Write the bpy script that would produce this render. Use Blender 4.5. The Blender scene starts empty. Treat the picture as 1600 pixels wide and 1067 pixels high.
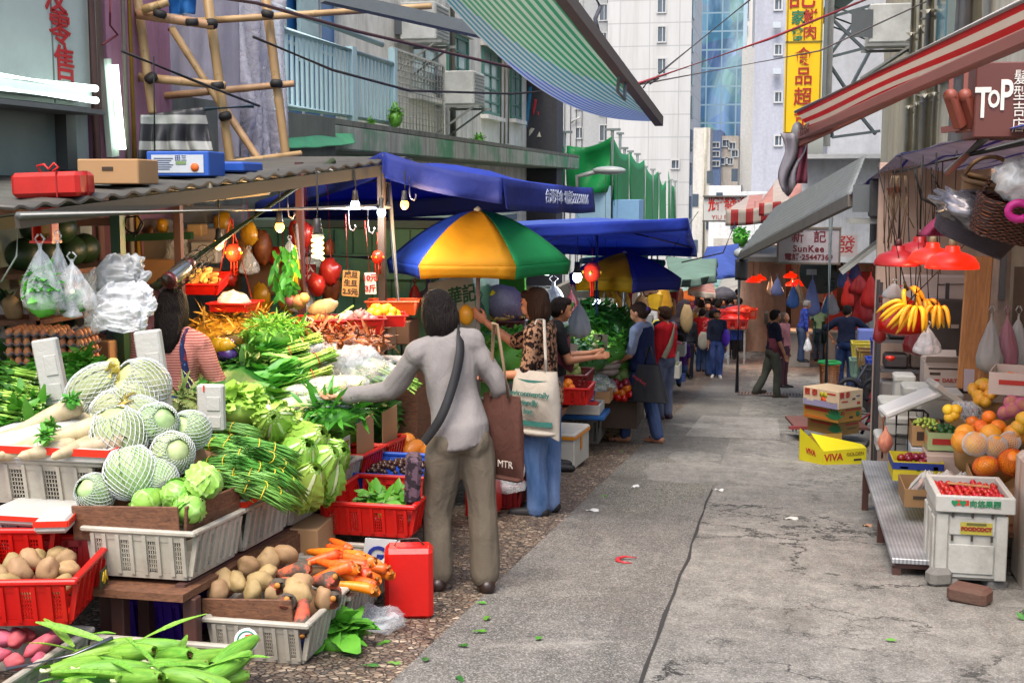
import bpy,math,random
import numpy as np
from mathutils import Vector as V,Matrix as MX,noise as NZ,Quaternion
R_=math.radians;PI=math.pi
rnd=random.Random(7)
SC=bpy.context.scene;COL=SC.collection
#camera, sky, sun, exposure
CX,CY,FPX=800.0,533.5,2000.0
TH=math.atan(243.5/FPX);PS=math.atan(413*math.cos(TH)/FPX)
CAM=V((0,0,1.4))
FW=V((-math.sin(PS)*math.cos(TH),math.cos(PS)*math.cos(TH),-math.sin(TH)))
RT=V((math.cos(PS),math.sin(PS),0));UP=RT.cross(FW)
cd=bpy.data.cameras.new('camera');co=bpy.data.objects.new('camera',cd);COL.objects.link(co)
cd.sensor_width=36;cd.lens=36*FPX/1600;cd.clip_start=.05;cd.clip_end=1500
co.matrix_world=MX(((RT.x,UP.x,-FW.x,CAM.x),(RT.y,UP.y,-FW.y,CAM.y),(RT.z,UP.z,-FW.z,CAM.z),(0,0,0,1)))
SC.camera=co
W=bpy.data.worlds.new('World');SC.world=W;W.use_nodes=True
wn=W.node_tree;bg=wn.nodes['Background'];sk=wn.nodes.new('ShaderNodeTexSky');sk.sky_type='NISHITA';sk.sun_disc=False
SUN_EL,SUN_AZ=R_(62),R_(186)
sk.sun_elevation=SUN_EL;sk.sun_rotation=SUN_AZ;sk.air_density=1;sk.dust_density=4;sk.ozone_density=.6
wn.links.new(sk.outputs[0],bg.inputs[0]);bg.inputs[1].default_value=.15
sl=bpy.data.lights.new('sun','SUN');sl.energy=1.5;sl.angle=R_(35);sl.color=(1,.96,.9)
so=bpy.data.objects.new('sun',sl);COL.objects.link(so)
sd=V((math.sin(SUN_AZ)*math.cos(SUN_EL),math.cos(SUN_AZ)*math.cos(SUN_EL),math.sin(SUN_EL)))
so.rotation_euler=sd.to_track_quat('Z','Y').to_euler();so.location=(0,0,40)
SC.view_settings.view_transform='Standard';SC.view_settings.look='None';SC.view_settings.exposure=1.2;SC.view_settings.gamma=1
SC.render.engine='CYCLES';SC.cycles.use_denoising=True;SC.cycles.max_bounces=7;SC.cycles.transparent_max_bounces=12
SC.cycles.diffuse_bounces=4;SC.cycles.glossy_bounces=2;SC.cycles.caustics_reflective=False;SC.cycles.caustics_refractive=False;SC.cycles.sample_clamp_indirect=6
def ray(px,py):return FW+RT*((px-CX)/FPX)+UP*((CY-py)/FPX)
def P(px,py,Y):d=ray(px,py);return CAM+d*(Y/d.y)
def PXp(px,py,X):d=ray(px,py);return CAM+d*(X/d.x)
def gz(y):return-.104*y if y<30 else-3.12-.048*(y-30)
def G(px,py):
 d=ray(px,py);t=-1.4/(d.z+.104*d.y);p=CAM+d*t
 if p.y>30:t=(-3.12+.048*30-1.4)/(d.z+.048*d.y);p=CAM+d*t
 return V((p.x,p.y,gz(p.y)))
#materials
def hx(h):
 if not isinstance(h,str):return(*h,1)
 h=h.lstrip('#');h=h if len(h)==6 else ''.join(q*2 for q in h);c=[int(h[i:i+2],16)/255 for i in(0,2,4)]
 return(*[x/12.92 if x<=.04045 else((x+.055)/1.055)**2.4 for x in c],1)
class NT:
 def __init__(s,name):
  s.m=bpy.data.materials.new(name);s.m.use_nodes=True;s.t=s.m.node_tree;s.b=s.t.nodes['Principled BSDF'];s.out=s.t.nodes['Material Output']
  s.tc=s.t.nodes.new('ShaderNodeTexCoord')
 def L(s,a,b):s.t.links.new(a,b)
 def I(s,sock,v):
  if isinstance(v,bpy.types.NodeSocket):s.L(v,sock)
  elif v is not None:sock.default_value=v
 def co(s,k='Object',sc=None,rot=None):
  o=s.tc.outputs[k]
  if sc is None:return o
  n=s.t.nodes.new('ShaderNodeMapping');s.L(o,n.inputs[0]);n.inputs['Scale'].default_value=sc
  if rot:n.inputs['Rotation'].default_value=rot
  return n.outputs[0]
 def noise(s,scale,co=None,det=3,ro=.55,dist=0,col=False):
  n=s.t.nodes.new('ShaderNodeTexNoise');s.L(co or s.co(),n.inputs['Vector']);n.inputs['Scale'].default_value=scale;n.inputs['Detail'].default_value=det
  n.inputs['Roughness'].default_value=ro;n.inputs['Distortion'].default_value=dist;return n.outputs['Color' if col else 'Fac']
 def vor(s,scale,co=None,feat='F1',out='Distance'):
  n=s.t.nodes.new('ShaderNodeTexVoronoi');n.feature=feat;s.L(co or s.co(),n.inputs['Vector']);n.inputs['Scale'].default_value=scale;return n.outputs[out]
 def ramp(s,f,*st,const=False):
  n=s.t.nodes.new('ShaderNodeValToRGB');s.L(f,n.inputs[0]);e=n.color_ramp.elements
  if const:n.color_ramp.interpolation='CONSTANT'
  for i,(p,c)in enumerate(st):
   q=e[i]if i<2 else e.new(p)
   q.position=p;q.color=hx(c)if isinstance(c,str)else(c,c,c,1)
  return n.outputs[0]
 def mix(s,f,a,b,mode='MIX'):
  n=s.t.nodes.new('ShaderNodeMix');n.data_type='RGBA';n.blend_type=mode
  s.I(n.inputs[0],f)
  for k,v in((6,a),(7,b)):s.I(n.inputs[k],hx(v)if isinstance(v,(str,tuple))else v)
  return n.outputs[2]
 def math(s,op,a,b=None,c=None):
  n=s.t.nodes.new('ShaderNodeMath');n.operation=op
  for i,v in enumerate((a,b,c)):s.I(n.inputs[i],v)
  return n.outputs[0]
 def sep(s,v):
  n=s.t.nodes.new('ShaderNodeSeparateXYZ');s.L(v,n.inputs[0]);return n.outputs
 def add(s,a,b):
  n=s.t.nodes.new('ShaderNodeVectorMath');n.operation='ADD';s.L(a,n.inputs[0]);s.L(b,n.inputs[1]);return n.outputs[0]
 def vscale(s,a,k):
  n=s.t.nodes.new('ShaderNodeVectorMath');n.operation='SCALE';s.L(a,n.inputs[0]);n.inputs['Scale'].default_value=k;return n.outputs[0]
 def rand(s):return s.t.nodes.new('ShaderNodeObjectInfo').outputs['Random']
 def hsv(s,c,h=None,sa=None,v=None):
  n=s.t.nodes.new('ShaderNodeHueSaturation');s.L(c,n.inputs['Color']);s.I(n.inputs['Hue'],h);s.I(n.inputs['Saturation'],sa);s.I(n.inputs['Value'],v);return n.outputs[0]
 def bump(s,f,st=.3,d=.01):
  n=s.t.nodes.new('ShaderNodeBump');s.L(f,n.inputs['Height']);n.inputs['Strength'].default_value=st;n.inputs['Distance'].default_value=d;s.L(n.outputs[0],s.b.inputs['Normal'])
 def fin(s,c,rough=.6,metal=0,spec=None,alpha=None,sub=0,em=None,es=0,trans=0):
  s.I(s.b.inputs['Base Color'],hx(c)if isinstance(c,(str,tuple))else c);s.I(s.b.inputs['Roughness'],rough);s.b.inputs['Metallic'].default_value=metal
  if spec is not None:s.b.inputs['Specular IOR Level'].default_value=spec
  if alpha is not None:s.I(s.b.inputs['Alpha'],alpha)
  if em is not None:s.I(s.b.inputs['Emission Color'],hx(em)if isinstance(em,(str,tuple))else em);s.I(s.b.inputs['Emission Strength'],es)
  if trans:
   tr=s.t.nodes.new('ShaderNodeBsdfTranslucent');s.I(tr.inputs[0],hx(c)if isinstance(c,(str,tuple))else c)
   mx=s.t.nodes.new('ShaderNodeMixShader');mx.inputs[0].default_value=trans;s.L(s.b.outputs[0],mx.inputs[1]);s.L(tr.outputs[0],mx.inputs[2]);s.L(mx.outputs[0],s.out.inputs[0])
  return s.m
_mc={}
def M(c,rough=.6,var=.14,sc=9,metal=0,bump=0,dirt=0,dirtc='#4a4036',rv=0,trans=0,alpha=None,spec=None,name=None,dsc=3):
 """general material: mottled colour, optional dirt, per-object variation"""
 k=(c,rough,var,sc,metal,bump,dirt,dirtc,rv,trans,alpha,spec,dsc)
 if k in _mc:return _mc[k]
 n=NT(name or 'mat_'+str(c).strip('#'));f=n.noise(sc,det=4)
 base=n.mix(1,c,n.ramp(f,(.25,1-var),(.75,1.0)),'MULTIPLY')
 if dirt:
  d=n.ramp(n.noise(dsc,det=8,ro=.68),(.5-.25*dirt,1.),(.72,0.));d=n.math('MULTIPLY',n.math('SUBTRACT',1.,d),min(1,dirt))
  base=n.mix(d,base,dirtc)
 if rv:
  r=n.rand();base=n.hsv(base,n.math('MULTIPLY_ADD',r,rv*.1,.5-rv*.05),1.,n.math('MULTIPLY_ADD',n.math('FRACT',n.math('MULTIPLY',r,7.3)),rv,1-rv*.5))
 if bump:n.bump(n.noise(sc*4,det=5),bump,.01)
 _mc[k]=n.fin(base,rough,metal,spec,alpha,trans=trans);return _mc[k]
def EM(c,s,name='glow'):
 n=NT(name);return n.fin('#000000',.5,em=c,es=s)
#mesh builder
def frame(d,up=V((0,0,1))):
 d=V(d).normalized();x=d.cross(up)
 if x.length<1e-4:x=d.cross(V((1,0,0)))
 x.normalize();y=x.cross(d);return x,y,d
class MB:
 def __init__(s):s.v=[];s.f=[];s.mi=[];s.k=0;s.sm=[]
 def add(s,vs,fs,M=None,smooth=True):
  o=len(s.v);s.v+=[tuple(M@V(v))for v in vs]if M else[tuple(v)for v in vs]
  s.f+=[tuple(i+o for i in f)for f in fs];s.mi+=[s.k]*len(fs);s.sm+=[smooth]*len(fs);return s
 def box(s,c,sz,M=None,b=0):
  hx_,hy,hz=[q/2 for q in sz];c=V(c)
  if b<=0:
   vs=[c+V((x,y,z))for x in(-hx_,hx_)for y in(-hy,hy)for z in(-hz,hz)]
   return s.add(vs,[(0,1,3,2),(4,6,7,5),(0,4,5,1),(2,3,7,6),(0,2,6,4),(1,5,7,3)],M,False)
  vs=[];ix={}
  for X in(-1,1):
   for Y in(-1,1):
    for Z in(-1,1):
     for a in range(3):
      p=[X*(hx_-b),Y*(hy-b),Z*(hz-b)];p[a]+=(X,Y,Z)[a]*b
      ix[X,Y,Z,a]=len(vs);vs.append(c+V(p))
  fs=[]
  def q(*k):
   f=[ix[i]for i in k];n=(vs[f[1]]-vs[f[0]]).cross(vs[f[2]]-vs[f[0]]);m=sum((vs[i]for i in f),V())/len(f)-c
   fs.append(tuple(f)if n.dot(m)>0 else tuple(f[::-1]))
  for t in(-1,1):
   q((t,-1,-1,0),(t,1,-1,0),(t,1,1,0),(t,-1,1,0));q((-1,t,-1,1),(1,t,-1,1),(1,t,1,1),(-1,t,1,1));q((-1,-1,t,2),(1,-1,t,2),(1,1,t,2),(-1,1,t,2))
   for u in(-1,1):
    q((t,u,-1,0),(t,u,1,0),(t,u,1,1),(t,u,-1,1));q((t,-1,u,0),(t,1,u,0),(t,1,u,2),(t,-1,u,2));q((-1,t,u,1),(1,t,u,1),(1,t,u,2),(-1,t,u,2))
    for w in(-1,1):q((t,u,w,0),(t,u,w,1),(t,u,w,2))
  return s.add(vs,fs,M,False)
 def bar(s,a,b,w,h=None,up=V((0,0,1)),bv=0):
  a=V(a);b=V(b);x,y,d=frame(b-a,up);m=MX(((x.x,y.x,d.x,0),(x.y,y.y,d.y,0),(x.z,y.z,d.z,0),(0,0,0,1)));m.translation=(a+b)/2
  return s.box((0,0,0),(w,h or w,(b-a).length),m,bv)
 def tube(s,pts,r,n=8,cap=True,flat=1):
  pts=[V(p)for p in pts];L=len(pts);rs=r if isinstance(r,(list,tuple))else[r]*L
  vs=[];fs=[];px=None
  for i,p in enumerate(pts):
   d=(pts[min(i+1,L-1)]-pts[max(i-1,0)])
   if d.length<1e-9:d=V((0,0,1))
   d.normalize()
   if px is None:x,y,_=frame(d)
   else:
    x=px-d*px.dot(d)
    if x.length<1e-5:x,y,_=frame(d)
    x.normalize();y=d.cross(x)
   px=x
   for j in range(n):
    a=2*PI*j/n;vs.append(p+(x*math.cos(a)+y*math.sin(a)*flat)*rs[i])
  for i in range(L-1):
   for j in range(n):fs.append((i*n+j,i*n+(j+1)%n,(i+1)*n+(j+1)%n,(i+1)*n+j))
  if cap:fs.append(tuple(range(n))[::-1]);fs.append(tuple((L-1)*n+j for j in range(n)))
  return s.add(vs,fs)
 def lathe(s,prof,n=16,M=None,ax=None):
  vs=[];fs=[]
  for r,z in prof:
   for j in range(n):a=2*PI*j/n;vs.append((r*math.cos(a),r*math.sin(a),z))
  for i in range(len(prof)-1):
   for j in range(n):fs.append((i*n+j,i*n+(j+1)%n,(i+1)*n+(j+1)%n,(i+1)*n+j))
  if prof[0][0]>1e-6:fs.append(tuple(range(n))[::-1])
  if prof[-1][0]>1e-6:fs.append(tuple((len(prof)-1)*n+j for j in range(n)))
  return s.add(vs,fs,M)
 def ell(s,c,r,n=12,m=8,M=None,nz=0,ns=3,seed=0):
  r=(r,r,r)if not isinstance(r,(tuple,list))else r;vs=[];fs=[];c=V(c)
  for i in range(m+1):
   t=PI*i/m
   for j in range(n):
    a=2*PI*j/n;d=V((math.sin(t)*math.cos(a),math.sin(t)*math.sin(a),-math.cos(t)))
    k=1+nz*NZ.noise(d*ns+V((seed*3.1,seed,0)))if nz else 1
    vs.append(c+V((d.x*r[0]*k,d.y*r[1]*k,d.z*r[2]*k)))
    if i in(0,m)and j>0:vs[-1]=vs[-1-j]
  for i in range(m):
   for j in range(n):
    a,b,cc,d=i*n+j,i*n+(j+1)%n,(i+1)*n+(j+1)%n,(i+1)*n+j
    if i==0:fs.append((i*n,cc,d))
    elif i==m-1:fs.append((a,b,(m)*n))
    else:fs.append((a,b,cc,d))
  return s.add(vs,fs,M)
 def cap(s,a,b,ra,rb,n=10):
  a=V(a);b=V(b);d=b-a;L=max(d.length,1e-4);x,y,z=frame(d)
  prof=[]
  for i in range(4):t=PI/2*i/3;prof.append((max(ra*math.sin(t),1e-4),-ra*math.cos(t)))
  for i in range(4):t=PI/2*i/3;prof.append((max(rb*math.cos(t),1e-4),L+rb*math.sin(t)))
  m=MX(((x.x,y.x,z.x,a.x),(x.y,y.y,z.y,a.y),(x.z,y.z,z.z,a.z),(0,0,0,1)))
  return s.lathe(prof,n,m)
 def grid(s,fn,nu,nv,th=0):
  vs=[V(fn(i/nu,j/nv))for j in range(nv+1)for i in range(nu+1)];w=nu+1
  fs=[(j*w+i,j*w+i+1,(j+1)*w+i+1,(j+1)*w+i)for j in range(nv)for i in range(nu)]
  s.add(vs,fs)
  if th:
   nr=[V()for _ in vs]
   for f in fs:
    nn=(vs[f[1]]-vs[f[0]]).cross(vs[f[3]]-vs[f[0]])
    for i in f:nr[i]+=nn
   v2=[v-n.normalized()*th if n.length>0 else v for v,n in zip(vs,nr)]
   s.add(v2,[f[::-1]for f in fs])
   o=len(s.v)-2*len(vs);e=len(vs)
   bd=[i for i in range(nu+1)]+[w*j+nu for j in range(1,nv+1)]+[w*nv+i for i in range(nu-1,-1,-1)]+[w*j for j in range(nv-1,0,-1)]
   for k in range(len(bd)):
    a,b=bd[k],bd[(k+1)%len(bd)];s.f.append((o+b,o+a,o+a+e,o+b+e));s.mi.append(s.k);s.sm.append(False)
  return s
 def leaf(s,p,d,L,Wd,up=V((0,0,1)),curl=.4,wav=.1,nu=4,nv=2,fold=.25,seed=None):
  p=V(p);x,y,z=frame(d,up);q=rnd.random()*9 if seed is None else seed;vs=[]
  for i in range(nu+1):
   t=i/nu;w=Wd*math.sin(PI*min(1,(t*.86+.1)))**.8*.5;c=p+z*(L*t*(1-.2*curl*t))-y*(curl*L*t*t*.5)
   for j in range(nv+1):
    u=2*j/nv-1;vs.append(c+x*(u*w)+y*(abs(u)*w*fold+wav*w*math.sin(q+t*9+u*5)))
  n=nv+1
  return s.add(vs,[(i*n+j,i*n+j+1,(i+1)*n+j+1,(i+1)*n+j)for i in range(nu)for j in range(nv)])
 def mesh(s,name):
  m=bpy.data.meshes.new(name);m.from_pydata(s.v,[],s.f);m.polygons.foreach_set('material_index',s.mi);m.polygons.foreach_set('use_smooth',s.sm);m.update();return m
 def build(s,name,mats,parent=None,loc=None,rot=None):
  m=s.mesh(name)
  for q in(mats if isinstance(mats,(list,tuple))else[mats]):m.materials.append(q)
  return link(name,m,parent,loc,rot)
def link(name,data,parent=None,loc=None,rot=None):
 o=bpy.data.objects.new(name,data);COL.objects.link(o)
 if parent:o.parent=parent
 if loc is not None:o.location=loc
 if rot is not None:o.rotation_euler=rot
 return o
def tag(o,label,cat,group=None,kind=None):
 if label:o['label']=label
 if cat:o['category']=cat
 if group:o['group']=group
 if kind:o['kind']=kind
 return o
def T(name,label,cat,loc=(0,0,0),rz=0,group=None):
 o=bpy.data.objects.new(name,None);COL.objects.link(o);o.empty_display_size=.05
 o.location=loc;o.rotation_euler=(0,0,rz);return tag(o,label,cat,group)
def struct(name,mb,mats):o=mb.build(name,mats);o['kind']='structure';return o
KIDS={}
def dup(o,loc,rot=None,label=None,sc=None,group=None):
 def cp(q,par):
  c=q.copy();COL.objects.link(c)
  if par:c.parent=par
  for ch in list(q.children):cp(ch,c)
  return c
 r=cp(o,None);r.location=loc
 if rot is not None:r.rotation_euler=rot if isinstance(rot,(tuple,list))or hasattr(rot,'x')else(0,0,rot)
 if label:r['label']=label
 if group:r['group']=group
 if sc is not None:r.scale=(sc,sc,sc)if not isinstance(sc,(tuple,list))else sc
 return r
class Place:
 def __init__(s,o):s.o=o;s.used=False
 def __call__(s,loc,rot=None,label=None,sc=None,group=None):
  if not s.used:
   s.used=True;o=s.o;o.location=loc
   if rot is not None:o.rotation_euler=rot if isinstance(rot,(tuple,list))or hasattr(rot,'x')else(0,0,rot)
   if label:o['label']=label
   if group:o['group']=group
   if sc is not None:o.scale=(sc,sc,sc)if not isinstance(sc,(tuple,list))else sc
   return o
  return dup(s.o,loc,rot if rot is not None else(0,0,0),label,sc if sc is not None else 1,group)
TS=bpy.data.scenes.new('workbench')
def tmpeval(me,mods):
 o=bpy.data.objects.new('tmp',me);TS.collection.objects.link(o)
 for ty,kw in mods:
  md=o.modifiers.new(ty,ty)
  for k,v in kw.items():setattr(md,k,v)
 vl=TS.view_layers[0];vl.update();r=bpy.data.meshes.new_from_object(o.evaluated_get(vl.depsgraph));bpy.data.objects.remove(o);return r
def remesh(mb,vox,sm=4,name='m'):
 m=tmpeval(mb.mesh('tmpm'),[('REMESH',dict(mode='VOXEL',voxel_size=vox,use_smooth_shade=True)),('SMOOTH',dict(factor=.5,iterations=sm))]);m.name=name;return m
def text(s,size,mat,parent,loc,rot,name='lettering',bold=0,align='CENTER',ext=.002,ls=1.0,sx=1,space=1,vert=False):
 c=bpy.data.curves.new('t','FONT');c.body='\n'.join(s)if vert else s;c.size=size;c.align_x=align;c.align_y='CENTER';c.extrude=ext;c.offset=bold;c.space_line=ls;c.space_character=space;c.resolution_u=3
 me=tmpeval(c,[]);me.name=name;me.materials.clear();me.materials.append(mat)
 o=link(name,me,parent,loc,rot);o.scale=(sx,1,1);return o
def wire(pts,r,name,mat,label,cat='cable',group=None,sag=0,n=12):
 pts=[V(p)for p in pts]
 if len(pts)==2 and sag:a,b=pts;pts=[a.lerp(b,i/n)-V((0,0,sag*4*(i/n)*(1-i/n)))for i in range(n+1)]
 c=sum(pts,V())/len(pts);o=MB().tube([p-c for p in pts],r,6).build(name,mat,None,c);return tag(o,label,cat,group)
#surface materials of the place
def mat_concrete(name,c1,c2,crack=1,speck=.5,rough=.85):
 n=NT(name);co=n.co();big=n.noise(.55,det=6,ro=.62);mid=n.noise(5,det=6,ro=.7);fine=n.noise(140,det=2)
 c=n.mix(n.ramp(big,(.32,0.),(.66,1.)),c1,c2);c=n.mix(1,c,n.ramp(mid,(.28,.5),(.72,1.1)),'MULTIPLY');c=n.mix(1,c,n.ramp(n.noise(38,det=5,ro=.75),(.3,.6),(.68,1.12)),'MULTIPLY')
 c=n.mix(1,c,n.ramp(n.noise(2.2,n.co('Object',(3,.7,1)),det=7,ro=.75),(.38,.68),(.55,1.)),'MULTIPLY')
 v=n.vor(170,feat='F1',out='Color');c=n.mix(n.math('MULTIPLY',n.ramp(n.sep(v)[0],(.55,0.),(.98,1.)),speck),c,'#c9c5bd')
 c=n.mix(n.math('MULTIPLY',n.ramp(n.sep(v)[1],(.6,0.),(.95,1.)),speck*.9),c,'#2b2825')
 blot=n.ramp(n.noise(1.1,n.co('Object',(1,.55,1)),det=9,ro=.7),(.55,0.),(.66,1.));c=n.mix(n.math('MULTIPLY',blot,.55),c,'#4e4943')
 pal=n.ramp(n.noise(.8,n.add(n.co(),n.co('Object',(0,0,0))),det=8,ro=.66,dist=.6),(.58,0.),(.7,1.));c=n.mix(n.math('MULTIPLY',pal,.4),c,'#b9b4aa')
 h=fine
 if crack:
  wob=n.vscale(n.noise(2.3,det=6,ro=.7,col=True),.9);e=n.vor(.95,n.add(co,wob),'DISTANCE_TO_EDGE')
  mk=n.ramp(n.noise(.42,det=3),(.43,0.),(.5,1.));cr=n.math('MULTIPLY',n.ramp(e,(.004,1.),(.02,0.)),mk)
  e2=n.vor(2.6,n.add(co,wob),'DISTANCE_TO_EDGE');mk2=n.ramp(n.noise(.6,det=4),(.5,0.),(.57,1.));cr2=n.math('MULTIPLY',n.ramp(e2,(.004,.85),(.026,0.)),mk2)
  ck=n.math('MAXIMUM',cr,cr2);c=n.mix(ck,c,'#1c1a17');h=n.math('SUBTRACT',fine,n.math('MULTIPLY',ck,2.))
 n.bump(h,.35,.006);return n.fin(c,rough)
def mat_pebble():
 n=NT('exposed_aggregate');v=n.vor(34,n.add(n.co(),n.vscale(n.noise(30,col=True),.012)),'DISTANCE_TO_EDGE');cc=n.vor(34,n.add(n.co(),n.vscale(n.noise(30,col=True),.012)),'F1','Color')
 st=n.ramp(n.sep(cc)[0],(0.,'#6b5444'),(.35,'#8f7c69'),(.6,'#5d564e'),(.8,'#a08b74'),(1.,'#c3b19a'))
 c=n.mix(n.ramp(v,(.04,0.),(.12,1.)),'#2a2420',st);c=n.mix(1,c,n.ramp(n.noise(1.3,det=7,ro=.7),(.3,.42),(.7,1.05)),'MULTIPLY')
 n.bump(n.ramp(v,(.0,0.),(.2,1.)),.6,.006);return n.fin(c,.6)
def mat_wall(name,c,stain='#57524a',amt=.6,scale=.8,green=0,rough=.85):
 n=NT(name);s=n.noise(scale,n.co('Object',(2.2,2.2,.28)),det=10,ro=.72);f=n.ramp(s,(.46,0.),(.72,1.));m=n.noise(6,det=6)
 col=n.mix(1,c,n.ramp(m,(.25,.82),(.75,1.05)),'MULTIPLY');col=n.mix(n.math('MULTIPLY',f,amt),col,stain)
 dr=n.ramp(n.noise(9,n.co('Object',(1,1,.06)),det=6,ro=.7),(.55,0.),(.75,1.));col=n.mix(n.math('MULTIPLY',n.math('MULTIPLY',dr,n.ramp(n.noise(.7),(.4,0.),(.6,1.))),amt*.8),col,stain)
 if green:g=n.ramp(n.noise(1.1,det=6),(.45,0.),(.6,1.));col=n.mix(n.math('MULTIPLY',g,green),col,'#3f8a5c')
 n.bump(n.noise(40,det=6),.25,.01);return n.fin(col,rough)
def mat_stripe(name,cols,scale,axis=0,rough=.7,dirt=.3,trans=.25):
 n=NT(name);x=n.sep(n.co())[axis];t=n.math('FRACT',n.math('MULTIPLY',x,scale));k=len(cols)
 c=n.ramp(t,*[(i/k,q)for i,q in enumerate(cols)],const=True);c=n.mix(1,c,n.ramp(n.noise(4,det=6),(.3,1-dirt),(.7,1.)),'MULTIPLY');return n.fin(c,rough,trans=trans)
def mat_curtain(name,a,b,sx,sz,grid_col='#9db8c8'):  # last colour is that of the grid lines between panes
 n=NT(name);x,y,z=n.sep(n.co());u=n.math('ADD',x,y)
 gx=n.math('LESS_THAN',n.math('FRACT',n.math('MULTIPLY',u,sx)),.1);gy=n.math('LESS_THAN',n.math('FRACT',n.math('MULTIPLY',z,sz)),.09)
 g=n.math('MAXIMUM',gx,gy);c=n.mix(n.ramp(n.noise(.14,n.co('Object',(1,1,.5)),det=5,dist=1.5),(.38,0.),(.62,1.)),a,b)  # paler noise tone paints reflections into the glass colour
 cell=n.vor(1,n.co('Object',(sx,sx,sz)),out='Color');c=n.mix(.18,c,cell,'OVERLAY');c=n.mix(g,c,grid_col);return n.fin(c,.12,spec=.6)
m_roadL=mat_concrete('asphalt_concrete','#625e58','#77736c',0,.45);m_roadR=mat_concrete('old_concrete','#7a766f','#98948b',1,.35)
m_ground=mat_concrete('ground_concrete','#807b73','#98938a',.4,.3);m_peb=mat_pebble()
def strip(x0,x1,dz,y0=2.5,y1=70):
 mb=MB();ys=sorted({y0,y1,*[y for y in(5,8,12,16,20,25,30,36,44,55)if y0<y<y1]});nx=max(1,int((x1-x0)))
 for i,y in enumerate(ys[:-1]):
  mb.add([(x0,y,gz(y)+dz),(x1,y,gz(y)+dz),(x1,ys[i+1],gz(ys[i+1])+dz),(x0,ys[i+1],gz(ys[i+1])+dz)],[(0,1,2,3)],None,False)
 return mb
struct('ground',strip(-400,400,0,-30,900),m_ground)
struct('pavement',strip(-7,-1.38,.004,1.5,32),m_peb);struct('road',strip(-1.38,-.46,.004,1.5,31),m_roadL);struct('road',strip(-.46,1.75,.004,1.5,31),m_roadR)
mb=MB()
for i in range(33):
 y=2.5+i*.24;w=.008+.008*NZ.noise(V((y*2,0,0)));w2=.008+.008*NZ.noise(V(((y+.24)*2,0,0)));x=-.46+.02*NZ.noise(V((y*1.3,5,0)));x2=-.46+.02*NZ.noise(V(((y+.24)*1.3,5,0)))
 mb.add([(x-w,y,gz(y)+.008),(x+w,y,gz(y)+.008),(x2+w2,y+.24,gz(y+.24)+.008),(x2-w2,y+.24,gz(y+.24)+.008)],[(0,1,2,3)],None,False)
struct('road_joint',mb,M('#2c2a27',.9))
def patch(name,pts,mat,dz=.0055):
 mb=MB();v=[V((x,y,gz(y)+dz))for x,y in pts];mb.add(v,[tuple(range(len(v)))],None,False);return struct(name,mb,mat)
def blob(cx,cy,rx,ry,seed,k=36):return[(cx+rx*math.cos(a)*(1+.35*NZ.noise(V((math.cos(a)*1.6,math.sin(a)*1.6,seed)))),cy+ry*math.sin(a)*(1+.35*NZ.noise(V((math.cos(a)*1.6+9,math.sin(a)*1.6,seed)))))for a in[2*PI*i/k for i in range(k)]]
patch('road_patch',[(-1.0,15.2),(.12,15.2),(.1,18.6),(-.98,18.6)],mat_concrete('terrazzo_patch','#8f8a82','#a8a39b',0,.9))
patch('road_patch',blob(-.72,11.6,.42,.9,3),m_roadR,.006);patch('road_patch',blob(-.75,12.9,.3,.5,8),mat_concrete('light_patch','#8a877f','#9c988f',0,.2),.007)
patch('road_patch',blob(-.95,10.9,.5,1.9,5),mat_concrete('mossy_patch','#5a5749','#6a675c',0,.6),.0055)
patch('road_patch',[(.1,9.4),(.32,9.2),(.34,10.2),(.13,10.3)],mat_concrete('square_patch','#77736d','#86827b',0,.4))
mb=MB()
for i in range(5):
 y=3.2+i*.64;mb.box((1.34+.02*NZ.noise(V((y,1,0))),y,gz(y)+.03),(.2,.635,.15),None,.03)
kb=mb.build('kerb',M('#77694a',.9,.4,7,bump=.5,dirt=.8,dirtc='#33301f'));kb['kind']='structure'
#towers far behind
def tower(name,label,x0,x1,y0,dy,z1,mat,win=None,trim=None):
 t=T(name,label,'building',((x0+x1)/2,y0,-6));mb=MB();mb.box((0,dy/2,(z1+6)/2),(x1-x0,dy,z1+6));mb.build('wall',mat,t);return t
def facing_windows(t,pts,Y,w,h,frame_m,glass_m,name='window'):
 for px,py,*s in pts:
  p=P(px,py,Y)-t.location;ww,hh=(s if s else(w,h));mb=MB();d=.12
  mb.box((0,-.03,hh/2),(ww+.16,d,.08)).box((0,-.03,-hh/2),(ww+.16,d,.08)).box((-ww/2-.04,-.03,0),(.08,d,hh-.08)).box((ww/2+.04,-.03,0),(.08,d,hh-.08)).box((ww*.1,-.02,0),(.05,.06,hh-.08))
  f=mb.build(name,frame_m,t,p);MB().box((0,.02,0),(ww,.05,hh)).build('pane',glass_m,f)
white_t=M('#b9bab9',.8,.06,.6);nt_=NT('tower_tiles');x_,y_,z_=nt_.sep(nt_.co());l_=nt_.math('MAXIMUM',nt_.math('LESS_THAN',nt_.math('FRACT',nt_.math('MULTIPLY',z_,.66)),.05),nt_.math('LESS_THAN',nt_.math('FRACT',nt_.math('MULTIPLY',nt_.math('ADD',x_,y_),.5)),.03));s_=nt_.ramp(nt_.noise(.5,nt_.co('Object',(2,2,.15)),det=8,ro=.7),(.45,0.),(.7,.5));tile_t=nt_.fin(nt_.mix(s_,nt_.mix(nt_.math('MULTIPLY',l_,.6),'#bcbcba','#8d8f90'),'#8f8c86'),.8);m_glass=M('#4d5a68',.15,.3,1.5,spec=.8);m_alu=M('#a7aaab',.5,.1)
def bx(px0,px1,Y):return P(px0,200,Y).x,P(px1,200,Y).x
x0,x1=bx(948,1078,88);t=tower('white_tower','tall white tower with one column of small windows behind green sheets',x0,x1,88,12,34,tile_t)
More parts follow.
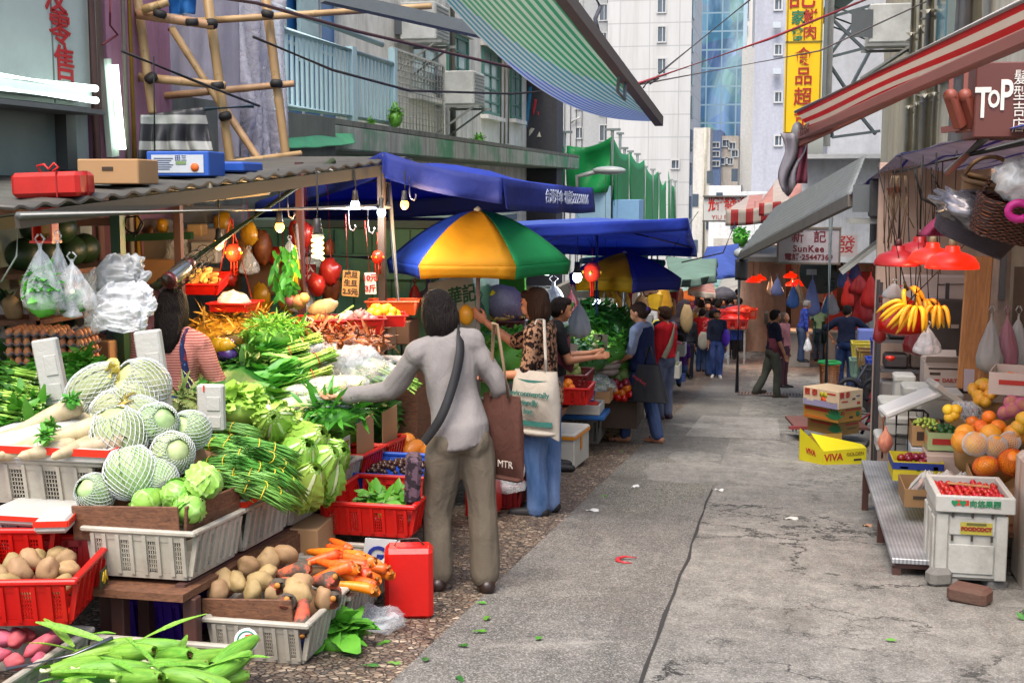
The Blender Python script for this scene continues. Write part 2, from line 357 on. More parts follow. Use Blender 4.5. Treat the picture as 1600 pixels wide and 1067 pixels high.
facing_windows(t,[(1034,8),(1034,54),(1034,104),(1055,257,.45,.6)],88,.5,1.05,white_t,m_glass)
for q in range(7):
 py=-8+q*52;mb=MB();p=V((x1,89.2,P(1081,py+20,89).z))-t.location;MB().box((.02,0,0),(.1,1.6,1.5)).build('window',m_glass,t,p)
x0,x1=bx(836,947,93);t=tower('white_tower','shade-greyed white tower with ribbed wall and paired windows left of the taller white one',x0,x1,93,12,30,mat_wall('tower_shaded','#a5a7a7','#9a9a98',.25,.3))  # greyer wall colour paints in the weaker light on this half
facing_windows(t,[(901,8),(904,162),(905,208)],93,.4,.8,white_t,m_glass);facing_windows(t,[(943,20),(942,64),(943,167),(943,208)],93,.5,1.15,white_t,m_glass)
for i in range(6):
 p=P(865+i*9,150,93)-t.location;MB().tube([p+V((0,-.1,-14)),p+V((0,-.1,16))],.05,6).build('pipe',white_t,t)
for py in(140,188):
 p=P(905,py,93)-t.location;MB().tube([p+V((-.55,-.15,-.2)),p+V((-.2,-.2,.05)),p+V((.1,-.3,.2))],.06,6).build('flue',M('#b9b9b5'),t)
x0,x1=bx(1078,1132,150);tower('glass_tower','tall blue glass tower with pale grid lines',x0,x1,150,20,60,mat_curtain('blue_curtain_wall','#4d86a3','#a9cbd9',.55,.38,'#b9d4df'))
x0,x1=bx(1091,1158,118);t=tower('glass_tower','dark glass office block with a pale reflection painted into its glass',x0,x1,118,15,22,mat_curtain('dark_curtain_wall','#41637c','#93b5c6',.75,.62,'#7f9aa8'))
x0,x1=bx(1131,1172,140);t=tower('office_tower','cream tower top rising over the dark glass block',x0,x1,140,20,50,M('#c9c5bd',.8))
facing_windows(t,[(1161,14,1.2,2.2),(1138,48,.7,1.),(1146,48,.7,1.),(1154,48,.7,1.),(1163,48,.7,1.)],140,1,1,white_t,m_glass)
x0,x1=bx(1157,1180,100);t=tower('tiled_slab_tower','narrow white tiled slab tower with pipe up its edge',x0,x1,100,10,11.7,mat_wall('slab_tiles','#cfcdc7','#a8a69f',.3));p=P(1180,200,99)-t.location;MB().tube([p+V((0,-.2,-16)),p+V((0,-.2,10))],.09,6).build('pipe',M('#8f9aa0'),t)
x0,x1=bx(1176,1243,70);t=tower('white_flats','pale lilac block of flats with a column of small windows',x0,x1,70,12,26,mat_wall('lilac_render','#a9abb5','#7d7f88',.5,.4));facing_windows(t,[(1216,8),(1216,78),(1216,152),(1216,220)],70,.32,.55,white_t,m_glass)
for py in(40,112):
 p=P(1214,py,69.6)-t.location;MB().box((0,0,0),(.4,.4,.3)).build('air_conditioner',M('#b5bdc2'),t,p)
x0,x1=bx(1091,1127,95);t=tower('blue_flats','low slate blue block of flats',x0,x1,95,8,5.4,mat_wall('slate_blue','#66799a','#49597a',.3));facing_windows(t,[(1097,227),(1118,227),(1097,242),(1118,241),(1097,256),(1118,256)],95,.5,.4,white_t,m_glass)
MB().box((-.05,0,0),(.35,.3,11)).build('pipe_duct',M('#a8b4c4'),t,(0,-.1,6))
x0,x1=bx(1123,1154,96);t=tower('weathered_flats','small weathered beige block of flats beside the slate blue one',x0,x1,96,8,5,mat_wall('weather_beige','#b8aea0','#7a7064',.7));facing_windows(t,[(1131,252),(1140,252),(1134,224),(1144,228),(1148,240)],96,.42,.5,white_t,m_glass)
#left apartment building
m_oldwall=mat_wall('peeling_white_paint','#ebe7de','#6d675c',.6,.9);m_steel=M('#a9c6ca',.45,.12,6,bump=.1,dirt=.2,dirtc='#54615f')
LB=T('apartment_building','old white flats on the left with peeling paint and balcony','building',(-5.6,22,-3))
MB().box((-2,0,8),(4,19,16)).build('wall',m_oldwall,LB)
def onwall(px,py):p=PXp(px,py,-5.6);return p-LB.location
def rectwin(x0,x1,yt0,yb0,frame_m,pane_m,name='window',mull=(1,2),par=LB,d=.1):
 a=onwall(x0,yt0);b=onwall(x1,yt0);zb=onwall(x0,yb0).z;y0,y1=a.y,b.y;zt=a.z;w=y1-y0;h=zt-zb;mb=MB();c=V((0,(y0+y1)/2,(zt+zb)/2));fr=.07
 for s in(-1,1):mb.box((0,s*(w/2-fr/2),0),(d,fr,h));mb.box((0,0,s*(h/2-fr/2)),(d,w-2*fr,fr))
 for i in range(1,mull[0]+1):mb.box((0,-w/2+w*i/(mull[0]+1),0),(d*.7,.04,h-2*fr))
 for i in range(1,mull[1]+1):mb.box((.005,0,-h/2+h*i/(mull[1]+1)),(d*.6,w-2*fr,.035))
 f=mb.build(name,frame_m,par,c);MB().box((-.01,0,0),(.04,w-.04,h-.04)).build('pane',pane_m,f)
 MB().box((.06,0,h/2+.05),(.14,w+.2,.09)).build('lintel',m_oldwall,f);MB().box((.07,0,-h/2-.05),(.16,w+.16,.08)).build('sill',m_oldwall,f);return f
g_pale=M('#9fb6b4',.2,.4,2,spec=.7);m_gframe=M('#4b7f73',.5,.2);m_whitef=M('#b7bab5',.5,.15)
rectwin(436,522,-60,185,m_whitef,M('#2f6fae',.3,.5,1.2),'balcony_door',(2,1))
MB().box((.03,0,0),(.05,.6,.9)).build('door_glass',M('#a9c3c4',.2,.4,2),LB,onwall(470,40)+V((.06,0,0)))
rectwin(640,682,60,145,m_whitef,g_pale);rectwin(697,729,47,128,m_gframe,g_pale);rectwin(752,778,72,178,m_gframe,g_pale,mull=(1,4));rectwin(796,812,95,185,m_gframe,g_pale,mull=(1,3))
zt=PXp(611,206,-4.75).z
ld=T('concrete_canopy','mossy green stained concrete ledge over the left shops','canopy',(-5.17,22,zt));MB().box((0,0,-.14),(.86,18.6,.28),None,.02).build('slab',mat_wall('mossy_concrete','#a9ab9d','#3c4136',.8,1.6,.85),ld);MB().box((.39,0,.03),(.08,18.6,.06)).build('rim',mat_wall('mossy_rim','#77776b','#2e312a',.9,2),ld)
rl=T('balcony_railing','grey green steel balcony railing of thick bars','railing',(-5.02,16.3,zt));ra=PXp(437,165,-5.02);rb=PXp(615,193,-5.02);L=rb.y-ra.y;ym=(ra.y+rb.y)/2-16.3;zb=ra.z-zt;zt2=PXp(437,45,-5.02).z-zt;z3=PXp(437,28,-5.02).z-zt+.05
MB().tube([(0,ym-L/2,zb),(0,ym+L/2,zb)],.035,8).build('bottom_rail',m_steel,rl);MB().tube([(0,ym-L/2,zt2),(0,ym+L/2,zt2)],.04,8).build('top_rail',m_steel,rl);MB().tube([(-.15,ym-L/2,z3+.1),(-.15,ym+L/2,z3+.1)],.04,8).build('hand_rail',m_steel,rl)
for i in range(27):
 y=ym-L/2+L*(i+.5)/27
 if i==15:MB().box((0,y,zt2/2),(.09,.16,zt2+.1)).build('post',m_steel,rl)
 else:MB().box((0,y,(zb+zt2)/2),(.03,.035,zt2-zb-.04)).build('baluster',m_steel,rl)
for s in(-1,1):MB().box((0,ym+s*L/2,z3/2),(.09,.12,z3+.1)).build('post',m_steel,rl)
def aircon(px,py,label,X=-5.2,par=None,sz=(.55,.85,.55)):
 t=T('air_conditioner',label,'air conditioner',PXp(px,py,X));a,b,c=sz;MB().box((0,0,0),sz,None,.02).build('casing',M('#c4c6c0',.5,.1,dirt=.4),t)
 mb=MB()
 for i in range(9):mb.box((a/2+.006,0,-c*.4+c*.8*i/8),(.012,b*.8,.02))
 mb.build('grille',M('#8b8e8a'),t);MB().box((-a/2-.1+.0,-b/2-.008,0),(a*.5,.015,c*.7)).build('fan_panel',M('#555a5c'),t)
 mb=MB();[MB().bar((-.35,s*b/2,-c/2-.03),(a/2+.1,s*b/2,-c/2-.03),.04).bar((-.4,s*b/2,-c/2-.5),(a/2,s*b/2,-c/2-.04),.03).build('bracket',M('#8a8d88',.6,dirt=.5),t)for s in(-1,1)];return t
aircon(664,38,'boxy air conditioner high on the flaking wall above the caged window',-5.25);aircon(724,140,'white air conditioner sticking out between two green framed windows',-5.2)
cg=T('wire_cage','white wire cage fixed to the old wall beside the balcony','cage',PXp(660,215,-5.1));H=PXp(660,92,-5.1).z-cg.location.z;mb=MB()
for i in range(17):mb.tube([(0,-1.5+i*.17,0),(0,-1.5+i*.17,H)],.008,4)
for i in range(14):mb.tube([(0,-1.5,H*i/13),(0,1.25,H*i/13)],.008,4)
mb.build('mesh_panel',M('#b9b8ae',.5),cg);mb=MB();[mb.bar((0,y,0),(0,y,H),.04)for y in(-1.5,1.25)];[mb.bar((0,-1.5,z),(0,1.25,z),.03)for z in(0,H)];mb.build('frame',M('#c9c7ba',.5,dirt=.3),cg)
tag(MB().tube([(0,0,0),(0,0,7)],.06,8).build('drain_pipe',M('#9a978e',.6,dirt=.5),None,PXp(708,215,-5.5)),'grey drain pipe running down the old wall under the air conditioner','pipe')
for i in range(3):tag(MB().tube([(0,0,0),(.02,.03,3),(0,0,7)],.022,6).build('wall_conduit',M('#a39f92'),None,PXp(782+i*6,225,-5.55)),'thin conduits down the wall between two green framed windows','conduit','conduits on the left wall')
tag(MB().box((0,0,0),(1.2,.9,16)).build('gap_shade',M('#3b3a40',.7,.3),None,PXp(848,100,-5.2)+V((-.3,.6,3))),'dark box painting in the shaded gap at the end of the old white flats','gap')  # dark box put in for the shade of the gap past the flats
#hoarding with green sheets
hb=T('hoarding','pale blue painted concrete block under the green sheets','wall',P(915,345,34));MB().box((.2,.6,.1),(.95,1.2,1.65)).build('block',M('#9cc0d4',.8,.1,dirt=.15),hb);MB().box((1.05,.8,-.1),(.7,1.2,1.3)).build('block',M('#86b2d6',.8,.1),hb)
m_green=M('#0f9a4c',.5,.25,2,trans=.25);m_green2=M('#10a052',.55,.3,3,trans=.35);m_gp=M('#7d8783',.5)
def sheet(pts,label,mat,seed):
 c=pts[0][0].copy();n=len(pts)-1
 def fn(u,v):
  k=min(int(u*n),n-1);f=u*n-k;a=pts[k][0].lerp(pts[k+1][0],f);b=pts[k][1].lerp(pts[k+1][1],f);sag=math.sin(PI*f);a=a-V((0,0,.35*sag*(a-b).length*.3));p=a.lerp(b,v)
  return p-c+V((0,.34*NZ.noise(V((u*n*2.2,v*1.5,seed)))+.16*math.sin(u*n*9+seed+v*3)*v,0))
 o=MB().grid(fn,10*n,8,.015).build('green_sheet',mat,None,c);return tag(o,label,'sheet','green sheets round the building site')
Yg=34
def pr2(px,yt,yb,Y):return(P(px,yt,Y),P(px,yb,Y))
sheet([pr2(838,232,320,Yg),pr2(882,222,300,Yg)],'plain green sheet, leftmost beside the old ledge',m_green,1);sheet([pr2(886,228,305,Yg),pr2(957,213,300,Yg)],'broad bright green sheet sagging between two poles',m_green,2)
for i,(a,b,t0,t1,Ya,Yb)in enumerate([(958,982,216,240,34,37),(984,1006,238,250,38,43),(1008,1028,258,268,44,50),(1030,1040,275,282,51,54),(1044,1056,268,290,55,58)]):
 sheet([(P(a,t0,Ya),P(a,t0+115,Ya)),(P(b,t1,Yb),P(b,t1+95,Yb))],['tall green sheet just right of the big one','creased green sheet second along the receding row','narrow green sheet in the middle of the receding row','slim green sheet near the far end of the row','last green sheet at the far end of the row'][i],m_green2,i+5)
for i,(px,yt,Y)in enumerate([(882,208,34),(957,204,34),(969,210,36),(976,233,37),(985,238,39),(996,242,41),(1008,262,44),(1020,266,47),(1029,272,50),(1048,282,55),(1055,284,57)]):
 a=P(px,yt,Y);mb=MB();mb.tube([(0,0,0),(0,0,-3.6)],.05,6);mb.box((0,0,.02),(.42 if i<2 else .2,.1,.06));tag(mb.build('site_pole',m_gp,None,a),'grey pole with a short cross piece holding the green sheets','pole','poles behind the green sheets')
sl_=T('street_lamp','grey street lamp reaching over the blue canopies','street lamp',P(902,330,30));a=sl_.location;q=[P(902,330,30)-a,P(902,276,30)-a,P(935,268,30)-a];MB().tube(q,.06,8).build('arm',M('#8b908e',.4),sl_);e=P(935,268,30)-a;MB().ell(e+V((.25,0,.02)),(.4,.16,.1),14,8).build('lamp_head',M('#a7adab',.35),sl_)
#right side buildings
RB=T('tenement_building','cream old building on the right with white pipes','building',(1.9,17,0));MB().box((2,0.9,6.7),(4,14.4,11)).build('wall',mat_wall('cream_paint','#cfc7b0','#857a63',.6,.8),RB)
m_pipe=M('#c9c4b2',.5,.15,4,dirt=.3)
def vpipe(px,z0,z1,r,label,elb=0):
 p=PXp(px,100,1.9-r-.03);mb=MB();mb.tube([(0,0,z0-p.z),(0,0,z1-p.z)],r,10)
 for z in range(int(z0),int(z1)):mb.tube([(0,0,z+.4-p.z),(0,0,z+.5-p.z)],r*1.25,10)
 tag(mb.build('drain_pipe',m_pipe,None,p),label,'pipe')
for i,(px,r)in enumerate([(1424,.07),(1436,.05),(1450,.1),(1463,.04),(1499,.1),(1513,.16)]):vpipe(px,1.2,8,r,['wide cream pipe beside the green hood','thin cream pipe second from the green hood','jointed cream drain pipe above the red awning','thinnest cream pipe beside the blue window','cream drain pipe right of the blue window','thickest cream pipe nearest the front on the right wall'][i])
w=T('window','narrow blue tinted window between cream pipes','window',PXp(1484,10,1.9));MB().box((-.03,0,0),(.1,1.0,1.7)).build('frame',M('#7d8a86'),w);MB().box((-.07,0,0),(.04,.8,1.5)).build('pane',M('#4f8f9b',.15,.3,2),w)
ac=aircon(1388,42,'white caged air conditioner under a green hood',1.55,sz=(.6,.9,.55))
hd=T('window_hood','green corrugated hood over the caged air conditioner','hood',PXp(1375,30,1.9));mb=MB();mb.grid(lambda u,v:(-1.1+u*1.1,-1.6+3.2*v,.1+.85*u+.025*math.sin(v*70)),4,60,.02);mb.build('sheet',M('#2f5d50',.6,.3,dirt=.4),hd);mb=MB();[mb.bar((0,y,-.3),(-1.0,y,.1),.03)for y in(-1.4,0,1.4)];mb.build('bracket',M('#39594f'),hd)
gb=T('white_gable','white rendered building behind the yellow hanging sign','building',(3.4,34,-3));MB().box((.6,0,8.0),(5.6,3,11)).build('wall',mat_wall('gable_white','#aeb0b4','#8d8e90',.5,.6),gb)
Y=24.0;a=P(1230,-40,Y);b=P(1281,208,Y);ys=T('hanging_sign','tall yellow vertical sign with red and green characters','sign',((a.x+b.x)/2,Y,b.z));w_=b.x-a.x;h_=a.z-b.z;m_yel=M('#f2c400',.35,.05,2);m_red=M('#a8281c',.5,.1);m_grn=M('#17785a',.5,.1);m_yframe=M('#8a7a2a',.5)
MB().box((0,0,h_/2),(w_,.3,h_),None,.015).build('panel',m_yel,ys);mb=MB();[mb.box((s*(w_/2-.03),-.155,h_/2),(.02,.02,h_))for s in(-1,1)];zz=P(1250,67,Y).z-b.z;mb.box((0,-.155,zz),(w_,.02,.025));mb.build('trim',m_yframe,ys)
MB().box((w_/2+.05,0,h_/2),(.06,.26,h_)).build('side_plate',M('#6c7376',.5),ys)
def schar(s,px,py,size,m):p=P(px,py,Y);text(s,size,m,ys,(p.x-ys.location.x,-.165,p.z-b.z),(PI/2,0,0),bold=.004)
for s,px,py in(('食',1255,92),('品',1255,122),('超',1254,154),('市',1254,190)):schar(s,px,py,.33,m_red)
for s,px,py,m in(('家',1247,31,m_grn),('禽',1246,56,m_grn),('鮮',1266,29,m_red),('肉',1265,54,m_red)):schar(s,px,py,.26,m)
schar('記',1253,-2,.5,m_red)
br=T('sign_bracket','steel lattice bracket carrying the yellow sign','bracket',P(1285,100,24.2));o=br.location;m_ir=M('#5b666b',.5,.2);mb=MB()
for p,q in[((1288,30),(1365,8)),((1288,92),(1365,72)),((1300,30),(1355,82)),((1298,85),(1350,15)),((1292,95),(1322,140)),((1330,135),(1362,75)),((1335,170),(1368,210)),((1300,215),(1375,205)),((1300,0),(1315,-20)),((1292,95),(1300,215)),((1335,170),(1330,135))]:mb.bar(P(*p,24.2)-o,P(*q,24.4)-o,.05)
mb.build('lattice',m_ir,br);MB().box(P(1296,80,24.2)-o,(.12,.12,3.4)).build('post',M('#8e9292',.5,dirt=.3),br)
ub=T('low_white_building','white wall of a low building under the yellow sign','building',P(1335,330,31));MB().box((.5,.6,.0),(3.4,1.2,2.4)).build('wall',mat_wall('low_white','#d0d2d4','#90928f',.5),ub);MB().box((.5,-.06,1.25),(3.5,1.4,.1)).build('coping',M('#b9bbbb'),ub)
for i,(px0,px1,py0,Y,c,lab)in enumerate([(1084,1110,200,74,'#c9c6be','thin cream far building with a drain pipe beside the green sheets'),(1110,1160,290,72,'#d6d6d3','pale far building behind the red lettered sign'),(1118,1235,372,66,'#b8b2a8','low building closing the end of the market lane'),(1160,1215,300,60,'#cdd0cf','whitewashed far house beside the striped awnings')]):
 xa,xb=bx(px0,px1,Y);zt_=P(1100,py0,Y).z;zb_=gz(Y)-.3;t=T('far_building',lab,'building',((xa+xb)/2,Y,zb_));MB().box((0,1.5,(zt_-zb_)/2),(xb-xa,3,zt_-zb_)).build('wall',mat_wall('far_wall%d'%i,c,'#77736c',.4),t)
 if i<2:
  for k in range(4):MB().box((-.3+(k%2)*.8,-.02,3.5+k*1.3),(.35,.08,.7)).build('window',m_glass,t)
 if i==0:MB().tube([(.2,-.12,0),(.2,-.12,zt_-zb_)],.12,8).build('pipe',m_pipe,t)
#people
m_skin=M('#b97f5f',.5,.12,14,name='skin',bump=.05);m_skin2=M('#a8704f',.5,.12,14,name='skin_tan');m_hair=None
def mat_hair(c):
 n=NT('hair');f=n.noise(150,n.co('Object',(1,1,.05)),det=3);n.bump(f,.9,.02);return n.fin(n.mix(n.ramp(f,(.3,0.),(.7,1.)),c,n.hsv(n.mix(0,c,c),.5,1.,1.7)),.6,spec=.15)
m_hair=mat_hair('#16110f');m_hairb=mat_hair('#2b1c14');m_hairg=mat_hair('#7d7a78');m_lip=M('#8c4a40',.5);m_eye=M('#120d0b',.25)
def cloth(c,trans=0,stripes=None,name='cloth'):
 n=NT(name);f=n.noise(220,det=2);big=n.noise(5,det=5);col=n.mix(1,c,n.ramp(big,(.25,.78),(.75,1.05)),'MULTIPLY');col=n.mix(1,col,n.ramp(f,(.3,.88),(.7,1.)),'MULTIPLY')
 if stripes:
  z=n.sep(n.co())[2];t=n.math('LESS_THAN',n.math('FRACT',n.math('MULTIPLY',z,stripes[1])),stripes[2]);col=n.mix(t,col,stripes[0])
 n.bump(n.noise(11,n.co('Object',(1,1,.5)),det=4,dist=.8),.45,.03);return n.fin(col,.85,spec=.2)
def cloth_spots(c,d,sc=38,th=.5,d2=None):
 n=NT('patterned_cloth');w=n.add(n.co(),n.vscale(n.noise(sc*.8,col=True),.02));v=n.vor(sc,w);f=n.noise(sc*1.1,det=2)
 col=n.mix(n.ramp(f,(th-.03,0.),(th+.03,1.)),c,d)
 if d2:col=n.mix(n.ramp(v,(.12,1.),(.2,0.)),col,d2)
 return n.fin(col,.85,spec=.2)
def denim(c):
 n=NT('denim');b=n.noise(4,n.co('Object',(1,1,.35)),det=6);col=n.mix(n.ramp(b,(.35,0.),(.7,1.)),c,n.hsv(n.mix(0,c,c),.5,.75,2.1));col=n.mix(1,col,n.ramp(n.noise(300,det=1),(.3,.8),(.7,1.)),'MULTIPLY');n.bump(n.noise(14,n.co('Object',(1,1,.5)),det=4),.5,.02);return n.fin(col,.85,spec=.2)
UPD={}
def wrinkle(me,amp,fr,seed):
 n=len(me.vertices);c=np.empty(n*3,'f');me.vertices.foreach_get('co',c);c=c.reshape(-1,3);nr=np.empty(n*3,'f');me.vertices.foreach_get('normal',nr);nr=nr.reshape(-1,3)
 g=np.random.default_rng(int(seed*10)+1);k=np.zeros(n);q=c*np.array([1,1,.6])*fr
 for o in(1,1.6,2.3,3.7):
  for j in range(3):
   d=g.normal(size=3);d/=np.linalg.norm(d);k+=np.sin((q@d)*o*2.2+g.random()*6+1.3*np.sin(q@g.normal(size=3)*.7))/o**.8
 k=np.sign(k)*np.abs(k)**1.15/3;me.vertices.foreach_set('co',(c+nr*(amp*k)[:,None]).ravel().astype('f'));me.update()
def person(label,loc,rz,h=1.6,top=None,sleeve=1.0,legs=None,legcut=1.0,skin=None,hair='short',hairm=None,shoe=None,shoetype='shoe',aL=((-.15,0,-1),(0,.15,-1)),aR=((.15,0,-1),(0,.15,-1)),lL=((0,0,-1),(0,0,-1)),lR=((0,0,-1),(0,0,-1)),lean=0,head=0,nod=0,vox=.016,face=True,grip=.5,sink=0,hem=.0,loose=1.0,legw=1.0,build=1.0,group=None,side=0,vest=None,crease=1):
 skin=skin or m_skin;hairm=hairm or m_hair;s=h
 t=T('person',label,'person',loc,rz,group)
 near=vox<.011
 hip=V((0,0,.515))*s;Lq=MX.Rotation(side,3,'Y')@MX.Rotation(-lean,3,'X')
 def up(p):return hip+Lq@(V(p)*s-hip)
 neck=up((0,-.005,.855));hc=up((0,.012,.928));Hq=Lq@MX.Rotation(head,3,'Z')@MX.Rotation(-nod,3,'X')
 def hp(x,y,z):return hc+Hq@(V((x,y,z))*s)
 sh={k:up((k*.098*build,-.005,.808))for k in(-1,1)};hj={k:V((k*.052*build,0,.5))*s for k in(-1,1)}
 arms={};hands={}
 for k,a in((-1,aL),(1,aR)):
  u,f=V(a[0]).normalized(),V(a[1]).normalized();e=sh[k]+u*.172*s;w=e+f*.148*s;arms[k]=(sh[k],e,w,f)
 lg={}
 for k,l in((-1,lL),(1,lR)):
  u,f=V(l[0]).normalized(),V(l[1]).normalized();kn=hj[k]+u*.235*s;an=kn+f*.225*s;lg[k]=(hj[k],kn,an,f)
 zmin=min(lg[k][2].z for k in lg)-.042*s+sink
 D=V((0,0,-zmin))
 b=MB()
 tr=[(0,.0,.515,.078,.062),(0,-.004,.57,.082,.062),(0,0,.63,.074,.055),(0,.002,.70,.08,.06),(0,0,.765,.09,.058),(0,-.006,.81,.085,.046)]
 def loft(mb,items,ex=0,n=20):
  pr=[]
  for i in range(len(items)-1):
   p0,p1,p2,p3=[items[max(0,min(len(items)-1,j))]for j in(i-1,i,i+1,i+2)]
   for q in range(3):
    u=q/3;pr.append([.5*((2*a1)+(a2-a0)*u+(2*a0-5*a1+4*a2-a3)*u*u+(3*a1-a0-3*a2+a3)*u**3)for a0,a1,a2,a3 in zip(p0,p1,p2,p3)])
  pr.append(list(items[-1]));vs=[]
  for z,y,rx,ry in pr:
   for j in range(n):
    a=2*PI*j/n;ca,sa=math.cos(a),math.sin(a);ca=math.copysign(abs(ca)**.85,ca);sa=math.copysign(abs(sa)**.85,sa);c=up((0,y,z));vs.append(c+Lq@V(((rx*s*build+ex)*ca,(ry*s*build+ex)*sa,0)))
  fs=[(i*n+j,i*n+(j+1)%n,(i+1)*n+(j+1)%n,(i+1)*n+j)for i in range(len(pr)-1)for j in range(n)];fs+=[tuple(range(n))[::-1],tuple((len(pr)-1)*n+j for j in range(n))];mb.add(vs,fs)
 def trunk(mb,ex,lo=.49):loft(mb,[q for q in((.47,-.004,.055,.05),(.49,-.006,.083,.062),(.53,-.008,.088,.068),(.575,-.003,.083,.06),(.63,0,.074,.054),(.7,.003,.08,.06),(.765,.002,.09,.06),(.8,-.004,.086,.053),(.83,-.008,.062,.042),(.85,-.01,.035,.034))if q[0]>=lo],ex)
 trunk(b,0)
 b.cap(up((0,-.012,.81)),neck,.036*s,.030*s);b.cap(neck,hp(0,-.012,-.03),.030*s,.03*s)
 for k in(-1,1):b.cap(up((k*.03,-.008,.83)),sh[k],.034*s,.037*s)
 b.ell(hc+Hq@V((0,.0,.012*s)),(.047*s,.056*s,.06*s),16,10,MX.Translation(hc)@Hq.to_4x4()@MX.Translation(-hc));b.cap(hp(0,.014,-.025),hp(0,.027,-.045),.036*s,.022*s)
 if face:
  b.cap(hp(0,.05,.008),hp(0,.061,-.011),.0055*s,.0078*s,8);b.cap(hp(-.018,.045,-.012),hp(-.02,.04,-.03),.016*s,.014*s,8);b.cap(hp(.018,.045,-.012),hp(.02,.04,-.03),.016*s,.014*s,8)
  b.cap(hp(-.02,.049,.016),hp(.02,.049,.016),.008*s,.008*s,8)
  for k in(-1,1):b.ell(hp(k*.049,-.004,-.004),(.007*s,.012*s,.018*s),8,6)
 for k,(a,e,w,f)in arms.items():
  b.cap(a,e,.03*s*build,.024*s);b.cap(e,w,.0245*s,.0165*s)
  x,y,z=frame(f,V((k*.9,.2,.3)));hl=.1*s;pal=w+f*.035*s
  pm=MX(((x.x,y.x,z.x,pal.x),(x.y,y.y,z.y,pal.y),(x.z,y.z,z.z,pal.z),(0,0,0,1)));b.ell((0,0,0),(.022*s,.011*s,.033*s),10,7,pm)
  for i in range(4):
   o=(i-1.5)*.0108*s;L=(.040,.046,.044,.035)[i]*s;r=.0056*s
   p0=pm@V((o,0,.022*s));cu=grip*1.1;p1=pm@V((o*1.12,.4*L*math.sin(cu*.5),.022*s+L*.5));p2=pm@V((o*1.1,.4*L*math.sin(cu*.5)+.5*L*math.sin(cu*1.5),.022*s+L*.5+.5*L*math.cos(cu*1.5)))
   b.cap(p0,p1,r*1.1,r,6);b.cap(p1,p2,r,r*.8,6)
  b.cap(pm@V((-.017*s,.003*s,-.012*s)),pm@V((-.03*s,.012*s,.012*s)),.0075*s,.0065*s,6);b.cap(pm@V((-.03*s,.012*s,.012*s)),pm@V((-.028*s,.018*s,.03*s)),.0065*s,.005*s,6)
  hands[k]=pm@V((0,.012*s,.03*s))+D
 ft={}
 for k,(a,kn,an,f)in lg.items():
  b.cap(a,kn,.056*s*build,.036*s);b.cap(kn,an,.036*s,.021*s);b.ell(kn.lerp(an,.3)-V((0,.006*s,0)),(.031*s,.032*s,.06*s),10,8)
  fw=V((0,1,0));dn=V((0,0,-.03*s));tilt=-f.y*.55 if f.y<-.35 else 0
  heel=an+V((0,-.022*s,-.018*s));toe=an+V((k*.012*s,.105*s,-.03*s+tilt*.05*s));b.cap(heel,toe,.024*s,.016*s);b.cap(an,an+V((0,.03*s,-.016*s)),.022*s,.022*s);ft[k]=(heel,toe,an)
 me=remesh(b,vox,4 if near else 3,'body');me.materials.append(skin);me.transform(MX.Translation(D));link('body',me,t)
 cloth_v=max(vox,.009)
 def garment(fn,name,mat,ex=.0,amp=.004,fr=9,vx=None):
  mb=MB();fn(mb);g=remesh(mb,vx or cloth_v,3,name);wrinkle(g,amp*s/1.6,fr,len(name)*.7);g.transform(MX.Translation(D));g.materials.append(mat);return link(name,g,t)
 if legs:
  def tro(mb):
   loft(mb,[(.47,-.004,.058,.052),(.49,-.008,.088,.068),(.53,-.01,.092,.073),(.575,-.004,.087,.064),(.6,-.002,.08,.06)],.006*s)
   for k,(a,kn,an,f)in lg.items():
    mb.ell(a+V((-k*.004*s,-.028*s,.01*s)),(.055*s*build,.05*s,.06*s),10,8)
    mb.cap(a,kn,.064*s*build*legw**.5,.05*s*legw)
    q=kn.lerp(an,legcut);mb.cap(kn,q,.05*s*legw,(.041 if legcut>.7 else .047)*s*legw)
  garment(tro,'trousers',legs,amp=.009*crease,fr=8)
 if top:
  def shirt(mb):
   lo=.009*s*loose;hz=.555-hem;loft(mb,[(hz,-.006,.094,.074)]+[(q,-.006,.096,.075)for q in(.53,.555)if q>hz+.01]+[(.585,-.003,.088,.066),(.63,0,.081,.059),(.7,.003,.083,.062),(.765,.002,.091,.061),(.8,-.004,.088,.054),(.83,-.008,.064,.044),(.848,-.01,.038,.036)],lo)
   mb.cap(up((-.03,-.008,.825)),up((.03,-.008,.825)),.04*s,.04*s)
   for k in(-1,1):mb.cap(up((k*.03,-.008,.828)),sh[k],.042*s,.045*s)
   for k,(a,e,w,f)in arms.items():
    if sleeve<=.5:q=a.lerp(e,sleeve*2);mb.cap(a,q,.041*s*build,.039*s*build)
    else:
     mb.cap(a,e,.042*s*build,.036*s);q=e.lerp(w,(sleeve-.5)*2);mb.cap(e,q,.036*s,.029*s)
  sh_o=garment(shirt,'top',top,amp=.0075*crease)
 if vest:garment(lambda mb:(loft(mb,[(.53,-.006,.1,.08),(.6,-.002,.092,.069),(.7,.003,.09,.067),(.765,.002,.094,.066),(.8,-.004,.086,.06),(.832,-.008,.066,.048)],.016*s),None)[1],'vest',vest)
 if shoe:
  for k,(he,to,an)in ft.items():
   mb=MB()
   if shoetype=='shoe':mb.cap(he+V((0,-.006*s,0)),to+V((0,.006*s,0)),.030*s,.022*s);mb.cap(an+V((0,0,.004*s)),an+V((0,.035*s,-.014*s)),.028*s,.026*s);g=remesh(mb,max(vox,.008),2,'shoe')
   else:
    z=min(he.z,to.z)-.018*s;mb.box(((he.x+to.x)/2,(he.y+to.y)/2,z-.004*s),(.05*s,.165*s,.014*s),None,.004*s);mb.tube([V((to.x-.026*s,to.y-.05*s,z)),V((to.x,to.y-.03*s,z+.045*s)),V((to.x+.026*s,to.y-.05*s,z))],.005*s,6);g=mb.mesh('sandal')
   g.transform(MX.Translation(D));g.materials.append(shoe);link('shoe' if shoetype=='shoe' else 'sandal',g,t)
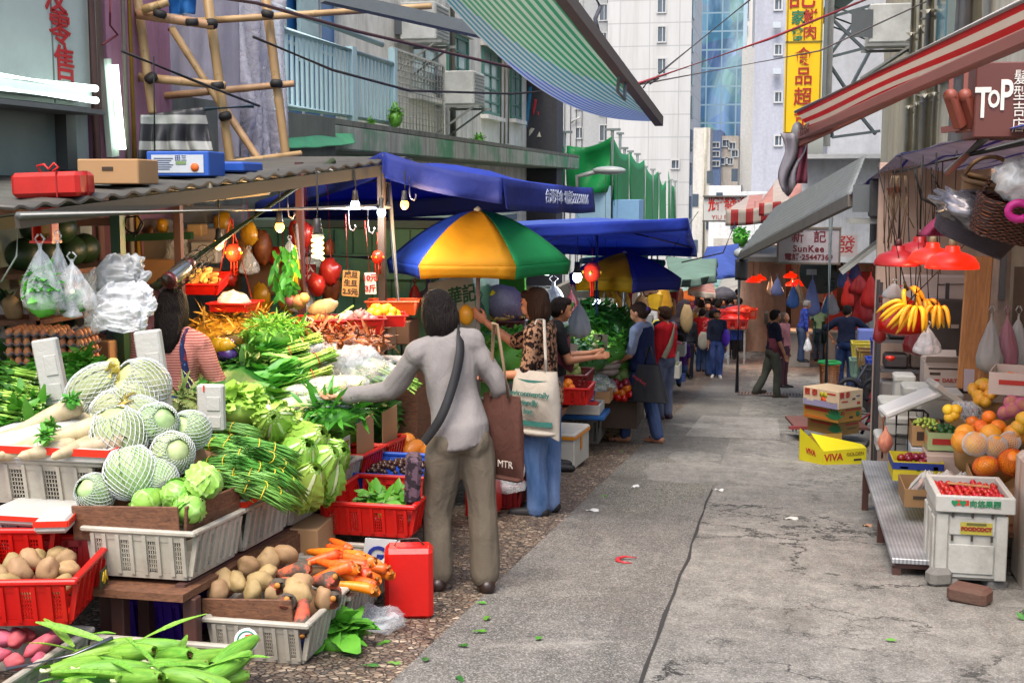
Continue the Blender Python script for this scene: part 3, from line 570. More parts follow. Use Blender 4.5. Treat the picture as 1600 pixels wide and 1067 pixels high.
 mb=MB();hm=MX.Translation(hc)@Hq.to_4x4();E_=lambda c,r,**k:mb.ell(V(c)*s,tuple(q*s for q in r),16,10,hm)
 if hair!='none':
  E_((0,-.012,.024),(.0535,.057,.053));E_((0,-.028,.0),(.05,.042,.052))
  if hair=='bob':
   for k in(-1,1):E_((k*.04,-.014,-.02),(.021,.04,.062))
   E_((0,-.034,-.026),(.052,.034,.062));E_((0,.034,.046),(.04,.022,.02))
  if hair=='bun':E_((0,-.07,.0),(.026,.026,.026));E_((0,.02,.045),(.044,.035,.02))
  if hair=='long':E_((0,-.04,-.07),(.05,.03,.1));[E_((k*.042,-.01,-.02),(.018,.036,.06))for k in(-1,1)];E_((0,.03,.046),(.04,.026,.02))
  if hair=='tied':E_((0,-.05,-.05),(.022,.022,.06));E_((0,.024,.046),(.042,.03,.018))
  if hair=='short':E_((0,.028,.05),(.042,.028,.02));[E_((k*.044,-.01,.004),(.012,.03,.03))for k in(-1,1)]
  if hair=='curly':E_((0,-.03,-.0),(.068,.06,.07));E_((0,-.03,-.05),(.06,.045,.05))
  hme=remesh(mb,max(vox,.008),3,'hair')
  for v in hme.vertices:v.co+=v.normal*(.0035*s*NZ.noise(v.co*V((70,70,9))if False else V((v.co.x*70,v.co.y*70,v.co.z*10)))*(2.2 if hair=='curly' else 1))
  hme.transform(MX.Translation(D));hme.materials.append(hairm);link('hair',hme,t)
 if face and vox<.015:
  for k in(-1,1):
   MB().ell((0,0,0),(.009*s,.004*s,.0045*s),8,6,Hq.to_4x4()).build('eye',m_eye,t,hp(k*.021,.0505,.006)+D)
   MB().ell((0,0,0),(.013*s,.003*s,.0025*s),8,5,Hq.to_4x4()).build('eyebrow',hairm,t,hp(k*.022,.053,.021)+D)
  MB().ell((0,0,0),(.016*s,.005*s,.005*s),10,6,Hq.to_4x4()).build('mouth',m_lip,t,hp(0,.0525,-.032)+D)
 t_info=dict(root=t,hands=hands,sh={k:sh[k]+D for k in sh},hip=hip+D,D=D,up=lambda p:up(p)+D,hp=lambda*p:hp(*p)+D,s=s)
 return t_info
def W_(pi,p):
 t=pi['root'];return MX.Translation(t.location)@t.rotation_euler.to_matrix().to_4x4()@V(p)
def strap(pi,pts,w,mat,name='strap',th=.006,n=20):
 """flat band through body-local points (closed smooth curve through the points)"""
 pts=[V(p)for p in pts];q=[]
 for i in range(len(pts)-1):
  p0=pts[max(i-1,0)];p1=pts[i];p2=pts[i+1];p3=pts[min(i+2,len(pts)-1)]
  for k in range(6):
   t=k/6;q.append(.5*((2*p1)+(p2-p0)*t+(2*p0-5*p1+4*p2-p3)*t*t+(3*p1-p0-3*p2+p3)*t**3))
 q.append(pts[-1]);mb=MB();c0=pi['up']((0,0,.7))
 vs=[];fs=[]
 for i,p in enumerate(q):
  d=(q[min(i+1,len(q)-1)]-q[max(i-1,0)]).normalized();out=(p-V((c0.x,c0.y,p.z))).normalized();sd=d.cross(out).normalized()
  vs+=[p-sd*w/2,p+sd*w/2,p+sd*w/2+out*th,p-sd*w/2+out*th]
 for i in range(len(q)-1):
  for j in range(4):fs.append((i*4+j,i*4+(j+1)%4,(i+1)*4+(j+1)%4,(i+1)*4+j))
 mb.add(vs,fs);return mb.build(name,mat)
#produce and containers: one of each kind
m_crw=M('#c2bcac',.5,.2,5,dirt=.7,dirtc='#6e6558',bump=.05);m_crr=M('#c8150d',.42,.18,5,dirt=.2,dirtc='#4d0d08');m_crp=M('#4a259a',.45,.2);m_crb=M('#1e4fb0',.45,.2);m_cro=M('#d8541a',.45,.2)
m_foam=M('#b4b4ae',.75,.1,14,bump=.25,dirt=.45,dirtc='#a59a88');m_card=M('#a9835a',.8,.14,3,bump=.05);m_cardd=M('#7c5a3a',.8,.2,3);m_wood=None
def mat_wood(a,b,sc=(1,1,9)):
 n=NT('wood');f=n.noise(4,n.co('Object',sc),det=6,dist=1.2);n.bump(f,.2,.005);return n.fin(n.mix(n.ramp(f,(.3,0.),(.7,1.)),a,b),.7)
m_wood=mat_wood('#4a2d1d','#7a5136',(6,6,20));m_woodl=mat_wood('#9c6a41','#c08a58',(8,8,1));m_legs=M('#5d3a31',.55,.3,8,dirt=.5,dirtc='#2c2320')
def crate_mesh(L,W,H,cols=3,solid_mid=True,ph=7,pw=6,taper=.03):
 mb=MB();rt=.022
 def wall(c,ax,ln,nx):
  ax=V(ax);nx=V(nx);m=MX(((ax.x,nx.x,0,c[0]),(ax.y,nx.y,0,c[1]),(0,0,1,0),(0,0,0,1)))@MX.Rotation(0,4,'X')
  tl=MX.Translation(V((0,0,0)))@MX(((1,0,0,0),(0,1,taper/H,0),(0,0,1,0),(0,0,0,1)))
  mm=m@tl;z0=.0;z1=H
  mb.box((0,0,.012),(ln-.01,.012,.024),mm);mb.box((0,0,H-.022),(ln-.01,.012,.03),mm);seg=2*cols+1;w=ln/seg
  for i in range(seg+1):mb.box((-ln/2+i*w+(0.008 if i==0 else-.008 if i==seg else 0),.004,H/2),(.016,.02,H-.03),mm)
  for i in range(seg):
   x=-ln/2+(i+.5)*w
   if i%2==0 and not(solid_mid and i==cols and cols%2==1):
    for j in range(1,pw):mb.box((x-w/2+w*j/pw,0,H/2),(.004,.006,H-.06),mm)
    for j in range(1,ph):mb.box((x,0,.024+(H-.06)*j/ph),(w-.016,.006,.004),mm)
   else:mb.box((x,0,H/2),(w-.016,.007,H-.05),mm)
 wall((0,-W/2),(1,0,0),L,(0,-1,0));wall((0,W/2),(-1,0,0),L,(0,1,0));wall((-L/2,0),(0,-1,0),W,(-1,0,0));wall((L/2,0),(0,1,0),W,(1,0,0))
 mb.box((0,0,.006),(L-.01,W-.01,.012))
 for s in(-1,1):mb.box((0,s*(W/2+taper),H),(L+2*taper+.03,rt*1.3,rt),None,.006);mb.box((s*(L/2+taper),0,H),(rt*1.3,W+2*taper-.03,rt*.96),None,.006)
 return mb
_cr={}
def crate(label,loc,dims=(.45,.55,.19),mat=None,rz=0,group=None,cols=3,solid=True,tilt=(0,0)):
 k=(dims,cols,solid)
 if k not in _cr:_cr[k]=crate_mesh(*dims,cols,solid).mesh('crate')
 me=_cr[k].copy();me.materials.append(mat or m_crw);o=link('plastic_crate',me,None,loc,(tilt[0],tilt[1],rz));return tag(o,label,'crate',group)
def carton(label,loc,dims,mat=None,rz=0,open_=False,name='cardboard_box',cat='box',flaps=False,group=None,tilt=(0,0)):
 L,W,H=dims;mb=MB();t=.006
 if open_:
  mb.box((0,0,t/2),(L-2*t-.004,W-2*t-.004,t-.002));[mb.box((0,s*(W/2-t/2),H/2),(L,t,H))for s in(-1,1)];[mb.box((s*(L/2-t/2),0,H/2),(t,W-2*t-.002,H))for s in(-1,1)]
  if flaps:
   for s in(-1,1):mb.bar((0,s*W/2,H),(0,s*(W/2+W*.18),H+W*.18),t,L*.96,V((1,0,0)))
 else:mb.box((0,0,H/2),(L,W,H),None,.006)
 o=mb.build(name,mat or m_card,None,loc,(tilt[0],tilt[1],rz));return tag(o,label,cat,group)
def foambox(label,loc,dims,rz=0,lid=False,t=.025,name='foam_box',group=None,tilt=(0,0),cat='foam box'):
 L,W,H=dims;mb=MB()
 if lid:mb.box((0,0,H/2),(L,W,H),None,.012);mb.box((0,0,H-.03),(L+.012,W+.012,.05),None,.01)
 else:mb.box((0,0,t/2),(L-2*t-.004,W-2*t-.004,t-.004));[mb.box((0,s*(W/2-t/2),H/2),(L,t,H),None,.006)for s in(-1,1)];[mb.box((s*(L/2-t/2),0,H/2),(t,W-2*t,H),None,.006)for s in(-1,1)]
 o=mb.build(name,m_foam,None,loc,(tilt[0],tilt[1],rz));return tag(o,label,cat,group)
#vegetables
def mat_veg(name,c1,c2,sc=6,st=(1,1,1),rough=.45,bump=.15,spots=None,rv=.12,vein=0,trans=0):
 n=NT(name);f=n.noise(sc,n.co('Object',st),det=5,dist=.6);c=n.mix(n.ramp(f,(.3,0.),(.7,1.)),c1,c2)
 if spots:c=n.mix(n.ramp(n.noise(spots[1],det=6,ro=.7),(spots[2],0.),(spots[2]+.12,1.)),c,spots[0])
 if vein:e=n.vor(vein,n.add(n.co(),n.vscale(n.noise(6,col=True),.05)),'DISTANCE_TO_EDGE');c=n.mix(n.ramp(e,(.0,.75),(.06,0.)),c,'#b9d68a')
 r=n.rand();c=n.hsv(c,n.math('MULTIPLY_ADD',r,.03,.485),1.,n.math('MULTIPLY_ADD',n.math('FRACT',n.math('MULTIPLY',r,7.1)),rv*2,1-rv));n.bump(n.noise(sc*5,n.co('Object',st),det=4),bump,.008);return n.fin(c,rough,trans=trans)
m_pot=mat_veg('potato','#8a7048','#ad9064',7,rough=.7,spots=('#6f5434',9,.6));m_swp=mat_veg('sweet_potato','#a03a48','#c4687a',7,rough=.7,spots=('#e0a49a',8,.62));m_dai=mat_veg('daikon','#a3926f','#c4b592',5,(1,1,3),rough=.55,spots=('#b79a6c',9,.66));m_car=mat_veg('carrot','#d8560d','#ef7d22',6,(1,1,6),rough=.4);m_card_=mat_veg('soiled_carrot','#b7502a','#cf6d3e',6,(1,1,4),rough=.8,spots=('#4d4438',7,.42))
m_cab=mat_veg('cabbage','#6fae34','#a9d468',4,rough=.4,vein=9,trans=.1);m_napa=mat_veg('napa','#8d9f5c','#bcc094',6,(1,1,.6),rough=.5);m_nap2=mat_veg('napa_green','#6f9a4c','#c3d3a0',5,rough=.5);m_frill=mat_veg('napa_frill','#c9b03a','#ece08c',9,rough=.5,trans=.2)
m_bean=mat_veg('bean','#47802a','#70a844',12,rough=.4,rv=.2);m_stem=mat_veg('stem','#6ea62f','#a9d05c',9,(1,1,.3),rough=.4);m_leafd=mat_veg('dark_leaf','#1d4a14','#3f7d28',5,rough=.45,trans=.15,rv=.2);m_leafm=mat_veg('mid_leaf','#3d8423','#6db33c',5,rough=.45,trans=.2,rv=.2);m_leafl=mat_veg('light_leaf','#7db53a','#b3da66',5,rough=.45,trans=.25);m_husk=mat_veg('husk','#558f22','#8cbb45',16,(6,6,.6),rough=.5,trans=.15);m_cut=M('#d6dfa8',.5)
m_net=M('#c9cccb',.7,.05,20);m_rub=M('#a8271e',.5);m_ruby=M('#d8b728',.5);m_film=None
def mat_film(tint='#e8eef0',a=.3,name='clear_plastic'):
 n=NT(name);f=n.noise(9,det=5,dist=1.5);n.bump(f,.5,.02);al=n.ramp(f,(.3,a*.5),(.7,min(1,a*1.6)));return n.fin(tint,.15,alpha=al,spec=.8)
m_film=mat_film();m_filmw=mat_film('#eef0f2',.62,'milky_plastic');m_bagw=M('#b9bcbd',.35,.1,9,trans=.35);m_bagr=M('#c5160f',.35,.15,9,trans=.3);m_film_r=mat_film('#c5251c',.6,'red_film')
def potato(m,seed,r=(.042,.032,.03),name='potato',label='',group=None,cat='potato'):
 return tag(MB().ell((0,0,0),r,16,11,None,.28,1.3,seed).build(name,m),label,cat,group)
def root_veg(L,R,m,name,label,cat,group,bend=.02,tip=.25,crown=None,seed=0):
 pts=[];rs=[]
 for i in range(13):
  t=i/12;pts.append((bend*math.sin(t*2.2+seed),bend*math.cos(t*1.7+seed)-bend,L*(t-.5)));k=1-(1-tip)*t**1.7
  if t>.9:k*=math.sqrt(max(0.02,1-((t-.9)/.1)**2))
  if t<.08:k*=.72+.28*(t/.08)
  rs.append(R*k*(1+.05*NZ.noise(V((t*7,seed,0)))))
 o=MB().tube(pts,rs,14).build(name,m);tag(o,label,cat,group)
 if crown:
  mb=MB();mb.ell((0,0,-L/2),(R*.35,R*.35,.008),10,5);mb.build('stem_end',crown,o)
 return o
def net_mesh(rx,rz,n=26,m=17,th=.0035,flare=.3):
 vs=[];fs=[]
 for i in range(m+1):
  t=i/m;z=-rz*math.cos(t*PI*.86+.1)*1.04;r=max(.12,math.sin(t*PI*.8+.25))*rx*1.06
  if t>.86:r*=1+flare*(t-.86)/.14
  for j in range(n):a=2*PI*(j+(i%2)*.5)/n;k=1+.06*NZ.noise(V((math.cos(a)*2,math.sin(a)*2,z*15)));vs.append((r*k*math.cos(a),r*k*math.sin(a),z))
 for i in range(m-1):
  for j in range(n):
   if i%2==0:fs.append((i*n+j,(i+1)*n+j,(i+2)*n+j,(i+1)*n+(j-1)%n))
   else:fs.append((i*n+j,(i+1)*n+(j+1)%n,(i+2)*n+j,(i+1)*n+j))
 me=bpy.data.meshes.new('n');me.from_pydata(vs,[],fs);me.update()
 return tmpeval(me,[('WIREFRAME',dict(thickness=th,use_even_offset=False))])
def napa(label,group,green=False,frill=True,seed=0):
 t=T('napa_cabbage',label,'cabbage',group=group);mb=MB();R,H=(.075,.115)if frill else(.088,.09)
 mb.ell((0,0,0),(R*.95,R*.95,H),20,12,None,.1,2.5,seed)
 for k in range(9):
  a=k*2.4;s=.8+.2*(k%3)/2;L=H*1.9
  def fn(u,v,a=a,s=s):
   th=a+(u-.5)*1.15;tt=.12+v*.72;r=R*1.0*math.sin(tt*PI)**.7*(1+.04*k/9)+.006*math.sin(u*40)*v;return(r*math.cos(th),r*math.sin(th),-H*math.cos(tt*PI)*1.03)
  mb.grid(fn,7,7)
 mb.build('head',m_nap2 if green else m_napa,t)
 if frill:
  mb=MB();rr=random.Random(seed)
  for k in range(26):
   a=rr.random()*6.3;r=rr.random()*.05;mb.leaf((r*math.cos(a),r*math.sin(a),H*.74),(math.cos(a)*.5,math.sin(a)*.5,1),.05,.045,V((-math.sin(a),math.cos(a),.2)),.9,.5)
  mb.build('frill',m_frill,t)
 me=net_mesh(R*1.05,H*1.02);me.name='foam_net';me.materials.append(m_net);link('foam_net',me,t);return t
def cabbage(label,group,seed=0,R=.085):
 t=T('cabbage',label,'cabbage',group=group);mb=MB();mb.ell((0,0,0),(R*.93,R*.93,R*.84),22,14,None,.1,2,seed).build('head',m_cab,t);mb=MB();rr=random.Random(seed)
 for k in range(7):
  ax=V((rr.gauss(0,1),rr.gauss(0,1),rr.gauss(0,.6)-.2)).normalized();x,y,z=frame(ax);k0=rr.random()*7
  def fn(u,v):
   a=(u-.5)*1.7;b=(v-.5)*1.9;e=max(abs(u-.5),abs(v-.5))*2;r=R*(.96+.015*k/3+.09*e**5*(1+.7*math.sin(u*21+k0)*math.sin(v*17+k0)));d=(z+x*math.tan(a*.75)+y*math.tan(b*.75)).normalized();return V((d.x,d.y,d.z*.9))*r
  mb.grid(fn,12,12)
 mb.build('outer_leaves',m_cab,t);return t
def bundle(n,L,R,m,name,label,cat,group,bend=.1,r=.0045,band=m_ruby,seed=0,bands=(.5,),taper=True,parts=None):
 rr=random.Random(seed);t=T(name,label,cat,group=group);mb=MB()
 for i in range(n):
  a=rr.random()*6.28;q=R*math.sqrt(rr.random());ox,oz=q*math.cos(a),q*math.sin(a)*.62;sh=rr.gauss(0,L*.05);fl=rr.gauss(0,.3);pts=[]
  for k in range(6):u=k/5-.5;pts.append((u*L+sh,ox*(1+abs(u)*1.1)+rr.gauss(0,.002),oz*(1+abs(u)*.5)-bend*u*u*L+.006*math.sin(u*8+fl*9)))
  mb.tube(pts,[r*.5,r,r,r,r,r*.4]if taper else r,5)
 mb.build(parts or 'pods',m,t)
 for b in bands:
  mb=MB();x=(b-.5)*L;mb.tube([(x,R*1.18*math.cos(q*.42),R*.78*math.sin(q*.42)-bend*(b-.5)**2*L)for q in range(16)],.0028,5);mb.build('rubber_band',band,t)
 return t
def greens_bunch(label,group,L=.34,n=26,R=.045,m_s=None,m_l=None,seed=0,band=m_rub,name='greens_bunch',leafw=.05,leafn=3,cat='leafy greens'):
 """stems at -x with cut ends, leaves spreading at +x"""
 rr=random.Random(seed);t=T(name,label,cat,group=group);a=MB();b=MB();c=MB()
 for i in range(n):
  q=R*math.sqrt(rr.random());th=rr.random()*6.28;y,z=q*math.cos(th),q*math.sin(th)*.7;r=.0055*rr.uniform(.7,1.3);x0=-L*.5+rr.gauss(0,.008);sp=rr.uniform(.9,1.7);e=V((L*.12+rr.uniform(-.05,.05),y*sp,z*sp-.01))
  a.tube([(x0,y,z),(-L*.2,y*.85,z*.85),e],[r,r,r*.6],6);c.ell((x0-.001,y,z),(.0015,r*.9,r*.9),6,4)
  for k in range(leafn):
   d=V((1,rr.gauss(0,.35),rr.gauss(.05,.3)));b.leaf(e-V((rr.random()*.12,0,0)),d,rr.uniform(.1,.2),leafw*rr.uniform(.7,1.3),V((rr.gauss(0,.5),rr.gauss(0,.5),1)),rr.uniform(.1,.8),.3)
 a.build('stems',m_s or m_stem,t);b.build('leaves',m_l or m_leafm,t);c.build('cut_ends',m_cut,t)
 if band:mb=MB();mb.tube([(-L*.27,R*1.03*math.cos(q*.42),R*.75*math.sin(q*.42))for q in range(16)],.003,5);mb.build('rubber_band',band,t)
 return t
def leafheap(label,c,rx,ry,h,n,m,name='leafy_greens',Lr=(.06,.12),wr=.5,seed=0,kind='stuff',stems=None,cat='leafy greens',droop=.3,rot=0):
 rr=random.Random(seed);mb=MB();mb.ell((0,0,0),(rx*.9,ry*.9,h*.8),14,8,None,.2,2,seed)
 for i in range(n):
  a=rr.random()*6.28;q=math.sqrt(rr.random());x,y=rx*q*math.cos(a),ry*q*math.sin(a);z=h*math.sqrt(max(0,1-q*q));L=rr.uniform(*Lr);d=V((x/rx+rr.gauss(0,.7),y/ry+rr.gauss(0,.7),.6*(1-q)+rr.gauss(0,.35)))
  mb.leaf((x-d.x*L*.3,y-d.y*L*.3,z*rr.uniform(.8,1.08)),d,L,L*wr*rr.uniform(.7,1.2),V((rr.gauss(0,.4),rr.gauss(0,.4),1)),rr.uniform(0,droop*2),.25,3,2)
 if stems:
  mb.k=1
  for i in range(stems):a=rr.random()*6.28;q=math.sqrt(rr.random());p=V((rx*q*math.cos(a),ry*q*math.sin(a),h*math.sqrt(1-q*q)));d=V((rr.gauss(0,1),rr.gauss(0,1),rr.gauss(0,.3)))*.06;mb.tube([p-d,p+d*.3+V((0,0,.01)),p+d],.0035,5)
 o=mb.build(name,[m,m_stem]if stems else m,None,c,(0,0,rot));tag(o,label,cat)
 if kind:o['kind']=kind
 return o
def lettuce(label,group,seed=0,L=.26,m=None):
 rr=random.Random(seed);t=T('lettuce',label,'lettuce',group=group);mb=MB();rb=MB()
 for k in range(22):
  a=k*2.4;q=.018+.045*(k/22);yy,zz=q*math.cos(a),q*math.sin(a);d=V((1,yy*5,zz*5));x,y,z=frame(d,V((0,yy,zz)));w=.075+.04*k/22;L2=L*rr.uniform(.8,1.05);s0=rr.random()*9
  def fn(u,v):
   ww=w*(.25+.75*math.sin(min(1,v*1.05)*PI*.62));b=V((-L*.5,yy*.6,zz*.6));o=V((0,yy,zz)).normalized();lat=V((1,0,0)).cross(o);e=(u-.5)*2
   return b+V((1,0,0))*(v*L2)+o*(.055*math.sin(v*2.2)*(1.2-.4*abs(e))+.018*e*e*0+.017*abs(e)**1.5*math.sin(v*30+s0+e*5)*v+.008*math.sin(v*63+s0*3)*abs(e)*v)+lat*(e*ww*.9)
  mb.grid(fn,8,18);rb.grid(lambda u,v:fn(.5+(u-.5)*.22*(1-v*.8),v*.75)+V((0,yy,zz)).normalized()*.004,2,6)
 mb.build('leaves',m or m_leafl,t);rb.build('ribs',M('#d4e2ae',.45),t);return t
def corn(label,group,seed=0):
 rr=random.Random(seed);t=T('corn_cob',label,'corn',group=group);mb=MB();L=.22;mb.tube([(0,0,L*(i/10-.5))for i in range(11)],[.012,.024,.029,.030,.030,.029,.027,.023,.017,.010,.004],14)
 for k in range(8):
  a=k*2.4;d=V((math.cos(a),math.sin(a),0));def_=rr.random()
  mb.grid(lambda u,v:V((math.cos(a+(u-.5)*1.5),math.sin(a+(u-.5)*1.5),0))*(.031*max(.0,math.sin(min(1,v*.9+.1)*PI*.985))**.6+.003+.01*def_*v**4)+V((0,0,L*(v*1.12-.52))),5,9)
 mb.build('husk',m_husk,t);mb=MB();mb.tube([(0,0,-L*.5),(0,.004,-L*.5-.035)],[.012,.010],8);mb.build('stalk',m_cut,t)
 mb=MB();[mb.tube([(rr.gauss(0,.004),rr.gauss(0,.004),L*.47),(rr.gauss(0,.012),rr.gauss(0,.012),L*.57)],.0012,4)for _ in range(12)];mb.build('silk',M('#8d6a3a',.6),t);return t
def long_leaf(label,group,L=.3,w=.05,seed=0,curl=.5,m=None):
 mb=MB();mb.leaf((0,0,0),(1,0,.15),L,w,V((0,0,1)),curl,.12,8,4,.35,seed);return tag(mb.build('husk_leaf',m or m_husk),label,'leaf',group)
def fruit(R,m,name,label,cat,group,sq=.95,nz=.03,stem=None,seed=1):
 o=MB().ell((0,0,0),(R,R,R*sq),16,11,None,nz,1.4,seed).build(name,m);tag(o,label,cat,group)
 if stem:
  mb=MB();mb.tube([(0,0,R*sq*.93),(.002,0,R*sq*1.12)],[R*.09,R*.06],6);[mb.leaf((0,0,R*sq*.97),(math.cos(k*1.26),math.sin(k*1.26),.1),R*.5,R*.2,V((0,0,1)),.6,0,2,2)for k in range(5)]if stem[1]else None;mb.build('stem',stem[0],o)
 return o
def heap(pl,c,rx,ry,h,R,n,rr,label=None,tilt=1.0,sc=(.85,1.12)):
 """pile of loose round things over an ellipsoid mound, each its own object"""
 out=[];tries=0
 while len(out)<n and tries<n*60:
  tries+=1;a=rr.random()*6.28;q=math.sqrt(rr.random());p=V((rx*q*math.cos(a),ry*q*math.sin(a),h*math.sqrt(max(0,1-q*q))))
  if all((p-o).length>R*1.55 for o in out):out.append(p);pl(V(c)+p,(rr.gauss(0,tilt),rr.gauss(0,tilt),rr.random()*6.28),label,rr.uniform(*sc))
 return out
def mound(label,c,rx,ry,h,mat,name='packing_heap'):return tag(MB().ell((0,0,0),(rx,ry,h),18,8,None,.08,2).build(name,mat,None,c),label,'packing')
def knotbag(label,c,w,h,m,name='plastic_bag',cat='bag',seed=0,group=None,flat=.6,fill=None,knot=.2,handles=True):
 """soft hanging bag: narrow knot at the top, sagging base; c = top point"""
 t=T(name,label,cat,c,0,group);n=30;mb=MB();prof=[]
 for i in range(12):
  u=i/11;r=w/2*(.08+.92*min(1,max(0,(u-knot*.5)/(.62)))**.7)*(1 if u<.86 else math.sqrt(max(.01,1-((u-.86)/.145)**2)));prof.append((r,-h*u))
 vs=[];fs=[]
 for i,(r,z)in enumerate(prof):
  for j in range(n):
   a=2*PI*j/n;k=1+.26*NZ.noise(V((math.cos(a)*2.3,math.sin(a)*2.3,z*7/max(h,.3)*.4+seed)))+.1*math.sin(a*9+seed+z*5)*(1-i/13)+.1*NZ.noise(V((math.cos(a)*6,math.sin(a)*6,i*.7+seed)));vs.append((r*k*math.cos(a),r*k*math.sin(a)*flat,z))
 for i in range(11):
  for j in range(n):fs.append((i*n+j,i*n+(j+1)%n,(i+1)*n+(j+1)%n,(i+1)*n+j))
 fs.append(tuple(11*n+j for j in range(n)))
 mb.add(vs,fs);mb.build('bag_body',m,t)
 if handles:
  mb=MB();[mb.tube([(s*.006,0,-.01),(s*w*.12,0,h*.06),(s*w*.03,0,h*.13)],.005,5)for s in(-1,1)];mb.build('knot',m,t)
 return t
#the near vegetable stall on the left
rr=random.Random(11);m_tiex=M('#3a2a26',.5)
tb=T('stall_table','long brown table under the front row of vegetable crates','table',(-2.62,6.0,0));zt=lambda y:-.145-.058*(y-4.5)
mb=MB();ang=math.atan(.058);mb.box((0,0,-.02),(.86,3.2,.03),MX.Translation((0,0,zt(6.0)-.012))@MX.Rotation(-ang,4,'X'));mb.build('table_top',m_wood,tb)
for px,y in((300,4.5),(188,4.52),(170,4.6)):
 p=P(px,950,y);g=gz(y);zt_=zt(y)-.05;MB().box((p.x-tb.location.x,y-6.0,(zt_+g)/2),(.055,.055,zt_-g),None,.004).build('leg',m_legs,tb)
for x,y in((-2.25,6.0),(-2.25,7.5),(-3.0,6.0),(-3.0,7.5)):MB().box((x+2.62,y-6.0,(zt(y)-.05+gz(y))/2),(.05,.05,zt(y)-.05-gz(y))).build('leg',m_legs,tb)
mb=MB();mb.bar((.37,-1.5,-.17),(.37,1.5,-.35),.04);mb.build('apron',m_legs,tb)
ROW=[('white crate at the near corner holding cabbages behind wooden boards',4.5,5.0,m_crw,.19),('white crate of green beans under red taped foam',5.02,5.55,m_crw,.19),('white crate of romaine lettuce on the front row',5.57,6.08,m_crw,.19),('white crate with a green logo card standing in it',6.12,6.58,m_crw,.18),('red crate backed with brown card, beside the white crate',6.62,7.0,m_crr,.18),('red crate backed with brown card, at the far end of the row',7.05,7.5,m_crr,.18)]
for lab,y0,y1,m,h in ROW:crate(lab,(-2.43,(y0+y1)/2,zt((y0+y1)/2)+.005),(.40,y1-y0-.07,h),m,group=None,tilt=(-ang,0))
def board(label,a,b,h,th=.012,mat=None,name='wooden_board',cat='board',lean=0):
 a=V(a);b=V(b);d=b-a;L=d.length;o=MB().box((0,0,h/2),(L,th,h),None,.003).build(name,mat or m_wood,None,(a+b)/2);x=d.normalized();y=V((0,0,1)).cross(x).normalized();z=x.cross(y);o.rotation_euler=(MX((x,y,z)).transposed()@MX.Rotation(lean,3,'X')).to_euler();return tag(o,label,cat)
board('dark taped wooden board across the front of the cabbage crate',P(116,843,4.53),P(282,846,4.53),.14)
board('brown hardboard standing along the side of the cabbage crate',P(288,846,4.55),P(372,808,5.0),.14,lean=.05)
tag(MB().box((0,0,0),(.6,2.2,.03)).build('display_ramp',m_wood,None,(-2.8,6.35,.0),(0,.5,0)),'dark sloping board carrying the heaped greens','ramp')
cabs=[cabbage('',None,i)for i in range(4)]
for(px,py,Y,lab),o in zip([(320,752,4.72,'green cabbage leaning on the side board, topmost'),(276,772,4.68,'small pale green cabbage between two bigger ones'),(229,785,4.66,'flat topped green cabbage behind the taped board'),(296,795,4.62,'green cabbage lowest by the gap between the boards')],cabs):
 o.location=P(px,py,Y);o['label']=lab;o.rotation_euler=(rr.gauss(0,.6),rr.gauss(0,.6),rr.random()*6);o.scale=[(1,.8,.86,.8)[cabs.index(o)]*.96]*3
mound('crumpled brown paper under the net wrapped cabbages',(-2.72,5.12,.1),.3,.26,.3,m_cardd);mound('crumpled paper under the beans',(-2.62,5.35,.02),.32,.42,.2,m_cardd)
nA=napa('','',False,True,1);nB=napa('','',True,False,5);nC=napa('','',False,False,9)
for(px,py,Y,p,sc,rx,ry,lab)in[(149,605,5.25,nA,1.1,.2,1.0,'net wrapped yellow topped cabbage beside the tall foam block'),(222,603,5.3,nC,1.2,.4,-.9,'net wrapped pale cabbage against the seller side foam block'),(185,635,5.2,nA,.95,0,1.25,'net wrapped yellow topped cabbage in the second tier'),(212,622,5.25,nC,1.1,.5,.4,'white net wrapped cabbage between two yellow topped ones'),(228,652,5.1,nA,.95,.3,.9,'net wrapped cabbage with yellow top in the middle of the heap'),(185,680,4.9,nC,1.18,.2,-.2,'big net wrapped pale cabbage in the centre of the heap'),(246,662,5.0,nB,.9,.9,.8,'greenish cabbage in a torn flaring net'),(297,672,5.1,nB,.85,1.1,.2,'half netted green and white cabbage by the small foam block'),(270,708,4.9,nC,.9,.3,1.2,'net wrapped cabbage beside the bean bundles'),(205,738,4.75,nB,1.08,.3,.1,'net wrapped green cabbage just above the taped board'),(248,745,4.8,nB,.75,1,.5,'small netted green cabbage tucked behind the round green one'),(148,770,4.68,nB,.78,.4,-1.0,'net wrapped cabbage at the corner of the near crate'),(120,640,5.2,nC,.8,.3,.6,'pale cabbage half hidden behind the white radishes')]:
 if p.name in KIDS:o=dup(p,P(px,py,Y),(rx,ry,rr.random()*6),lab,sc*1.08)
 else:KIDS[p.name]=1;o=p;o.location=P(px,py,Y);o.rotation_euler=(rx,ry,.4);o['label']=lab;o.scale=(sc*1.08,)*3
 if 'group' in o:del o['group']
bn=[Place(bundle(46,.34,.042,m_bean,'bean_bundle','bundle of fresh green beans tied with a yellow band','green beans','bundles of green beans in the second crate',.25,.0047,seed=i,bands=(.38,.62)))for i in range(3)]
for k,(px,py,Y,rz,dz)in enumerate([(352,668,5.55,.1,.1),(372,690,5.4,.05,.1),(345,695,5.35,-.1,.05),(388,712,5.25,.2,.1),(340,722,5.15,.1,-.1),(382,738,5.1,.05,.1),(352,748,5.05,-.2,.2),(412,735,5.15,.7,.5),(428,720,5.25,1.0,.6),(420,765,5.08,.9,.5),(398,765,5.0,.3,.4),(440,745,5.25,1.1,.6),(300,738,5.0,-.5,.2),(415,698,5.4,.5,.3)]):bn[k%3](P(px,py,Y),(0,dz,rz),sc=.9)
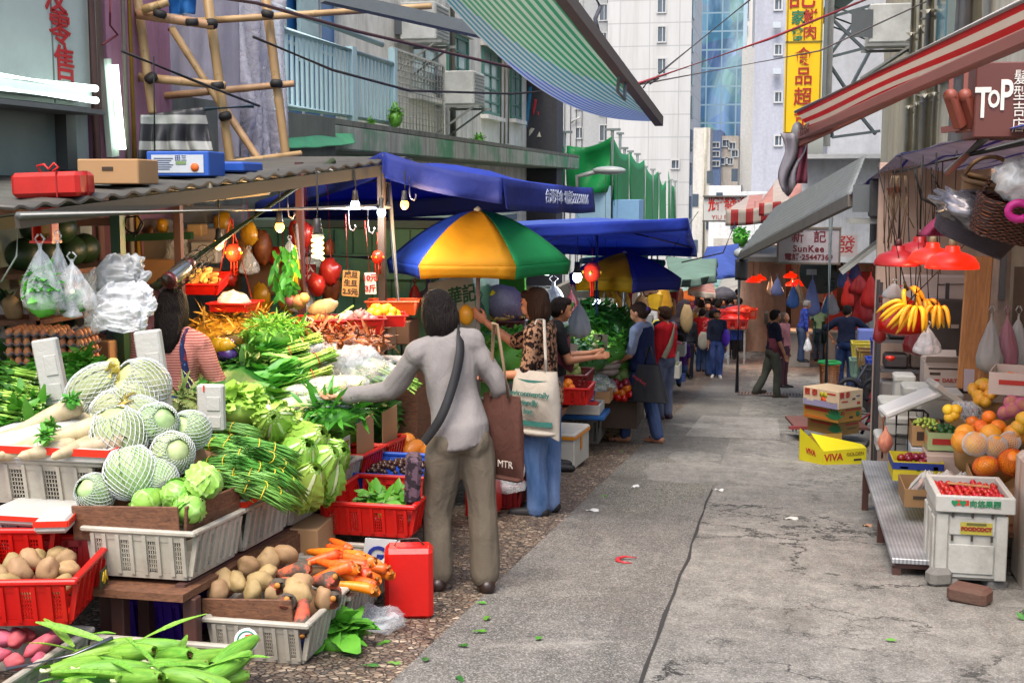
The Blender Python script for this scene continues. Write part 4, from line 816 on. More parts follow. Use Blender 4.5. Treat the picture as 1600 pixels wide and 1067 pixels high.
def tape_slab(label,c,dims,rz=0,tilt=(0,0)):
 t=T('foam_slab',label,'foam slab',c,rz);t.rotation_euler=(tilt[0],tilt[1],rz);L,W,H=dims;MB().box((0,0,0),dims,None,.012).build('slab',m_foam,t)
 mb=MB();mb.box((0,-W/2-.003,H*.22),(L*1.0,.006,H*.42));mb.box((L/2+.003,0,H*.22),(.006,W,H*.42));mb.build('red_tape',m_rt,t);return t
m_rt=M('#d3301c',.25,.15,12)
c=P(430,768,5.28);tape_slab('foam strip with red tape along the rim of the bean crate',(-2.22,5.27,zt(5.27)+.22),(.05,.5,.06),0)
lt=[lettuce('','',i)for i in range(2)];L3=[Place(q)for q in lt]
for k,(px,py,Y,rz,ty,lab)in enumerate([(482,690,5.75,2.6,.5,'romaine lettuce with a pale rib facing the street, topmost'),(470,715,5.65,2.3,.7,'large romaine lettuce bulging over the front crate'),(495,725,5.7,2.9,.6,'yellowish romaine lettuce at the crate rim'),(455,675,5.85,2.2,.4,'leafy romaine lettuce at the back of the front crate'),(505,745,5.75,2.7,.9,'romaine lettuce hanging lowest over the crate rim'),(430,660,5.75,1.9,.4,'romaine lettuce just behind the bean bundles'),(478,755,5.6,2.5,.8,'romaine lettuce stub end down by the crate wall'),(515,715,5.9,2.6,.5,'romaine lettuce beside the logo card')]):L3[k%2](P(px,py,Y),(.2*k,ty,rz),lab,.95)
cd4=T('advert_card','white card with a green swirl logo stuck in the crate','card',(-2.23,6.32,zt(6.3)+.05));MB().box((0,0,.11),(.006,.36,.3)).build('card',M('#c9c8bd',.6),cd4);mb=MB()
mb.tube([(.004,.07*math.cos(a*.3),.15+.045*math.sin(a*.3))for a in range(16)],.012,6,flat=.3);mb.build('logo',M('#1f6b55',.5),cd4);text('JT FRESHEST CO',.045,M('#8f8a20',.5),cd4,(.0045,0,.225),(PI/2,0,PI/2),bold=.002)
leafheap('dark leafy greens packed behind the logo card',(-2.6,6.35,zt(6.3)+.2),.3,.26,.16,240,m_leafd,seed=2)
for i,y in enumerate((6.8,7.27)):board(['brown cardboard sheet rising from the nearer red crate','brown cardboard sheet rising from the farther red crate'][i],(-2.24,y-.15,zt(y)+.1),(-2.24,y+.15,zt(y)+.1),.28,.006,m_card,'cardboard_sheet','cardboard')
leafheap('heap of spinach leaves behind the red crates',(-2.75,7.0,zt(7)+.22),.42,.6,.26,620,m_leafm,seed=3,stems=60,Lr=(.07,.13));leafheap('dark watercress spilling beside the far red crate',(-2.55,7.55,zt(7.3)+.2),.3,.25,.2,260,m_leafd,seed=4)
pk=[]
for i,(px,py,Y,rz)in enumerate([(480,612,6.4,.3),(515,600,6.5,.2),(545,598,6.6,.0),(470,632,6.25,.4),(505,628,6.3,.1),(535,622,6.45,.2)]):
 t=T('wrapped_corn','clear pack of peeled yellow corn under the reaching hand','packed corn',P(px,py,Y),rz,'packs of peeled corn');t.rotation_euler=(.3,0,rz);mb=MB();[mb.tube([(x-.09,y,0),(x,y,.005),(x+.09,y,0)],[.016,.024,.014],10)for x,y in((0,-.025),(0,.025))];mb.build('cobs',mat_veg('corn_pack','#d9b14a','#efe0a0',30)if i==0 else pk[0],t)
 if i==0:pk.append(t.children[0].data.materials[0])
 MB().ell((0,0,.005),(.125,.06,.036),16,8,None,.12,3,i).build('wrap',m_film,t)
leafheap('bagged spring onions below the wrapped corn',P(520,650,6.2),.18,.2,.08,160,m_leafm,seed=7,Lr=(.1,.2),wr=.18)
for i,(px,py,Y,w,h)in enumerate([(520,640,6.25,.3,.16),(560,565,6.9,.3,.18),(595,585,7.0,.25,.16),(500,560,7.0,.28,.2)]):
 o=MB().ell((0,0,0),(w/2,w/2.4,h/2),22,14,None,.5,3.2,i).build('plastic_wrap',m_film,None,P(px,py,Y));tag(o,['loose clear plastic over the spring onions','crinkled clear plastic beside the celery','clear plastic bag under the foam tray','clear plastic bag behind the choy sum'][i],'plastic bag')
gb_=[Place(greens_bunch('thick bunch of choy sum tied with a red band','bunches of choy sum stacked by the corn packs',.46,46,.062,seed=i+3))for i in range(3)]
for k,(px,py,Y,rz,ty)in enumerate([(455,600,6.5,PI+.5,.25),(430,628,6.35,PI+.3,.2),(462,575,6.65,PI+.6,.3),(420,560,6.8,PI+.4,.2),(405,590,6.6,PI+.2,.15),(440,545,6.9,PI+.5,.2),(395,620,6.4,PI+.2,.1),(425,645,6.25,PI+.2,.1)]):gb_[k%3](P(px,py,Y),(.1,ty,rz))
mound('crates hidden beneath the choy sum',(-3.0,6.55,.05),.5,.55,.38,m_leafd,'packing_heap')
leafheap('dark leafy tops of choy sum facing the seller',P(380,590,6.7),.2,.26,.13,320,m_leafd,seed=9,Lr=(.07,.14),wr=.28);leafheap('tuft of feathery greens on the choy sum stack',P(430,525,7.0),.2,.2,.1,320,m_leafm,seed=10,Lr=(.06,.12),wr=.13)
leafheap('heap of dried orange lily buds and brown mushrooms',P(520,545,7.3),.38,.32,.12,520,mat_veg('dried','#4a2b16','#9a5a22',14),'dried_mushrooms',(.05,.14),.14,12,cat='dried goods')
leafheap('mass of golden ginger and dried noodles behind the seller',P(372,528,7.3),.35,.35,.16,420,mat_veg('ginger_mass','#8d5f1c','#c9922f',14),'dried_noodles',(.06,.14),.12,13,cat='dried goods')
ce=Place(bundle(30,.5,.045,mat_veg('celery','#5f9a2c','#9cc452',10,(1,1,.3)),'celery_bundle','bundle of garlic stems with red bands','garlic stems','garlic stem bundles',.02,.006,m_rub,3,(.2,.8),False,'stems'))
for px,py,Y,rz in((578,566,7.2,-.55),(560,580,7.1,-.5),(600,578,7.1,-.5)):ce(P(px,py,Y),(0,.25,rz))
kb_=Place(greens_bunch('thick bunch of kai lan with cut stem ends','kai lan bunches at the left edge',.42,26,.07,seed=21,band=None,m_l=m_leafd))
for k,(px,py,Y,rz)in enumerate([(12,582,5.65,PI-.25),(8,606,5.5,PI-.15),(14,630,5.4,PI-.2),(4,655,5.3,PI-.1),(22,596,5.75,PI-.3),(-14,618,5.4,PI),(-10,640,5.3,PI-.1),(18,645,5.35,PI-.25)]):kb_(P(px,py,Y),(.1,-.1,rz))
leafheap('dark green leaves beneath the kai lan stems',P(35,680,5.35),.25,.2,.1,260,m_leafm,seed=14,Lr=(.1,.2),wr=.35);leafheap('leafy greens between the foam blocks',P(110,588,5.9),.25,.25,.1,260,m_leafm,seed=15,Lr=(.05,.1));leafheap('curly parsley in the far left corner',P(15,520,7.0),.35,.3,.2,420,m_leafd,seed=16,Lr=(.04,.08))
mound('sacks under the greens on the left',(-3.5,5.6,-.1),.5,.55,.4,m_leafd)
leafheap('lettuce heads behind the small foam block',P(375,640,6.0),.12,.16,.1,130,m_leafl,seed=17,Lr=(.05,.09),wr=.8);leafheap('asparagus tips beside the seller',P(298,640,5.8),.12,.2,.08,120,mat_veg('asp','#4f6a33','#8a8f4e',10),'asparagus',(.08,.16),.12,18,cat='asparagus')
for lab,px0,px1,yt,yb,Y,ry in[('tall dirty foam block leaning left among the greens',72,108,528,632,5.45,-.16),('tall foam block standing beside the seller',232,270,515,655,5.5,-.12),('short foam block with a red mark',312,351,600,672,5.45,.0)]:
 a=P((px0+px1)/2,yb,Y);h=P(px0,yt,Y).z-a.z;w=P(px1,yb,Y).x-P(px0,yb,Y).x;t=T('foam_block',lab,'foam block',a);t.rotation_euler=(0,ry,.1);MB().box((0,0,h/2),(w,.05,h),None,.008).build('block',m_foam,t);mb=MB();mb.box((w*.15,-.027,h*.6),(w*.5,.006,h*.3),None,.002);mb.box((w*.15,-.027,h*.2),(w*.5,.006,h*.25),None,.002);mb.build('moulded_panel',m_foam,t)
 if px0==312:MB().box((-w*.2,-.027,h*.93),(.006,.006,.03)).build('red_mark',m_rt,t)
dl=[root_veg(.30,.045,m_dai,'white_radish','','radish',None,.012,.42,M('#cfd9a4'),i)for i in range(3)];dp=[Place(q)for q in dl]
def dai(k,px,py,Y,rz,ty,sc,lab):
 o=dp[k%3](P(px,py,Y),(0,0,0),lab,sc);d=V((math.cos(rz)*math.cos(ty),math.sin(rz)*math.cos(ty),math.sin(ty)));o.rotation_euler=d.to_track_quat('-Z','Y').to_euler();return o
for k,a in enumerate([(72,652,4.95,.5,.35,1.05,'white radish lying on top of the pile with a green stub'),(120,668,4.85,.4,.2,1.05,'white radish propped in front with its tip to the camera side'),(95,660,5.05,.3,.2,.9,'white radish wedged between the two biggest'),(20,680,4.9,.2,.15,.95,'white radish half out of view at the tray end'),(45,690,4.8,.7,.2,.9,'short stubby radish second from the tray end'),(75,696,4.75,.9,.1,.85,'brown tinted radish under the topmost one'),(112,700,4.75,1.2,.1,.75,'small brown tinted radish at the tray rim'),(145,690,4.8,.4,.1,.95,'white radish lowest at the corner of the tray'),(10,700,4.75,.3,.1,.9,'muddy radish at the left rim of the tray'),(160,655,5.05,.2,.1,.9,'white radish touching the big netted cabbage')]):dai(k,*a)
for i,(px,py,Y)in enumerate([(112,632,4.95),(78,670,4.8),(70,688,4.72)]):leafheap(['green stub of leaves on the topmost radish','tuft of radish leaves in the middle of the pile','radish leaf tuft by the tray rim'][i],P(px,py,Y),.025,.025,.03,34,m_leafm,'radish_leaves',(.03,.06),.4,i+30,kind=None,cat='leaves')
dz=P(165,715,4.72);foambox('white foam tray of radishes with red tape round its rim',(dz.x-.36,4.98,dz.z-.03),(.74,.5,.06));mb=MB();mb.box((0,-.257,.045),(.75,.008,.03));mb.box((.377,0,.045),(.008,.5,.03));tag(mb.build('red_tape',m_rt,None,(dz.x-.36,4.98,dz.z-.03)),'glossy red tape around the radish tray','tape')
mound('crushed ice paper under the radishes',(dz.x-.36,4.98,dz.z-.02),.36,.24,.12,m_foam)
crate('white crate under the radish tray',(dz.x-.36,5.0,dz.z-.23),(.56,.42,.19));crate('grey white crate left of the one under the radish tray',(dz.x-.98,5.0,dz.z-.235),(.5,.42,.19))
sh=T('lower_shelf','wooden shelf below the radish crate','shelf',(-3.15,4.95,0));MB().box((0,0,dz.z-.262),(1.3,.5,.03)).build('shelf_board',m_wood,sh);[MB().box((x,y,(dz.z-.28+gz(5))/2),(.05,.05,dz.z-.28-gz(5))).build('leg',m_legs,sh)for x in(-.55,.62)for y in(-.2,.2)]
a=P(50,803,4.62);tape_slab('foam lid with orange tape stacked under the radish crate',(a.x,4.66,a.z),(.34,.3,.045));tape_slab('white foam lid with an orange stripe poking out past the board',P(90,812,4.5),(.13,.22,.055),.3)
crate('grey crate in the shade under the radish shelf',P(40,850,4.95),(.5,.4,.2),M('#8f8e93',.5,dirt=.5))
rc=P(50,968,4.15);crate('red crate with a potato pile and a yellow 4A label',(rc.x-.1,4.35,rc.z),(.4,.55,.17),m_crr,.25);crate('empty red crate behind the potato one',(rc.x-.45,4.75,rc.z+.06),(.45,.5,.17),m_crr,.2)
lb=T('crate_label','dark label reading 4A on the red potato crate','label',(rc.x+.145,4.42,rc.z+.09),.25);MB().box((0,0,0),(.005,.09,.07)).build('plate',M('#2c3a22',.5),lb);text('4A',.06,M('#e0b520',.5),lb,(.004,0,0),(PI/2,0,PI/2),bold=.002)
pt=[Place(potato(m_pot,i,(.052,.04,.036),'potato','washed potato in the red crate','potatoes in the red crate'))for i in range(4)]
heap(lambda p,r,l,s:pt[rr.randrange(4)](p,r,None,s,'potatoes in the red crate'),(rc.x-.08,4.35,rc.z+.08),.15,.19,.09,.045,13,rr)
LOW=[('low white crate of potatoes and muddy carrots at the front',4.56,5.04,.30,-.47),('low white crate of carrots in the middle',5.06,5.54,.33,-.52),('low white crate end with a paper sign',5.56,5.82,.33,-.51)]
for lab,y0,y1,zr,zb in LOW:crate(lab,(-1.965,(y0+y1)/2,zb),(.36,y1-y0-.06,.165))
tag(MB().box((0,0,0),(.1,.5,.16)).build('wooden_block',m_wood,None,(-2.0,4.8,-.555+.0)),'wooden block propping the lowest front crate','block')
board('brown hardboard across the front of the low potato crate',P(318,972,4.6),P(458,975,4.6),.10)
board('long brown plank behind the low carrot crate',(-2.2,4.75,-.36),(-2.18,5.85,-.36),.12)
pl=[Place(potato(m_pot,i+9,(.058,.043,.038),'potato','brown potato in the low white crate','potatoes in the low white crate'))for i in range(4)]
for k,(px,py,Y)in enumerate([(350,908,4.75),(370,908,4.75),(388,885,4.9),(405,908,4.75),(415,898,4.85),(447,866,5.05),(470,912,4.75),(465,925,4.7),(505,935,4.78),(395,925,4.7),(340,925,4.68),(430,930,4.7),(418,875,5.0)]):pl[k%4](P(px,py,Y),(rr.gauss(0,.6),rr.gauss(0,.9),rr.random()*6),None,rr.uniform(.85,1.15))
cb=Place(root_veg(.17,.04,m_card_,'muddy_carrot','thick muddy carrot','carrot','muddy carrots',.008,.5,M('#b5762c'),2))
def point(o,d):o.rotation_euler=V(d).to_track_quat('-Z','Y').to_euler()
for px,py,Y,d,lab in[(455,888,4.92,(.85,.1,.25),'thick muddy carrot lying across the potatoes'),(505,902,4.85,(.8,-.5,.25),'thickest muddy carrot with its crown to the right'),(442,908,4.75,(.1,-1,.1),'muddy carrot end pointing at the camera'),(455,935,4.68,(.15,-1,.3),'muddy carrot beside the brown hardboard'),(472,962,4.62,(.2,-.6,-.8),'short muddy carrot standing in the crate corner'),(522,925,4.85,(.3,-1,0),'slim muddy carrot at the crate rim')]:
 o=cb(P(px,py,Y),(0,0,0),lab,.95,None);point(o,d)
 if 'group' in o:del o['group']
cc=[Place(root_veg(.19,.026,m_car,'carrot','bright clean orange carrot','carrot','clean carrots in the middle low crate',.008,.35,M('#8a5a1c'),i+4))for i in range(3)]
for k in range(20):
 px,py,Y=[(525,857,5.35),(540,865,5.3),(500,872,5.2),(515,880,5.15),(550,872,5.25),(560,880,5.25),(575,885,5.3),(555,888,5.15),(535,890,5.1),(570,895,5.2),(545,900,5.1),(560,905,5.1),(580,875,5.4),(530,850,5.45),(520,892,5.05),(565,912,5.1),(545,880,5.2),(505,862,5.3),(585,890,5.35),(552,915,5.05)][k]
 point(cc[k%3](P(px,py,Y),(0,0,0)),(.8+rr.gauss(0,.2),-.25+rr.gauss(0,.25),rr.gauss(0,.12)))
MB_=MB().ell((0,0,0),(.16,.5,.1),14,8).build('packing_heap',m_cardd,None,(-1.97,5.1,-.4));tag(MB_,'crumpled brown paper lining the low crates','packing')
sg=T('paper_sign','white paper sheet with blue scrawl in the low crate','paper',P(594,868,5.72));sg.rotation_euler=(.1,.15,.5);MB().box((0,0,0),(.17,.004,.17)).build('sheet',M('#cfcfcb',.6),sg);text('Gs',.12,M('#27368a',.5),sg,(0,-.004,0),(PI/2,0,0),bold=.003)
carton('brown carton behind the carrots',(-2.35,5.75,-.42),(.5,.3,.2),rz=.05)
jc=T('jerrycan','battered red jerrycan standing on the pavement','jerrycan',G(640,962),.25);MB().box((0,0,.17),(.22,.15,.33),None,.02).build('body',M('#cf120a',.4,.25,6,dirt=.35,dirtc='#5a120c',bump=.15),jc);MB().tube([(-.07,0,.33),(-.05,.01,.36),(.04,.01,.365),(.075,0,.33)],.004,6).build('wire_handle',m_tiex,jc);tag(crate('red crate of leaves resting behind the jerrycan',(-1.93,6.15,-.31),(.42,.55,.16),m_crr),None,None)
leafheap('a few green leaves in the red crate',(-1.9,6.1,-.2),.15,.2,.05,60,m_leafm,seed=40,Lr=(.08,.12))
crate('blue crate of chestnuts',(-2.02,6.75,-.28),(.42,.5,.13),m_crb)
ch=Place(fruit(.018,M('#3a2015',.35,.3,20),'chestnut','glossy brown chestnut in the blue crate','chestnut','chestnuts in the blue crate',.8));heap(lambda p,r,l,s:ch(p,r,None,s),(-2.02,6.75,-.19),.18,.21,.05,.017,60,rr)
foambox('shallow pale tray holding papayas',(-2.12,7.35,-.26),(.42,.5,.06));pp=Place(fruit(.06,M('#d9822b',.4,.25,5),'papaya','','papaya',None,1.5))
for lab,x,y in(('big orange papaya in the tray',-2.1,7.3),('papaya at the tray corner by the trousers',-1.98,7.2),('papaya at the back of the pale tray',-2.2,7.5)):pp((x,y,-.17),(1.4,0,rr.random()*3),lab,.9)
for i,(px,py,c)in enumerate([(640,745,'#d9a014'),(655,742,'#d9a014'),(632,760,'#b01218'),(650,762,'#b01218'),(662,752,'#21501c'),(668,765,'#d9a014'),(625,766,'#a01420'),(645,756,'#d8a818')]):
 tag(MB().ell((0,0,0),(.045,.045,.05),18,10,None,.22,2.2,i).build('bell_pepper',M(c,.2,.15,5),None,P(px,py,7.75)),'glossy yellow bell pepper under the table edge' if c.startswith('#d')else('glossy red bell pepper under the table edge' if c[1]in 'ab' else 'dark green bell pepper among yellow ones'),'bell pepper','bell peppers by the trousers')
crate('dark crate of bell peppers under the table edge',(-2.2,7.8,-.42),(.42,.5,.14),M('#3c3a3a'))
crate('purple crate pushed under the table',P(245,995,4.85)+V((0,.1,0)),(.3,.3,.2),m_crp);crate('purple crate stacked on the other one under the table',P(245,945,4.85)+V((0,.1,0)),(.3,.3,.13),m_crp)
cz=P(390,1012,4.3);ck=crate('white crate heaped with husked corn at the picture bottom',(cz.x-.34,3.92,cz.z-.2),(.6,.68,.2))
cn=[Place(corn('unhusked green corn cob in the front crate','corn cobs in the front crate',i))for i in range(3)]
for k in range(15):
 px,py,Y=[(200,1020,4.0),(225,1012,4.1),(265,1050,3.9),(285,1045,3.95),(240,1052,3.9),(330,1060,4.0),(365,1020,4.15),(350,1045,4.0),(180,1045,3.85),(150,1020,4.0),(130,1040,3.85),(215,1058,3.8),(300,1060,3.85),(270,1025,4.05),(310,1030,4.1)][k];o=cn[k%3](P(px,py,Y),(0,0,0));point(o,(-.9+rr.gauss(0,.3),rr.gauss(-.2,.5),rr.gauss(0,.15)))
hl=[Place(long_leaf('loose green corn husk leaf','husk leaves in the corn crate',.17+.04*i,.03,i,.2))for i in range(4)]
for k,(px,py,Y)in enumerate([(110,1035,3.9),(90,1045,3.85),(130,1020,4.0),(160,1000,4.0),(180,990,4.1),(115,1010,4.0),(220,1000,4.0),(245,1035,3.9),(85,1055,3.8),(205,1040,3.85),(290,1055,3.9),(340,1045,4.0),(360,1030,4.05),(150,1058,3.8),(195,1055,3.8),(260,1060,3.8),(100,1062,3.75),(320,1020,4.1),(275,1040,3.95),(230,1062,3.75)]):hl[k%4](P(px,py,Y),(rr.gauss(0,.4),rr.gauss(.02,.2),rr.choice((.3,2.6,3.4,.9,-.6))+rr.gauss(0,.4)))
tag(MB().box((0,0,0),(.5,.6,.1)).build('packing_heap',m_leafd,None,(cz.x-.36,3.9,cz.z-.12)),'dark leaf litter filling the corn crate','packing')
st=T('crate_sticker','round white sticker with red and green marks on the corn crate','sticker',P(385,1000,4.32));st.rotation_euler=(PI/2-.4,0,.3);MB().lathe([(.001,0),(.045,0),(.045,.003),(.001,.003)],20).build('disc',M('#d8d8d4'),st);MB().box((.01,.012,.004),(.03,.02,.003)).build('red_mark',m_rt,st);MB().tube([(.033*math.cos(a*.3),.033*math.sin(a*.3),.004)for a in range(12)],.003,5).build('green_ring',m_grn,st)
sz=P(10,1040,4.0);crate('white crate of pink sweet potatoes at the left corner',(sz.x-.12,4.0,sz.z-.12),(.5,.55,.16));sp=[Place(potato(m_swp,i+3,(.07,.032,.03),'sweet_potato','pink sweet potato in the corner crate','sweet potatoes in the corner crate',cat='sweet potato'))for i in range(3)]
heap(lambda p,r,l,s:sp[rr.randrange(3)](p,r,None,s),(sz.x-.05,4.02,sz.z+.0),.2,.22,.07,.042,14,rr,tilt=.4)
tag(MB().tube([(0,0,0),(.2,.1,.03),(.32,.16,.08)],.008,6).build('metal_rod',M('#77787c',.35,metal=1),None,P(10,1045,3.85)),'thin steel rod across the sweet potatoes','rod')
tag(MB().ell((0,0,0),(.13,.1,.06),20,12,None,.5,3,2).build('plastic_bag',m_film,None,G(585,985)+V((0,0,.05))),'crumpled clear plastic bag beside the low crates','plastic bag');leafheap('torn green leaves on the pavement below the low crate',G(540,1010)+V((-.03,0,.03)),.1,.12,.07,40,m_leafm,'torn_leaves',(.1,.2),.45,44,kind=None,cat='leaves')
tag(MB().box((0,0,0),(.04,.04,.2)).build('blue_post',M('#1f3f8a',.5),None,(-1.83,4.72,-.52)),'short blue post under the low front crate','post')
#over and behind the left stall
rr=random.Random(23)
m_tile=mat_wall('shop_wall','#a9b3ac','#6d7872',.5,1.2);ns=T('corner_shop','pale green walled corner shop at the far left','building',(-4.62,6.4,0));MB().box((-.6,0,1.6),(1.2,3.4,5.6)).build('wall',m_tile,ns)
dfm=M('#4e514f',.5,.2,dirt=.3);mb=MB();a=PXp(98,190,-4.58);mb.box((.05,a.y-6.4,a.z-.9),(.1,.12,2.0));b=PXp(-60,160,-4.58);mb.box((.05,(a.y+b.y)/2-6.4-.06,a.z+.1),(.1,abs(a.y-b.y)-.02,.1));mb.build('door_frame',dfm,ns)
MB().box((.01,a.y-6.4-.42,a.z-.9),(.03,.7,1.9)).build('mirror_panel',M('#7d8d88',.25,.3,2),ns)
sb=T('shop_sign','white painted sign board with red vertical characters','sign',PXp(50,140,-4.5));MB().box((0,-.35,.8),(.06,2.2,1.75)).build('panel',M('#a9b4ae',.6,.08,dirt=.15),sb);MB().box((0,.77,.8),(.1,.05,1.8)).build('side_trim',M('#5b4a42',.6),sb);mb=MB();mb.box((.033,.2,.8),(.004,.012,1.74));mb.build('panel_joint',M('#5f6a65'),sb);m_sred=M('#a81c22',.5,.15)
for c_,px,py in(('零',95,48),('售',103,104),('及',88,-4)):p=PXp(px,py,-4.46)-sb.location;text(c_,.235,m_sred,sb,(.036,p.y,p.z),(PI/2,0,PI/2),bold=.003,sx=1.1)
m_tube=EM('#e6fff4',3,'fluorescent');ft=T('fluorescent_light','double fluorescent tube under the white sign board','light',PXp(150,150,-4.3));L=1.5
MB().box((-.1,-L/2+.02,.0),(.12,L,.07)).build('housing',M('#9aa19e',.5),ft)
for z in(.045,-.03):MB().tube([(0,0,z),(0,-L,z)],.022,10).build('tube',m_tube,ft)
cn_=MB().box((-.14,-.9,-.1),(.3,2.0,.03)).build('shelf_board',M('#6d716f',.7,dirt=.4),ft)
pp_=T('pink_pillar','flaking pink painted pillar with pipes beside the white sign','pillar',(-4.75,8.55,-.9));MB().box((0,.1,2.6),(.5,.95,6.6)).build('shaft',mat_wall('pink_paint','#a8788c','#5e3f47',.6,1.4),pp_)
vt=T('fluorescent_light','upright fluorescent tube in a white batten on the pink pillar','light',PXp(183,245,-4.46));q=PXp(170,92,-4.46)-vt.location;MB().bar((-.03,0,0),(-.03,q.y,q.z),.1,.04,V((1,0,0))).build('batten',M('#b9c4b4',.5,dirt=.25),vt);MB().tube([(.03,.02,.05),(.03,q.y+.02,q.z-.04)],.026,10).build('tube',m_tube,vt)
for i,(px,r,c)in enumerate([(148,.03,'#8a6a66'),(197,.02,'#b8b0a0'),(207,.018,'#c29a3c')]):tag(MB().tube([(0,0,-1.2),(0,0,2.6)],r,8).build('wall_pipe',M(c,.5,dirt=.3),None,PXp(px,150,-4.42)),['dull red pipe left of the upright tube','cream conduit right of the upright tube','thin yellow pipe at the right of the pink pillar'][i],'pipe')
wire([PXp(172,0,-4.4),PXp(172,40,-4.4),PXp(184,55,-4.4),PXp(160,70,-4.4)],.008,'cable',M('#5d1420'),'dark red cable looping on the pink pillar')
def sheetwall(label,pts,mat,seed,amp=.1,name='tarpaulin',nu=26,nv=16):
 a,b,c,d=[V(p)for p in pts];o0=a.copy();ax=(b-a).normalized();nrm=ax.cross(V((0,0,1)))
 def fn(u,v):
  p=a.lerp(b,u).lerp(d.lerp(c,u),v);return p-o0+nrm*(amp*NZ.noise(V((u*5,v*1.6,seed)))+amp*.5*math.sin(u*23+seed+2*NZ.noise(V((v*2,u*2,seed))))*(.3+v))
 return tag(MB().grid(fn,nu,nv,.01).build(name,mat,None,o0),label,'tarpaulin')
m_tarpg=mat_wall('grey_purple_tarp','#83808c','#55505c',.5,1.5,rough=.55);m_tarpw=mat_film('#b8b4bc',.55,'scaffold_sheet')
Yb=10.2
sheetwall('big grey purple tarpaulin hung behind the bamboo',[P(205,-30,Yb),P(372,-30,Yb),P(372,300,Yb),P(205,300,Yb)],m_tarpg,1);sheetwall('translucent plastic sheet hanging right of the bamboo upright',[P(368,-20,10.6),P(438,-10,11.2),P(425,262,11.2),P(352,262,10.6)],m_tarpw,4,.22);sheetwall('blue and white striped tarpaulin slung high on the scaffold',[P(212,-20,9.2),P(308,-25,9.3),P(302,22,9.3),P(212,46,9.2)],mat_stripe('blue_stripe_tarp',['#2272b8','#2272b8','#c5d4de'],5,2),6,.06)
sheetwall('black and grey striped woven sheet bundled over the boxes',[P(220,180,8.4),P(318,168,8.5),P(336,250,8.5),P(218,252,8.4)],mat_stripe('grey_stripe_sheet',['#2f2f33','#2f2f33','#a7a8a3'],5.5,2,.5,.4,0),8,.07)
m_bam=mat_veg('bamboo','#8a6a48','#b08d64',4,(1,1,.3),rough=.55,spots=('#4b3826',6,.58));m_tie=M('#1a1816',.7)
def bamboo(label,a,b,r=.032):
 a=V(a);b=V(b);n=16;L=(b-a).length;pts=[];rs=[];k=max(3,int(L/.38))
 for i in range(k):
  for u,f in((0,1.13),(.05,1.),(.95,1.)):pts.append(a.lerp(b,(i+u)/k)+V((0,0,0)));rs.append(r*f*(1-.12*i/k))
 pts.append(b);rs.append(r*.9);c=(a+b)/2
 return tag(MB().tube([p-c for p in pts],rs,9).build('bamboo_pole',m_bam,None,c),label,'bamboo pole')
for lab,a,b,r in[('upright bamboo pole left of the scaffold opening',P(213,-15,8.6),P(238,178,8.6),.034),('second bamboo upright just behind the left one',P(228,30,9.2),P(250,175,9.2),.03),('tall bamboo upright in the middle of the scaffold',P(322,-20,8.8),P(360,255,8.8),.036),('bamboo upright at the right end by the balcony',P(413,-20,9.2),P(447,246,9.2),.036),('short knotty bamboo crosspiece under the blue tarpaulin',P(212,22,8.5),P(334,40,8.7),.036),('bamboo stub poking out at the top left',P(222,16,8.45),P(263,4,8.5),.03),('long thin bamboo crosspiece running right past the balcony',P(305,34,8.9),P(674,10,9.6),.026),('bamboo crosspiece in the middle, tapered left end',P(218,121,8.6),P(352,134,8.7),.032),('bamboo crosspiece from the middle upright to the balcony',P(240,152,9.0),P(460,131,9.3),.028),('slanting bamboo brace crossing to the middle upright',P(268,45,9.0),P(345,165,8.9),.028),('slanting bamboo brace from the middle upright to the roof',P(330,140,9.1),P(410,258,9.0),.03),('low bamboo pole lying along the roof edge',P(355,256,8.7),P(470,240,9.2),.025)]:bamboo(lab,a,b,r)
for i,(px,py,Y)in enumerate([(236,122,8.55),(340,134,8.65),(330,38,8.7),(432,131,9.15),(418,22,9.1),(250,22,8.48),(300,35,8.62),(352,182,8.75)]):tag(MB().lathe([(.042,-.025),(.05,0),(.042,.025)],9).build('lashing',m_tie,None,P(px,py,Y),(rr.gauss(0,.3),rr.gauss(0,.3),0)),'black plastic lashing on a bamboo joint','lashing','lashings on the bamboo scaffold')
#stall roof
FL,FR,BR,BL=P(22,325,5.3),P(645,246,8.6),V((-4.5,9.6,1.62)),V((-4.62,5.6,1.36));c0=FL.copy();rf=T('stall_roof','low corrugated tin roof over the vegetable stall','roof',c0)
m_tin=M('#55524b',.55,.3,4,dirt=.6,dirtc='#37322b');MB().grid(lambda u,v:(FL.lerp(FR,u)).lerp(BL.lerp(BR,u),v)-c0+V((0,0,.012*math.sin(u*150))),120,4,.012).build('sheet',m_tin,rf)
m_beam=M('#34432f',.6,.3,dirt=.4,dirtc='#1d1a16');mb=MB();mb.bar(FL-c0-V((0,-.02,.06)),FR-c0-V((0,-.02,.06)),.03,.07);mb.build('front_beam',M('#47433a',.6,dirt=.5),rf)
for u in(.2,.42,.62,.82,.97):MB().bar(FL.lerp(FR,u)-c0-V((0,0,.07)),BL.lerp(BR,u)-c0-V((0,0,.07)),.05,.06).build('rafter',m_beam,rf)
for v in(.33,.7):MB().bar(FL.lerp(BL,v)-c0-V((0,0,.13)),FR.lerp(BR,v)-c0-V((0,0,.13)),.045,.06).build('purlin',m_wood if v>.5 else m_beam,rf)
m_gp2=M('#24502f',.5,.25,6,dirt=.45,dirtc='#1d1a16');m_pole=M('#8d8f8d',.35,.15,6,metal=.6,dirt=.3)
def post(label,a,b,r,m,sq=False,name='stall_post',cat='post'):
 a=V(a);b=V(b);c=(a+b)/2;mb=MB();(mb.bar(a-c,b-c,r*2,r*2)if sq else mb.tube([a-c,b-c],r,10));return tag(mb.build(name,m,None,c),label,cat)
